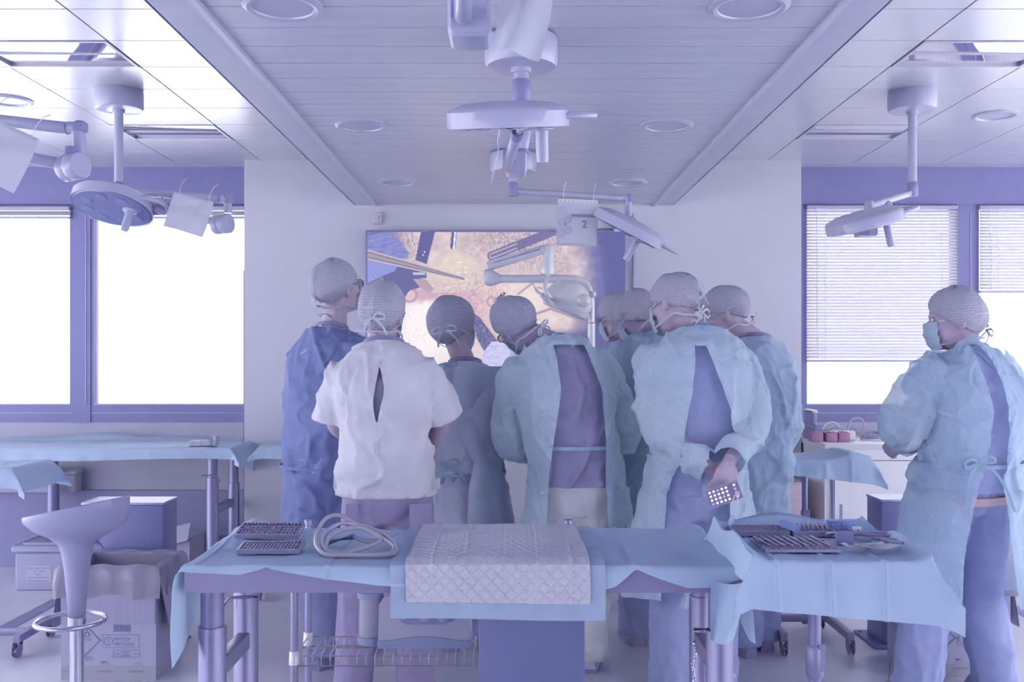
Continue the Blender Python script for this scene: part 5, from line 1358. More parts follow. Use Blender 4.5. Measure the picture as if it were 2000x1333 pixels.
# ---------------------------------------------------------------- instrument stands with castors
def stand(label, tx, ty, z, bx, wd, base_y0, base_y1, sgn=1, r=0.015):
    t = thing('instrument_stand', label, 'instrument stand', (bx, ty, 0), 'castor instrument stands')
    B().lathe((bx, ty, 0), [(r, 0.06), (r, z-0.01)], n=16).obj('pole', M_stlb, t, True)
    B().lathe((bx, ty, 0), [(r*1.1, z*0.60), (r*1.4, z*0.61), (r*1.4, z*0.69), (r*1.1, z*0.70)], n=16).obj('height_collar', M_stl, t, True)
    B().obox((bx+0.014*sgn, ty-0.012, z*0.665), (0.008, 0, 0), (0, 0.010, 0), (0, 0, 0.035)).obj('clamp_lever', M_stl, t)
    xe = bx+sgn*wd
    B().rbox((min(bx, xe)-(0.2 if sgn > 0 else 0.0), ty-0.018, 0.072), (max(bx, xe)+(0.0 if sgn > 0 else 0.2), ty+0.018, 0.106), 0.004, 2, axis=0).obj('cross_bar', M_stl, t, True)
    for x in (xe, bx-sgn*0.2):
        B().rbox((x-0.017, base_y0, 0.070), (x+0.017, base_y1, 0.108), 0.004, 2, axis=1).obj('foot_bar', M_stl, t, True)
        for y in (base_y0+0.02, base_y1-0.02):
            cs = B(); cs.cyl((x-0.011, y-0.01, 0.032), (x+0.011, y-0.01, 0.032), 0.032, n=18); co_ = cs.obj('castor', mat('castor_rubber', (110,110,160), 0.5, var=0.05), t, True)
            B().box((x-0.016, y-0.03, 0.03), (x-0.012, y+0.012, 0.072)).box((x+0.012, y-0.03, 0.03), (x+0.016, y+0.012, 0.072)).box((x-0.016, y-0.012, 0.062), (x+0.016, y+0.012, 0.072)).obj('fork', M_stl, co_)
    return t
t1 = stand('castor stand carrying the draped instrument tray in the right foreground', 0.83, 2.66, 0.92, 0.83, 0.22, 2.40, 2.95, 1, 0.017)
B().rbox((0.60, 2.42, 0.905), (1.035, 2.86, 0.92), 0.01, 2, axis=2).obj('tray', M_stl, t1, True)
t2 = stand('castor stand carrying the small draped tray beside the white cabinets', 1.51, 5.0, 0.92, 1.51, 0.12, 4.66, 5.15, 1)
B().rbox((1.37, 4.92, 0.895), (1.81, 5.2, 0.91), 0.01, 2, axis=2).obj('tray', M_stl, t2, True)
t3 = stand('castor stand under the draped tray at the left edge', -2.55, 4.75, 0.92, -2.55, 0.2, 4.62, 5.0, 1)
B().rbox((-2.85, 4.6, 0.885), (-2.36, 4.95, 0.90), 0.01, 2, axis=2).obj('tray', M_stl, t3, True)
t4 = stand('stand with a draped tray behind the leftmost person', -1.28, 5.85, 0.92, -1.28, 0.2, 5.7, 6.0, 1)
B().rbox((-1.46, 5.7, 0.885), (-1.05, 6.0, 0.90), 0.01, 2, axis=2).obj('tray', M_stl, t4, True)
# drapes of the trays
d = thing('tray_drape', 'light blue drape over the instrument tray in the right foreground', 'drape', (0.81, 2.64, 0.93), 'drapes over trays')
def lift_tray(p):
    e = max(0, 1-min(abs(p[0]-0.60), abs(p[0]-1.035))/0.05); f2 = max(0, 1-abs(p[1]-2.87)/0.06)
    return 0.040*max(e*e*(0.7+0.3*math.sin(p[1]*20)), f2*f2*(0.8+0.3*math.sin(p[0]*18))) if p[2] > 0.9 else 0
drape('sheet', d, M_drape, 0.596, 1.04, 2.40, 2.87, 0.926, lambda u: 0.115+0.04*u, lambda u: 0.10, lambda v: 0.06, lambda v: 0.085-0.02*v, 140, 40, 16, 0.004, 2.0, lift_tray, 0.012, (0.13, 0.43, 0.73))
d = thing('tray_drape', 'light blue drape over the small tray beside the white cabinets', 'drape', (1.5, 4.85, 0.92), 'drapes over trays')
drape('sheet', d, M_draped, 1.365, 1.815, 4.91, 5.21, 0.914, lambda u: 0.075+0.05*u, lambda u: 0.10, lambda v: 0.10, lambda v: 0.10, 40, 24, 14, 0.012, 5.0, lambda p: 0.03*math.exp(-((p[0]-1.73)/0.08)**2) if p[2] > 0.89 else 0, 0.02)
d = thing('tray_drape', 'light blue drape over the tray at the left edge', 'drape', (-2.6, 4.8, 0.92), 'drapes over trays')
drape('sheet', d, M_draped, -2.86, -2.35, 4.59, 4.96, 0.906, lambda u: 0.12-0.03*u, lambda u: 0.1, lambda v: 0.1, lambda v: 0.12, 40, 24, 14, 0.008, 8.0, None, 0.03)
d = thing('tray_drape', 'folded blue drape on the tray behind the leftmost person', 'drape', (-1.25, 5.85, 0.91), 'drapes over trays')
drape('sheet', d, M_draped, -1.47, -1.04, 5.69, 6.01, 0.906, lambda u: 0.07, lambda u: 0.05, lambda v: 0.06, lambda v: 0.06, 30, 20, 10, 0.012, 11.0, None, 0.03)
# instruments on the front tray
M_ins = mat('instrument_steel', (150,146,178), 0.25, 0.6, var=0.05); M_insd = mat('instrument_dark', (112,108,152), 0.4, 0.3, var=0.05)
M_blue = mat('blue_silicone', (92,112,184), 0.45, var=0.03)
ZT = 0.931
r1 = perf_rack((0.70, 2.76, ZT), 0.15, 0.10, 0.0, 0.0, 'long perforated instrument rack at the back left of the tray', 'instrument racks on the tray', 0.014, 14, 5)
r2 = perf_rack((0.845, 2.755, ZT), 0.12, 0.11, 0.0, 0.0, 'perforated instrument rack between the two blue blocks on the tray', 'instrument racks on the tray', 0.014, 11, 5)
r3 = perf_rack((0.745, 2.56, ZT), 0.19, 0.15, 0.0, 0.0, 'large instrument rack at the front of the tray', 'instrument racks on the tray', 0.007, 16, 7)
def rodthing(name, label, cat, a, b_, r, m, group):
    a, b_ = Vector(a), Vector(b_); d = (b_-a); L_ = d.length
    B().lathe(a, [(r*0.3, 0), (r*0.6, L_*0.06), (r*0.55, L_*0.45), (r, L_*0.5), (r, L_*0.97), (r*0.6, L_)], d, 10).obj(name, m, None, True, label, cat, group)
for k in range(9):
    rodthing('steel_instrument', 'slim steel instrument lying in the front rack of the tray', 'instrument', (0.668+k*0.019, 2.50, ZT+0.014), (0.652+k*0.019, 2.62, ZT+0.017), 0.0035, M_ins, 'slim instruments in the front rack')
for k in range(8):
    rodthing('steel_drill_bit', 'short steel bit standing in the back rack of the tray', 'drill bit', (0.80+k*0.013, 2.735, ZT+0.016), (0.80+k*0.013, 2.765, ZT+0.026), 0.003, M_ins, 'short bits in the back rack')
B().obox((0.785, 2.735, ZT+0.024), Vector((0.012, -0.034, -0.003)), Vector((0.009, 0.003, 0)), (0, 0, 0.008)).obj('blue_block', M_blue, None, label='oblong blue block lying across the instrument racks', cat='block')
t = thing('blue_bit_holder', 'dotted blue bit holder at the back of the tray', 'holder', (0.94, 2.78, ZT)); B().rbox((0.905, 2.765, ZT), (0.985, 2.795, ZT+0.034), 0.005, 2, axis=2).obj('block', M_blue, t, True)
for i in range(5):
    for j in range(2): B().lathe((0.914+i*0.0155, 2.7652, ZT+0.010+j*0.013), [(0.0028, 0), (0.0028, 0.0015)], (0, -1, 0), 8).obj('peg', M_ins, t, True)
def pliers(label, c, rot, k=1.0, m=None):
    t = thing('pliers', label, 'pliers', c, 'hand instruments on the tray'); m = m or M_insd; c = Vector(c); R = Matrix.Rotation(rot, 3, 'Z')
    for s in (-1, 1):
        B().tube([c+R @ Vector(p)*k for p in ((s*0.004, 0.055, 0.006), (s*0.006, 0.03, 0.006), (-s*0.002, 0.0, 0.007), (-s*0.012, -0.03, 0.008), (-s*0.020, -0.06, 0.010), (-s*0.018, -0.085, 0.010))], [0.002, 0.004, 0.006, 0.0045, 0.0045, 0.004], 8).obj('handle', m, t, True)
    B().lathe(c+Vector((0, 0, 0.002)), [(0.008*k, 0), (0.008*k, 0.010*k)], n=12).obj('pivot', m, t, True)
pliers('dark pliers at the right of the instrument tray', (0.965, 2.67, ZT+0.006), 1.2); pliers('second dark pliers with open jaws near the tray edge', (0.995, 2.60, ZT+0.006), 0.5, 0.9); pliers('small dark scissors beside the dotted holder on the tray', (0.93, 2.71, ZT+0.004), -0.9, 0.8)
B().rbox((0.870, 2.585, ZT), (0.912, 2.615, ZT+0.030), 0.005, 2, axis=2).obj('dark_clip', M_print, None, True, 'small dark box in the middle of the instrument tray', 'box')
t = thing('white_tag', 'small white tag block beside the blue holder on the tray', 'tag', (0.972, 2.735, ZT)); B().rbox((0.962, 2.728, ZT), (0.984, 2.745, ZT+0.022), 0.003, 2, axis=2).obj('block', M_cord, t, True); B().lathe((0.973, 2.7275, ZT+0.012), [(0.003, 0), (0.003, 0.001)], (0, -1, 0), 8).obj('eyelet', M_print, t)
for k, (x, y, a) in enumerate(((0.90, 2.50, 0.2), (0.955, 2.505, -0.15), (0.93, 2.48, 0.05))):
    def fn(u, v, x=x, y=y, a=a): return Vector((x+(u-0.5)*0.10*math.cos(a)-(v-0.5)*0.05*math.sin(a), y+(u-0.5)*0.10*math.sin(a)+(v-0.5)*0.05, ZT+0.008+0.004*k+0.014*(u-0.5)**2*4*(1 if k == 0 else .4)+0.004*math.sin(7*u+5*v)))
    B().grid(fn, 10, 5).obj('clear_pouch', M_pocket, None, True, ('curled clear pouch at the front of the instrument tray', 'flat clear pouch at the front right of the tray', 'clear pouch on top at the front of the tray')[k], 'pouch', 'clear pouches on the tray')
# ---------------------------------------------------------------- rear left table
t = thing('steel_table', 'long steel table with telescopic legs along the left window', 'table', (-2.5, 6.2, 0))
B().box((-3.9, 5.97, 0.81), (-1.72, 6.5, 0.87)).obj('table_top', M_stl, t)
telescopic_leg(t, -1.85, 6.03, 0.82, 0.685, 0.030, 0.037); telescopic_leg(t, -1.83, 6.42, 0.82, 0.60, 0.030, 0.037); telescopic_leg(t, -3.02, 6.42, 0.82, 0.60, 0.030, 0.037); telescopic_leg(t, -3.75, 6.03, 0.82, 0.66, 0.030, 0.037)
B().rbox((-1.865, 6.05, 0.45), (-1.825, 6.40, 0.50), 0.004, 2, axis=1).obj('cross_brace', M_stl, t, True); B().rbox((-3.0, 6.40, 0.24), (-1.85, 6.43, 0.28), 0.004, 2, axis=0).obj('stretcher', M_stl, t, True)
B().tube(catmull([(-1.90, 5.985, 0.70), (-1.82, 5.985, 0.70), (-1.79, 5.985, 0.66)], 4), 0.0045, 8).obj('locking_pin', M_stlb, t, True)
d = thing('table_drape', 'light blue drape over the long table along the left window', 'drape', (-2.6, 6.2, 0.87))
drape('sheet', d, M_draped, -3.92, -1.715, 5.955, 6.51, 0.876, lambda u: 0.074-0.008*math.sin(u*9), lambda u: 0.05, lambda v: 0.1, lambda v: 0.22-0.12*(1-v), 110, 22, 12, 0.006, 14.0, lambda p: 0.030*math.exp(-((p[1]-6.49)/0.035)**2)*(0.9+0.5*math.sin(p[0]*4.1)+0.3*math.sin(p[0]*11)), 0.02)
M_cart = mat('carton_print', (170,166,190), 0.6, var=0.15, vscale=40)
a = P(397, 868, 5.97)
t = thing('carton', 'small printed carton on the rear left table', 'carton', (a.x, 6.03, 0.88)); B().rbox((a.x-0.10, 5.985, 0.884), (a.x+0.07, 6.06, 0.915), 0.003, 1, axis=0).obj('box', M_cart, t, True); B().box((a.x+0.055, 5.984, 0.9155), (a.x+0.072, 6.06, 0.945)).obj('flap', M_cart, t); B().box((a.x+0.035, 5.983, 0.884), (a.x+0.055, 6.061, 0.93)).obj('dark_band', M_frame, t)
for k in range(4): B().lathe((a.x-0.085+k*0.03, 5.984, 0.90), [(0.009, 0), (0.009, 0.0008)], (0, -1, 0), 12).obj('printed_circle', M_printl, t)
# ---------------------------------------------------------------- left corner: sink ledge, crate, boxes, pedestal
a, c = P(0, 917, 6.6), P(160, 957, 6.6)
t = thing('wall_tray', 'pale rounded tray on the ledge under the left window', 'tray', ((a.x+c.x)/2, 6.56, 0.53)); B().rbox((-3.9, 6.50, 0.523), (c.x, 6.615, P(0, 925, 6.55).z), 0.02, 4, axis=2).obj('body', M_sillwall, t, True); B().rbox((-3.91, 6.49, P(0, 925, 6.55).z), (c.x+0.01, 6.616, P(0, 917, 6.55).z), 0.02, 4, axis=2).obj('rim', M_wall, t, True)
def crate():
    y0 = 5.95; a = P(24, 1146, y0); c = P(160, 1062, y0)
    t = thing('lidded_crate', 'grey plastic crate with a lid and white label on the floor at left', 'crate', ((a.x+c.x)/2, y0+0.18, 0)); m = mat('grey_crate', (130,132,172), 0.5, var=0.03)
    B().rbox((a.x+0.012, y0, 0), (c.x-0.012, y0+0.36, 0.235), 0.02, 3, axis=2).obj('bin', m, t, True)
    B().rbox((a.x-0.006, y0-0.014, 0.235), (c.x+0.006, y0+0.375, 0.275), 0.02, 3, axis=2).obj('lid', m, t, True)
    B().rbox((a.x+0.04, y0+0.03, 0.2755), (c.x-0.04, y0+0.33, 0.288), 0.03, 3, axis=2).obj('lid_panel', m, t, True)
    l0, l1 = P(52, 1105, y0), P(100, 1138, y0); B().box((l0.x, y0-0.0022, l1.z), (l1.x, y0-0.0005, l0.z)).obj('label_sheet', mat('label_paper', (164,164,198), 0.6, var=0), t)
    for k, s in enumerate(('NORTKEDY GROUP', 'ES - 00246', 'Paint 1', 'Universal Paint Kits,', 'Single Instruments')): letter(s, 0.0165, ((l0.x+l1.x)/2, y0-0.0026, l0.z-0.024-k*0.0185), (1, 0, 0), (0, 0, 1), M_print, t, 'CENTER')
crate()
M_card = mat('cardboard', (136,134,172), 0.7, var=0.05, aniso=(60, 1, 1), vscale=2); M_cardd = mat('cardboard_inner', (126,124,164), 0.75, var=0.05)
t = thing('cardboard_box', 'open cardboard box with raised flaps under the rear left table', 'box', (-2.0, 6.2, 0))
for (lo, hi) in (((-2.30, 6.02, 0), (-1.99, 6.03, 0.30)), ((-2.30, 6.30, 0), (-1.99, 6.31, 0.30)), ((-2.30, 6.03, 0), (-2.29, 6.30, 0.30)), ((-2.0, 6.03, 0), (-1.99, 6.30, 0.30))): B().box(lo, hi).obj('side', M_card, t)
B().obox((-2.06, 6.00, 0.335), (0.075, 0, 0.018), (0, 0.003, 0), (0, 0.03, 0.05)).obj('flap', M_card, t); B().obox((-2.22, 6.00, 0.325), (0.07, 0, 0), (0, 0.003, 0), (0, 0.02, 0.035)).obj('flap', M_card, t); B().box((-2.29, 6.03, 0.0), (-2.0, 6.30, 0.02)).obj('bottom', M_cardd, t)
def biobox(cx, y0, label, full=True):
    """white and yellow corrugated clinical waste carton with printed marks, lined with a plastic bag"""
    w_, d_, h_ = 0.42, 0.33, 0.50; x0 = cx-w_/2; x1 = cx+w_/2; M_bx = mat('white_carton', (150,150,186), 0.65, var=0.03, aniso=(90, 90, 1), vscale=1.5); M_yel = mat('yellow_print', (140,138,158), 0.65, var=0.02)
    t = thing('waste_carton', label, 'waste carton', (cx, y0+d_/2, 0), 'clinical waste cartons')
    B().box((x0, y0, 0), (x1, y0+0.006, h_-0.16)).obj('front_panel', M_bx, t); B().box((x0, y0+d_-0.006, 0), (x1, y0+d_, h_)).obj('back_panel', M_bx, t)
    B().box((x0, y0+0.006, 0), (x0+0.006, y0+d_-0.006, h_)).obj('side_panel', M_bx, t); B().box((x1-0.006, y0+0.006, 0), (x1, y0+d_-0.006, h_)).obj('side_panel', M_bx, t)
    B().box((x0+0.002, y0-0.008, 0.25), (x1-0.002, y0-0.002, h_-0.01)).obj('folded_flap', M_card, t)
    for s in (-1, 1):
        xs = x0-0.004 if s < 0 else x1+0.004
        B().add([(xs, y0+0.01, h_-0.02), (xs, y0+d_-0.01, h_-0.02), (xs+s*0.045, y0+d_-0.02, 0.22), (xs+s*0.045, y0+0.02, 0.22)], [(0, 1, 2, 3)]).add([(xs+s*0.004, y0+0.01, h_-0.02), (xs+s*0.004, y0+d_-0.01, h_-0.02), (xs+s*0.049, y0+d_-0.02, 0.22), (xs+s*0.049, y0+0.02, 0.22)], [(0, 1, 2, 3)]).obj('side_flap', M_card, t)
    B().box((x0+0.0005, y0-0.0012, 0.0), (x1-0.0005, y0-0.0002, 0.062)).obj('yellow_band', M_yel, t)
    M_bag = mat('thin_bag', (164,158,184), 0.25, var=0.05, spec=0.7, transp=0.35, transl=0.3)
    nn = 64
    def per(k, o):
        u = (k/nn)*4; s_ = u % 1; e = o
        if u < 1: return (x0-e+(w_+2*e)*s_, y0-e)
        if u < 2: return (x1+e, y0-e+(d_+2*e)*s_)
        if u < 3: return (x1+e-(w_+2*e)*s_, y0+d_+e)
        return (x0-e, y0+d_+e-(d_+2*e)*s_)
    rings = []
    for (o, z, am) in ((-0.012, h_-0.20, 0.0), (-0.010, h_-0.01, 0.0), (0.004, h_+0.012, 0.003), (0.020, h_-0.01, 0.006), (0.026, h_-0.07, 0.010), (0.022, h_-0.14, 0.010)):
        rings.append([Vector((*per(k, o+am*math.sin(k*1.7)+am*0.7*math.sin(k*0.63)), z+(0.008*math.sin(k*0.9)+0.02*math.sin(k*0.2) if z < h_-0.05 and o > 0 else 0.004*math.sin(k*1.1)))) for k in range(nn)])
    B().loft(rings, True, False).obj('liner_bag', M_bag, t, True)
    yf = y0-0.0016
    def tx(s, size, x, z, al='LEFT', nar=0.85, m=M_print): letter(s, size, (x, yf, z), (1, 0, 0), (0, 0, 1), m, t, al, 0.0, nar)
    def fr(xa, za, xb, zb, wd=0.002):
        b = B()
        for (p, q_) in (((xa, za), (xb, za)), ((xb, za), (xb, zb)), ((xb, zb), (xa, zb)), ((xa, zb), (xa, za))): b.box((min(p[0], q_[0])-wd/2, yf-0.0004, min(p[1], q_[1])-wd/2), (max(p[0], q_[0])+wd/2, yf, max(p[1], q_[1])+wd/2))
        b.obj('printed_frame', M_print, t)
    # hazard diamond
    dx, dz, r_ = x0+0.105, 0.178, 0.072; b = B()
    for rr in (r_, r_*0.93):
        cs = [Vector((dx+rr*math.cos(a), yf, dz+rr*math.sin(a))) for a in (0, PI/2, PI, 3*PI/2)]
        for k in range(4): b.tube([cs[k], cs[(k+1) % 4]], 0.0009, 4)
    b.obj('hazard_diamond', M_print, t)
    b = B()
    for a in (PI/2, PI/2+2*PI/3, PI/2+4*PI/3):
        c_ = (dx+0.010*math.cos(a), dz+0.030+0.010*math.sin(a)); b.tube([Vector((c_[0]+0.010*math.cos(q_), yf, c_[1]+0.010*math.sin(q_))) for q_ in np.linspace(a-2.5, a+2.5, 16)], [0.0006]+[0.0022]*14+[0.0006], 5)
    b.tube([Vector((dx+0.0055*math.cos(q_), yf, dz+0.030+0.0055*math.sin(q_))) for q_ in np.linspace(0, 2*PI, 14)], 0.0014, 5); b.obj('biohazard_symbol', M_print, t, True)
    tx('INFETTIVE', 0.017, dx, dz-0.004, 'CENTER', 0.8)
    b = B()
    for k in range(5): hw = (0.036-0.006*k); b.box((dx-hw, yf-0.0003, dz-0.014-k*0.0075), (dx+hw, yf, dz-0.0118-k*0.0075))
    b.obj('printed_lines', M_printl, t); tx('6', 0.012, dx, dz-0.060, 'CENTER'); tx('3291', 0.028, dx-0.004, 0.088, 'LEFT', 0.8)
    # un mark
    fr(x0+0.185, 0.145, x0+0.345, 0.202); b = B(); b.tube([Vector((x0+0.210+0.0185*math.cos(q_), yf, 0.1735+0.0185*math.sin(q_))) for q_ in np.linspace(0, 2*PI, 24)], 0.0009, 4); b.obj('printed_ring', M_print, t)
    tx('u', 0.018, x0+0.210, 0.176, 'CENTER', 1); tx('n', 0.018, x0+0.210, 0.162, 'CENTER', 1); tx('4G/Y6/S/26', 0.0215, x0+0.235, 0.177, 'LEFT', 0.72); tx('F/BVT 342365', 0.0215, x0+0.235, 0.1535, 'LEFT', 0.72)
    fr(x0+0.232, 0.103, x0+0.348, 0.134); tx('CER', 0.013, x0+0.238, 0.1135); tx('180103', 0.0115, x0+0.275, 0.1205); tx('180202', 0.0115, x0+0.275, 0.1075); tx('-HP9', 0.012, x0+0.320, 0.1135)
    for z in (0.1205, 0.1075): fr(x0+0.267, z, x0+0.273, z+0.007, 0.001)
    b = B(); rn = random.Random(5); xx = x0+0.236
    while xx < x0+0.302: ww = rn.choice((0.001, 0.0015, 0.0025)); b.box((xx, yf-0.0003, 0.216), (xx+ww, yf, 0.246)); xx += ww+rn.choice((0.001, 0.0015))
    b.obj('bar_print', M_print, t); b = B(); b.box((x0+0.232, yf-0.0003, 0.214), (x0+0.236, yf, 0.252)).box((x0+0.302, yf-0.0003, 0.214), (x0+0.306, yf, 0.252)); b.obj('bar_edge', M_print, t)
    tx('60 lt', 0.013, x0+0.175, 0.078, 'LEFT', 1)
    for xx in (x0+0.025, x0+0.175, x0+0.315):
        tx('ecoERIDANIA', 0.0135, xx+0.02, 0.036, 'CENTER', 0.9); b = B(); pts = []
        for k in range(25): rr = 0.024 if k % 2 else 0.018; a_ = PI*k/24; pts.append(Vector((xx+0.022+rr*math.cos(a_), yf+0.0006, 0.060+rr*math.sin(a_))))
        b.prism(pts, (0, 0.0005, 0)); b.obj('sun_print', M_yel, t)
biobox(P(212, 0, 4.3).x, 4.3, 'clinical waste carton with a bag liner behind the bar stool')
biobox(P(1885, 0, 4.32).x, 4.34, 'clinical waste carton behind the lone person on the right')
def pedestal(x0, x1, y0, label, sg, kn):
    t = thing('pedestal_stand', label, 'pedestal', ((x0+x1)/2, y0+0.1, 0), 'dark pedestal stands'); m = mat('dark_powder_coat', (84,86,142), 0.35, var=0.04, vscale=60, spec=0.5)
    B().rbox((x0, y0, 0.012), (x1, y0+0.20, 0.715), 0.006, 2, axis=2).obj('column', m, t, True); B().rbox((x0-0.004, y0-0.004, 0.715), (x1+0.004, y0+0.204, 0.727), 0.004, 2, axis=2).obj('top_plate', mat('speckled_top', (150,150,190), 0.3, 0.4, var=0.2, vscale=160), t, True)
    b = B(); b.rbox((x0-(0.05 if sg < 0 else -0.02), y0-0.05, 0), (x1+(0.055 if sg > 0 else -0.0), y0+0.26, 0.012), 0.006, 2, axis=2); b.obj('base_plate', M_dark, t, True)
    for (dx, dy) in ((0.03, -0.02), (0.03, 0.22)): B().lathe(((x1+dx if sg > 0 else x0-dx), y0+dy, 0.012), [(0.009, 0), (0.009, 0.005), (0.005, 0.007)], n=10).obj('bolt', M_stl, t, True)
    xs = x1 if sg > 0 else x0
    B().tube([(xs, y0+0.03, kn), (xs+sg*0.035, y0+0.03, kn)], [0.012, 0.010], 12).obj('valve_stem', M_frame, t, True); B().lathe((xs+sg*0.035, y0+0.03, kn), [(0.016, 0), (0.018, 0.006), (0.016, 0.02)], (sg, 0, 0), 14).obj('valve_knob', M_frame, t, True)
    if sg > 0: B().tube(catmull([(xs+0.03, y0+0.03, kn), (xs+0.034, y0+0.03, kn+0.03), (xs+0.026, y0+0.03, kn+0.055)], 4), [0.007]*5+[0.011]*4, 10).obj('valve_lever', M_frame, t, True); B().tube([(xs+0.04, y0+0.03, kn), (xs+0.044, y0+0.03, kn-0.04)], 0.006, 8).obj('valve_spout', M_frame, t, True)
pedestal(P(160, 0, 4.70).x, P(318, 0, 4.70).x, 4.70, 'dark pedestal with a valve behind the bar stool', 1, 0.245)
pedestal(P(1722, 0, 4.80).x, P(1722, 0, 4.80).x+0.20, 4.80, 'dark pedestal standing behind the lone person at right', -1, 0.22)
# ---------------------------------------------------------------- bar stool
def stool():
    Ys = 3.80; c = P(150, 0, Ys).x; t = thing('bar_stool', 'grey moulded bar stool with a chrome column', 'stool', (c, Ys, 0)); m = mat('stool_plastic', (132,134,178), 0.35, var=0.02, spec=0.55)
    prof = [(1333, 0.0)]
    # outer silhouette from the photo-sized section, wider left to right, tilted like a saddle
    rows = [(1206, 0.031, 0.031, 0.0), (1170, 0.036, 0.036, 0.0), (1119, 0.045, 0.044, 0.0), (1086, 0.054, 0.052, 0.0), (1064, 0.066, 0.062, 0.0), (1047, 0.105, 0.095, 0.0), (1035, 0.155, 0.136, 0.0), (1020, 0.187, 0.162, 0.0), (1005, 0.196, 0.171, 0.0), (993, 0.198, 0.173, 0.0)]
    b = B(); n = 48; rings = []
    def rim(a): return 0.058*math.cos(a)*max(0, 1)-0.0
    for (y, rx, ry, dx) in rows:
        z = P(0, y, Ys).z; k = smoothstep(0, 1, (1026-y)/33.0)
        rings.append([Vector((c+dx+rx*math.cos(a), Ys+ry*math.sin(a), z+k*(0.042*math.cos(a)-0.012*math.sin(a)))) for a in [2*PI*i/n for i in range(n)]])
    # rounded lip and the hollow seat
    z0 = P(0, 993, Ys).z
    for (f_, dz) in ((0.985, 0.006), (0.94, 0.002), (0.75, -0.03), (0.45, -0.052), (0.15, -0.060), (0.01, -0.061)):
        rings.append([Vector((c+0.198*f_*math.cos(a), Ys+0.175*f_*math.sin(a), z0+dz+f_*(0.042*math.cos(a)-0.012*math.sin(a)))) for a in [2*PI*i/n for i in range(n)]])
    b.loft(rings); b.obj('seat', m, t, True, ang=None)
    zc = P(0, 1206, Ys).z
    B().lathe((c, Ys, 0), [(0.21, 0.0), (0.21, 0.008), (0.16, 0.016), (0.05, 0.03), (0.03, 0.06), (0.0255, 0.08), (0.0255, zc-0.03)], n=32).obj('column', M_chrome, t, True)
    B().lathe((c, Ys, 0), [(0.0255, zc-0.035), (0.034, zc-0.033), (0.034, zc+0.0), (0.030, zc+0.004)], n=24).obj('column_collar', M_chrome, t, True)
    B().tube(catmull([Vector((c+0.125*math.cos(a)*(1.0), Ys-0.055+0.125*math.sin(a), zc+0.0)) for a in [2*PI*k/16 for k in range(16)]], 4, True), 0.0095, 10, closed=True).obj('foot_ring', M_chrome, t, True)
    B().tube(catmull([P(178, 1050, Ys+0.02), P(192, 1062, Ys-0.02), P(200, 1072, Ys-0.03)], 4), 0.007, 10).obj('lift_lever', M_stlb, t, True)
stool()
# ---------------------------------------------------------------- right: cabinets, wooden drawers, chargers and cables
M_cab = mat('white_cabinet', (230,230,240), 0.45, var=0.02); M_slotc = mat('handle_slot', (108,110,160), 0.5, var=0)
def cabinet(x0, x1, label):
    t = thing('white_cabinet', label, 'cabinet', ((x0+x1)/2, 6.25, 0), 'white cabinets under the right window'); yf = 5.95
    B().box((x0, yf+0.02, 0.06), (x1, 6.58, 0.865)).obj('carcass', M_cab, t); B().box((x0+0.02, yf+0.05, 0), (x1-0.02, 6.55, 0.06)).obj('plinth', M_dark, t)
    B().box((x0-0.006, yf+0.0, 0.80), (x1-0.008, yf+0.02, 0.865)).obj('top_fascia', M_cab, t)
    nd = max(1, round((x1-x0)/0.9)); wd = (x1-x0-0.05)/nd
    for k in range(nd):
        a = x0+0.05+k*wd; dr = B().rbox((a+0.004, yf-0.002, 0.075), (a+wd-0.004, yf+0.019, 0.795), 0.003, 1, axis=1).obj('door', M_cab, t, True)
        B().box((a+0.034, yf-0.0035, 0.395), (a+0.052, yf-0.0015, 0.53)).obj('handle_slot', M_slotc, dr)
    B().box((x0+0.044, yf+0.001, 0.075), (x0+0.0535, yf+0.0195, 0.795)).obj('door_gap', M_slotc, t)
cabinet(1.925, 2.90, 'white cabinet next to the wall pier on the right'); cabinet(2.905, 3.95, 'white cabinet at the right edge behind the lone person')
B().rbox((1.915, 5.935, 0.866), (3.96, 6.60, 0.90), 0.004, 2, axis=2).obj('worktop', M_cab, None, True, 'white worktop running over the right cabinets', 'worktop')
t = thing('wooden_drawers', 'pinkish wooden drawer unit between the wall pier and white cabinet', 'drawers', (1.70, 6.15, 0)); M_wood = mat('pink_beech', (184,158,178), 0.5, var=0.06, aniso=(2, 2, 20), vscale=2)
B().box((1.60, 5.97, 0.0), (1.80, 6.35, 0.66)).obj('carcass', M_wood, t)
for k in range(3): B().rbox((1.603, 5.955, 0.03+k*0.21), (1.797, 5.97, 0.232+k*0.21), 0.003, 1, axis=1).obj('drawer', M_wood, t, True)
M_red = mat('red_battery', (136,86,124), 0.5, var=0.04); M_blk = mat('black_plastic', (104,104,154), 0.4, var=0.05); M_blk2 = mat('black_plastic_edge', (196,196,216), 0.3, var=0)
ZW = 0.901
for k, (xa, xb, lb) in enumerate(((1585, 1608, 'reddish battery block beside the dark charger'), (1614, 1637, 'reddish battery block in the middle of three'), (1638, 1661, 'reddish battery block nearest the cables'))):
    a, c = P(xa, 0, 6.08).x, P(xb, 0, 6.08).x; t = thing('battery_block', lb, 'battery', ((a+c)/2, 6.11, ZW), 'battery blocks on the worktop')
    B().rbox((a+0.001, 6.08, ZW), (c-0.001, 6.15, ZW+0.055), 0.004, 2, axis=2).obj('body', M_red, t, True); B().rbox((a+0.018, 6.085, ZW+0.055), (c-0.016, 6.13, ZW+0.063), 0.003, 1, axis=2).obj('contact_cap', M_red, t, True); B().box((a+0.003, 6.079, ZW+0.044), (c-0.003, 6.0802, ZW+0.046)).obj('seam', M_blk, t)
a, c = P(1571, 0, 6.2).x, P(1598, 0, 6.2).x
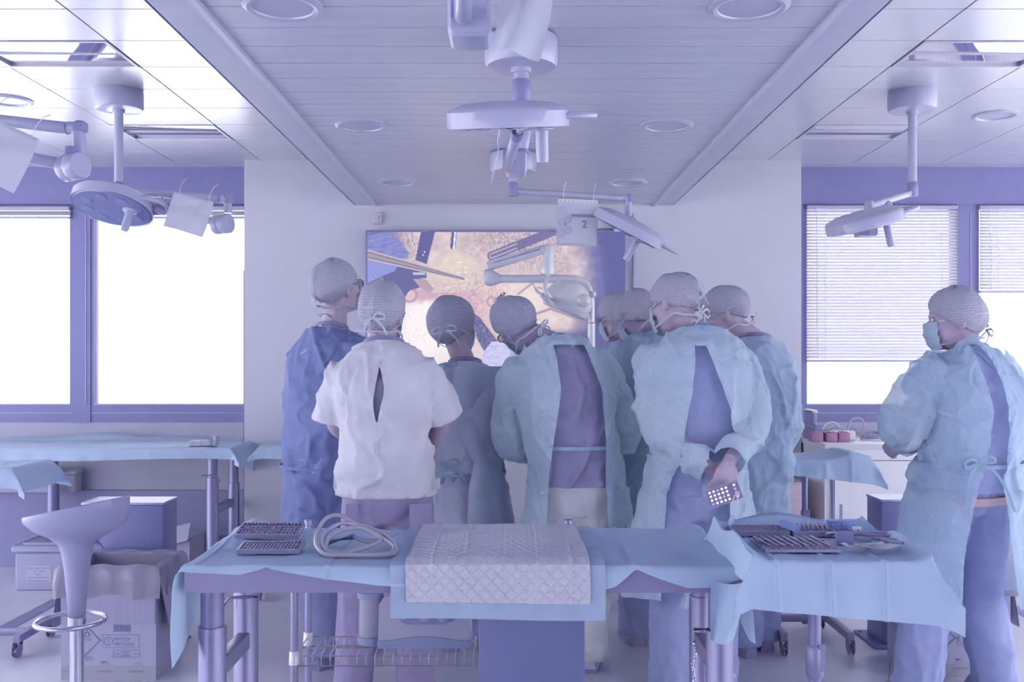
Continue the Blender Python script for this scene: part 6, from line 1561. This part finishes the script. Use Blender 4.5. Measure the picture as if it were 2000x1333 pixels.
t = thing('battery_charger', 'black battery charger with a stacked pack at the pier corner of the worktop', 'charger', ((a+c)/2, 6.25, ZW)); B().rbox((XP1+0.01, 6.16, ZW), (c+0.01, 6.40, ZW+0.085), 0.008, 2, axis=2).obj('charger_body', M_blk, t, True); B().rbox((XP1+0.01, 6.2, ZW+0.092), (c-0.005, 6.38, ZW+0.185), 0.012, 3, axis=2).obj('pack', M_blk, t, True); B().rbox((XP1+0.01, 6.19, ZW+0.172), (c-0.003, 6.39, ZW+0.19), 0.008, 2, axis=2).obj('pack_edge', M_blk2, t, True); B().box((XP1+0.012, 6.18, ZW+0.085), (c-0.0, 6.36, ZW+0.094)).obj('dock', M_rail, t); B().rbox((c-0.03, 6.17, ZW+0.085), (c+0.02, 6.24, ZW+0.10), 0.005, 2, axis=2).obj('plug', M_blk, t, True)
t = thing('power_strip', 'white power strip behind the reddish battery blocks', 'power strip', (P(1640, 0, 6.2).x, 6.2, ZW)); B().rbox((P(1612, 0, 6.2).x, 6.17, ZW), (P(1668, 0, 6.2).x, 6.23, ZW+0.06), 0.012, 3, axis=0).obj('body', M_cab, t, True)
for k in range(3): B().lathe((P(1622+k*14, 0, 6.2).x, 6.2, ZW+0.06), [(0.014, 0.0), (0.014, 0.002)], n=14).obj('socket', M_printl, t)
def cable(label, pts, r, m): B().tube(catmull(pts, 8), r, 6).obj('cable', m, None, True, label, 'cable', 'cables on the worktop')
Mc_g = mat('grey_cable', (150,150,186), 0.5, var=0); Mc_d = mat('dark_cable', (110,110,158), 0.5, var=0)
cable('white cable arched above the power strip', [P(1604, 842, 6.25), P(1612, 830, 6.25), P(1624, 825, 6.25), P(1636, 829, 6.25), P(1644, 846, 6.25)], 0.005, M_cord)
cable('tall grey cable looped up against the window sill', [P(1655, 846, 6.3), P(1657, 832, 6.3), P(1664, 820, 6.3), P(1676, 817, 6.3), P(1686, 823, 6.3), P(1686, 836, 6.3), P(1680, 850, 6.3)], 0.006, Mc_g)
cable('thin dark cable arched between the power strip and the coil', [P(1656, 860, 6.2), P(1660, 842, 6.2), P(1666, 836, 6.2), P(1674, 844, 6.2), P(1684, 860, 6.2)], 0.004, Mc_d)
cable('thin dark cable lying over the battery blocks', [P(1605, 841, 6.18), P(1620, 840, 6.18), P(1632, 836, 6.18), P(1642, 838, 6.18), P(1650, 846, 6.18)], 0.004, Mc_d)
rn = random.Random(4)
for k in range(3):
    pts = []
    for j in range(26):
        a = j/9*2*PI+k; pts.append(P(1706+k*4+(20-3*k+2*rn.random())*math.cos(a), 0, 6.2) + Vector((0, 0.05*math.sin(a), 0))); pts[-1].z = ZW+0.012+0.008*k+0.034*max(0, math.sin(a+0.6*k))+0.006*rn.random()
    cable(('dark coiled cable on the worktop, lowest of the tangle', 'grey coiled cable on the worktop, middle of the tangle', 'pale coiled cable on top of the tangle')[k], pts, 0.005, (Mc_d, Mc_g, Mc_g)[k])
t = thing('transformer', 'small dark transformer with cable on the worktop at the right edge', 'transformer', (P(1986, 0, 6.1).x, 6.12, ZW)); a, c = P(1976, 0, 6.1).x, P(1998, 0, 6.1).x; B().rbox((a, 6.1, ZW), (c, 6.18, ZW+0.055), 0.006, 2, axis=2).obj('body', M_blk, t, True); B().rbox((a+0.004, 6.097, ZW+0.02), (c-0.02, 6.1, ZW+0.05), 0.003, 1, axis=1).obj('label_plate', Mc_g, t, True); B().tube(catmull([(c, 6.14, ZW+0.05), (c+0.03, 6.14, ZW+0.10), (c-0.03, 6.16, ZW+0.12), (a, 6.2, ZW+0.08), (a-0.02, 6.2, ZW+0.03)], 6), 0.005, 6).obj('lead', Mc_d, t, True)
# dark low bench seen between the legs, behind the group
t = thing('low_bench', 'dark low board on a pale rail seen between the legs behind the group', 'bench', (0.75, 5.75, 0)); y_ = 6.0
B().rbox((P(1187, 0, y_).x, y_, P(0, 1206, y_).z), (P(1270, 0, y_).x, y_+0.3, P(0, 1080, y_).z), 0.004, 1, axis=2).obj('board', M_navy, t, True); B().rbox((P(1186, 0, y_).x, y_-0.03, P(0, 1218, y_).z), (P(1268, 0, y_).x, y_+0.3, P(0, 1206, y_).z), 0.004, 1, axis=0).obj('rail', M_stl, t, True)
for x in (P(1195, 0, y_).x, P(1255, 0, y_).x): B().box((x-0.02, y_+0.05, 0), (x+0.02, y_+0.25, P(0, 1218, y_).z)).obj('foot', M_stl, t)
# ---------------------------------------------------------------- the nine people
def line_feat(p, x0, z0, x1, z1, wd):
    t = np.clip((p[:, 2]-z0)/(z1-z0), 0, 1); xx = x0+(x1-x0)*t
    ins = (p[:, 2] > min(z0, z1)) & (p[:, 2] < max(z0, z1))
    return np.exp(-((p[:, 0]-xx)/wd)**2)*ins
PEOPLE = {}
PEOPLE['a'] = person(dict(label='tall person in a dark blue gown looking up at the screen, leftmost of the group', Y=4.5, yaw=-38, hyaw=-30, head=(660, 565), hrot=(-38, -10, 0), neck=(652, 645), pelvis=(626, 915), arch=-0.04,
    elb_l=(590, 795, 0.0), wri_l=(650, 850, 0.28), elb_r=(705, 790, 0.05), wri_r=(660, 840, 0.3), kn_l=(618, 1090, 0.02), kn_r=(668, 1090, 0.1), an_l=(632, 1290, 0), an_r=(684, 1290, 0.12), wk=1.0, trm=M_scrubd, topm=M_scrubd,
    gown=dict(m=M_gownn, hem=0.60, aw=0.135, off=0.024, fl=0.0, flb=0.02, tie_t=0.02, tiem=M_gownn, belt=True, seed=3, sleeve=(0.08, 0.08, 0.082, 0.07, 0.05), neckbow=(640, 646, -0.09), nbs=0.035, nba=0.2, nbt=(1, 1)),
    cap=dict(back=140, seed=1, sag=0.015), bows=[((-0.045, -0.105, -0.035), 0.5, 0.06), ((-0.02, -0.075, -0.108), -0.3, 0.05)], glasses=True))
PEOPLE['b'] = person(dict(label='person seen from behind in a white short-sleeved tunic and brown trousers', group=None, Y=4.05, yaw=-4, head=(747, 617), hrot=(-10, 4, 2), neck=(750, 676), pelvis=(756, 965), arch=-0.05, sw=0.19, wk=1.06,
    elb_l=(655, 828, 0.02), wri_l=(700, 870, 0.24), elb_r=(858, 822, 0.03), wri_r=(842, 880, 0.22), kn_l=(700, 1160, 0.02), kn_r=(806, 1160, 0.02), an_l=(690, 1330, 0), an_r=(812, 1330, 0), trm=M_brown,
    topm=M_white, toplo=0.0, topoff=0.026, topname='tunic', sleeve=0.92, slr=(0.074, 0.082, 0.096),
    topdisp=lambda p: 0.006*line_feat(p, P(750, 0, 3.9).x, P(0, 672, 3.9).z, P(752, 0, 3.9).x, P(0, 900, 3.9).z, 0.006)+0.010*wrinkle(p*np.array([1, 1, 1.0])+np.array([0, 0, 3.1]), (4, 4, 8), oct=1)*np.clip((P(0, 800, 3.9).z-p[:, 2])/0.15, 0, 1)
        -0.010*line_feat(p, P(672, 0, 3.9).x, P(0, 790, 3.9).z, P(690, 0, 3.9).x, P(0, 720, 3.9).z, 0.012)-0.010*line_feat(p, P(832, 0, 3.9).x, P(0, 790, 3.9).z, P(815, 0, 3.9).x, P(0, 720, 3.9).z, 0.012),
    topcut=lambda f: (lambda p: np.maximum(np.abs(p[:, 0]-P(740, 0, 3.88).x-0.006*np.sin(p[:, 2]*20))-0.019*np.clip(np.sin(PI*np.clip((p[:, 2]-P(0, 828, 3.88).z)/(P(0, 716, 3.88).z-P(0, 828, 3.88).z), 0, 1)), 0, 1), p[:, 1]-4.0)),
    cap=dict(sz=(0.096, 0.118, 0.124), back=158, seed=2), bows=[((0.0, -0.128, -0.025), 0.1, 0.065)], glasses=True))
def tunic_details(f):
    b = B(); b.loft(f.trings(0.05, 0.97, 0.012, 0.014)); b.obj('undershirt', cloth_mat('undershirt', (148,146,184)), f.root, True)
    # collar band and side tabs
    p, tan, u, v = f.spine(0.985); r = sring(p, u, v, 0.098, 0.088, 32, 2.0); r.append(r[0])
    B().ribbon(r, 0.018, [(q_-p) for q_ in r], 0.003).obj('collar', M_white, f.root)
    for s in (-1, 1):
        c = P(757+s*94, 945, 4.0); tb = B(); tb.obox(c+Vector((s*0.0, -0.02, 0)), (0.020, 0, 0.004*s), (0, 0.006, 0), (0, 0, 0.022)); tb.obj('side_tab', M_white, f.root)
    for (x0, y0, x1, y1) in ((800, 985, 842, 1040), (676, 985, 700, 1030)):
        a, c = P(x0, y0, 3.90), P(x1, y1, 3.90)
        B().obox((a+c)/2+Vector((0, 0.005, 0)), ((c.x-a.x)/2, 0.012, 0), (0, 0.004, 0), (0, 0, (a.z-c.z)/2)).obj('back_pocket', M_brown, f.root)
tunic_details(PEOPLE['b'])
PEOPLE['c'] = person(dict(label='person in a dark blue gown with bent head right of the white tunic', Y=4.78, yaw=-8, head=(888, 634), hrot=(-38, 16, -14), neck=(908, 714), pelvis=(912, 940), arch=-0.05, k=0.98, sw=0.178,
    elb_l=(858, 850, 0.03), wri_l=(900, 900, 0.26), elb_r=(978, 850, 0.03), wri_r=(940, 890, 0.26), kn_l=(880, 1110, 0.02), kn_r=(950, 1110, 0.02), an_l=(878, 1290, 0), an_r=(952, 1290, 0), trm=M_scrubd, topm=M_scrubd,
    gown=dict(m=M_gownp, hem=0.55, off=0.026, fl=0.05, flb=0.03, tie_t=0.08, seed=5, tiem=M_gtie, beltbow=(872, 908, -0.17), neckbow=(874, 716, -0.12), nbs=0.055, nba=0.25, nbt=(1.2, 1.5), amp=0.8),
    capm=M_capd, cap=dict(sz=(0.112, 0.124, 0.146), back=160, peak=(-0.015, 0.01), seed=3, seam=False, cz=0.006, sag=0.02), bows=[((0.03, -0.11, -0.075), 0.15, 0.075)], glasses=False))
def overgown(f):
    """lighter second gown flap over the right half of the back"""
    pl = [(716, 888, 985), (760, 884, 990), (860, 900, 985), (905, 925, 975), (960, 915, 985), (1045, 912, 992)]
    def fn(u, v):
        i = v*(len(pl)-1); j = min(int(i), len(pl)-2); t = i-j
        y = pl[j][0]*(1-t)+pl[j+1][0]*t; xl = pl[j][1]*(1-t)+pl[j+1][1]*t; xr = pl[j][2]*(1-t)+pl[j+1][2]*t
        Yd = 4.565+0.11*u*u+0.02*math.sin(u*9+v*3)*v
        if v > 0.6: Yd -= 0.015
        return P(xl+(xr-xl)*u, y, Yd)
    B().grid(fn, 24, 40).obj('gown_flap', cloth_mat('mid_blue_gown', (178,192,226), transl=0.15), f.root, True)
overgown(PEOPLE['c'])
PEOPLE['d'] = person(dict(label='person in an open light blue gown over grey scrub and white trousers', Y=4.42, yaw=4, head=(1010, 636), hrot=(22, 26, -34), neck=(1082, 676), pelvis=(1128, 950), arch=-0.09, wk=1.04, sw=0.192, sroll=-4,
    elb_l=(1000, 848, 0.0), wri_l=(1030, 880, 0.22), elb_r=(1212, 838, 0.02), wri_r=(1180, 880, 0.26), kn_l=(1092, 1130, 0.02), kn_r=(1156, 1130, 0.02), an_l=(1082, 1310, 0), an_r=(1154, 1300, 0.05), trm=M_whitep, topm=M_grey, toplo=0.02, topoff=0.018,
    shoem=M_shoew, skin=M_skind,
    gown=dict(voxel=0.0085, m=M_gown, hem=0.52, off=0.040, fl=0.06, flb=0.02, tie_t=0.30, seed=8, beltdz=0.0,
        open=[(674, 1080, 1140), (700, 1086, 1150), (760, 1093, 1172), (868, 1078, 1180), (920, 1072, 1180), (1050, 1066, 1188), (1200, 1060, 1196)],
        sleeve=(0.088, 0.094, 0.096, 0.082, 0.05), neckbow=(1098, 668, -0.12), nbs=0.06, nba=-0.5, nbt=(0.9, 1.4)),
    capm=M_capd, cap=dict(back=140, seed=4), bows=[((0.02, -0.03, 0.142), 0.3, 0.045), ((0.02, -0.10, -0.09), 0.9, 0.05)], glasses=True))
PEOPLE['e'] = person(dict(label='person with safety goggles half hidden right of the examination light', Y=5.5, yaw=50, head=(1207, 622), hrot=(62, 16, 0), neck=(1238, 674), pelvis=(1252, 870), arch=-0.05,
    elb_l=(1196, 790, -0.05), wri_l=(1180, 830, 0.1), elb_r=(1290, 780, 0.1), wri_r=(1240, 830, 0.3), kn_l=(1232, 1000, 0), kn_r=(1268, 1000, 0.08), an_l=(1235, 1180, 0), an_r=(1270, 1180, 0.08), trm=M_scrub, topm=M_scrub,
    gown=dict(m=M_gown, hem=0.6, off=0.028, seed=9, belt=False), cap=dict(seed=6), glasses='goggles'))
PEOPLE['f'] = person(dict(label='person in a thin blue gown bending down left of the one with a phone', Y=4.88, yaw=35, head=(1246, 620), hrot=(66, 30, 6), neck=(1300, 662), pelvis=(1272, 905), arch=-0.08, wk=1.05,
    elb_l=(1222, 820, -0.05), wri_l=(1200, 880, 0.15), elb_r=(1340, 800, 0.1), wri_r=(1260, 870, 0.3), kn_l=(1240, 1060, 0), kn_r=(1290, 1060, 0.1), an_l=(1240, 1230, 0), an_r=(1300, 1230, 0.1), trm=M_scrubd, topm=M_scrubd, skin=M_skind,
    gown=dict(m=M_gownt, hem=0.45, off=0.038, fl=0.08, seed=10, belt=False, sleeve=(0.09, 0.095, 0.095, 0.08, 0.05)), cap=dict(seed=7)))
ph_d = (Vector((0.55, -0.15, -0.75))).normalized()
PEOPLE['g'] = person(dict(label='tall person in a light blue gown holding a phone behind the back', Y=4.15, yaw=10, hyaw=4, head=(1318, 596), hrot=(44, 14, 8), neck=(1358, 658), pelvis=(1356, 952), arch=-0.10, sw=0.196, wk=1.06, voxel=0.0068,
    elb_l=(1286, 828, -0.14), wri_l=(1386, 914, -0.29), elb_r=(1466, 828, -0.14), wri_r=(1426, 900, -0.33), kn_l=(1312, 1130, 0.0), kn_r=(1394, 1130, 0.02), an_l=(1312, 1310, -0.02), an_r=(1404, 1310, 0.02), trm=M_scrub, topm=M_scrub, toplo=-0.03, topoff=0.020, trk=1.06,
    hand_l=dict(d=(0.75, 0.1, -0.45), n=(-0.2, -1, -0.2), th=-1, curl=1.0), hand_r=dict(d=(-0.42, -0.10, -0.9), n=(0.3, -1, 0.1), th=-1, curl=0.45),
    gown=dict(voxel=0.0085, m=M_gown, hem=0.42, off=0.040, fl=0.08, flb=0.02, tie_t=0.22, seed=12, dx=-0.01, arm=0.215,
        open=[(676, 1350, 1372), (720, 1346, 1386), (800, 1332, 1412), (880, 1320, 1422), (905, 1316, 1424), (960, 1300, 1420), (1100, 1290, 1424), (1250, 1284, 1428)],
        sleeve=(0.086, 0.088, 0.080, 0.064, 0.048), neckbow=(1360, 650, -0.13), nbs=0.05, nba=0.3, nbt=(1.5, 2.6)),
    cap=dict(seed=8, sz=(0.102, 0.120, 0.112), back=132), bows=[((0.03, -0.118, 0.035), 0.7, 0.055), ((0.045, -0.105, -0.055), -0.2, 0.075)]))
PEOPLE['h'] = person(dict(label='person in a thin blue gown with face turned left, rightmost of the group', Y=4.68, yaw=42, head=(1414, 616), hrot=(74, 14, 4), neck=(1474, 668), pelvis=(1466, 935), arch=-0.06, wk=0.98,
    elb_l=(1420, 810, -0.05), wri_l=(1430, 880, 0.1), elb_r=(1526, 830, 0.05), wri_r=(1500, 905, 0.05), kn_l=(1452, 1110, 0), kn_r=(1490, 1110, 0.1), an_l=(1456, 1270, 0), an_r=(1494, 1270, 0.1), trm=M_scrub, topm=M_scrub, trk=1.0,
    gown=dict(m=M_gownt, hem=0.70, aw=0.15, off=0.034, fl=0.0, flb=0.0, seed=14, belt=False, sleeve=(0.092, 0.095, 0.098, 0.085, 0.055)), cap=dict(seed=9, back=126, sz=(0.102, 0.124, 0.115)), bows=[((0.02, -0.125, -0.04), 0.6, 0.05)]))
PEOPLE['i'] = person(dict(label='lone person at the right in a thin open gown with folded arms', group='people in caps and gowns', Y=4.0, yaw=26, hyaw=14, head=(1866, 628), hrot=(72, 4, 2), neck=(1890, 690), pelvis=(1886, 950), arch=-0.05, sw=0.196, wk=1.08, voxel=0.0072,
    elb_l=(1770, 822, -0.04), wri_l=(1768, 858, 0.20), elb_r=(1960, 830, 0.05), wri_r=(1880, 840, 0.32), kn_l=(1812, 1150, 0.0), kn_r=(1912, 1140, 0.06), an_l=(1790, 1330, -0.02), an_r=(1946, 1310, 0.08), trm=M_scrub, topm=M_scrub, toplo=-0.02, topoff=0.020, trk=1.10,
    hand_l=dict(d=(-0.5, 0.6, -0.55), n=(-0.5, -0.8, 0.3), th=1, curl=0.9),
    gown=dict(voxel=0.0085, m=M_gownt, hem=0.44, off=0.040, fl=0.14, flb=0.03, dx=0.03, tie_t=0.18, seed=16, beltbow=(1912, 905, -0.22),
        open=[(672, 1888, 1902), (705, 1892, 1926), (740, 1902, 1934), (800, 1910, 1944), (880, 1908, 1950), (910, 1908, 1950), (980, 1886, 1950), (1100, 1862, 1962), (1250, 1850, 1975)],
        sleeve=(0.094, 0.10, 0.104, 0.086, 0.06), neckbow=(1888, 682, -0.14), nbs=0.045, nba=0.3, nbt=(2.4, 1.8), cutw=(-1,)),
    cap=dict(seed=11, sz=(0.100, 0.114, 0.120), back=142), bows=[((0.03, -0.118, -0.045), 0.4, 0.055)]))
f_ = PEOPLE['i']
b_ = B(); b_.loft(f_.trings(-0.08, -0.02, 0.034, 0.034)); b_.obj('undershirt_hem', M_under, f_.root, True)
def phone():
    c = P(1414, 966, 4.15-0.395)
    ax = Vector((0.90, 0, 0.30)).normalized(); n_ = Vector((0.05, -1, 0.05)); n_ = (n_-ax*n_.dot(ax)).normalized(); up = n_.cross(ax)
    if up.z < 0: up = -up
    t = thing('smartphone', 'smartphone in a clear case held behind the back, screen lit', 'phone', c-Vector((0, 0, 0.04)))
    B().obox(c, ax*0.066, n_*0.0042, up*0.036).obj('case', mat('phone_case', (150,146,176), 0.25, var=0), t)
    q = N('phone_screen'); em = q.a('ShaderNodeEmission', i_Strength=0.75); em.inputs[0].default_value = lin((104,98,138), 1.0); q.l(em.outputs[0], q.out.inputs[0])
    B().obox(c+n_*0.0046, ax*0.063, n_*0.0006, up*0.0325).obj('display', q.m, t)
    q = N('app_icon'); em = q.a('ShaderNodeEmission', i_Strength=0.9); em.inputs[0].default_value = lin((206,204,226), 1.0); q.l(em.outputs[0], q.out.inputs[0]); M_i1 = q.m
    q = N('app_icon_blue'); em = q.a('ShaderNodeEmission', i_Strength=0.8); em.inputs[0].default_value = lin((140,164,222), 1.0); q.l(em.outputs[0], q.out.inputs[0]); M_i2 = q.m
    for i in range(7):
        for j in range(4):
            if i == 5: continue
            B().obox(c+n_*0.0054+ax*(-0.052+i*0.0165)+up*(-0.023+j*0.0153), ax*0.0045, n_*0.0003, up*0.0045).obj('app_icon', M_i2 if (i*3+j*5) % 7 == 0 else M_i1, t)
    s = c+ax*0.058-up*0.006+n_*0.006
    b = B()
    for d in (-0.008, 0.006):
        b.tube(catmull([s, s+Vector((-0.012+d, -0.006, -0.02)), s+Vector((-0.02+d*1.5, -0.006, -0.09)), s+Vector((0.0-d*2, 0, -0.165)), s+Vector((0.012-d*3, 0.0, -0.22))], 6), 0.0022, 6)
    b.obox(s+Vector((-0.006, -0.004, -0.008)), (0.007, 0, 0), (0, 0.003, 0), (0, 0, 0.009))
    b.obj('wrist_strap', mat('cream_strap', (206,200,212), 0.6, var=0), t, True)
phone()
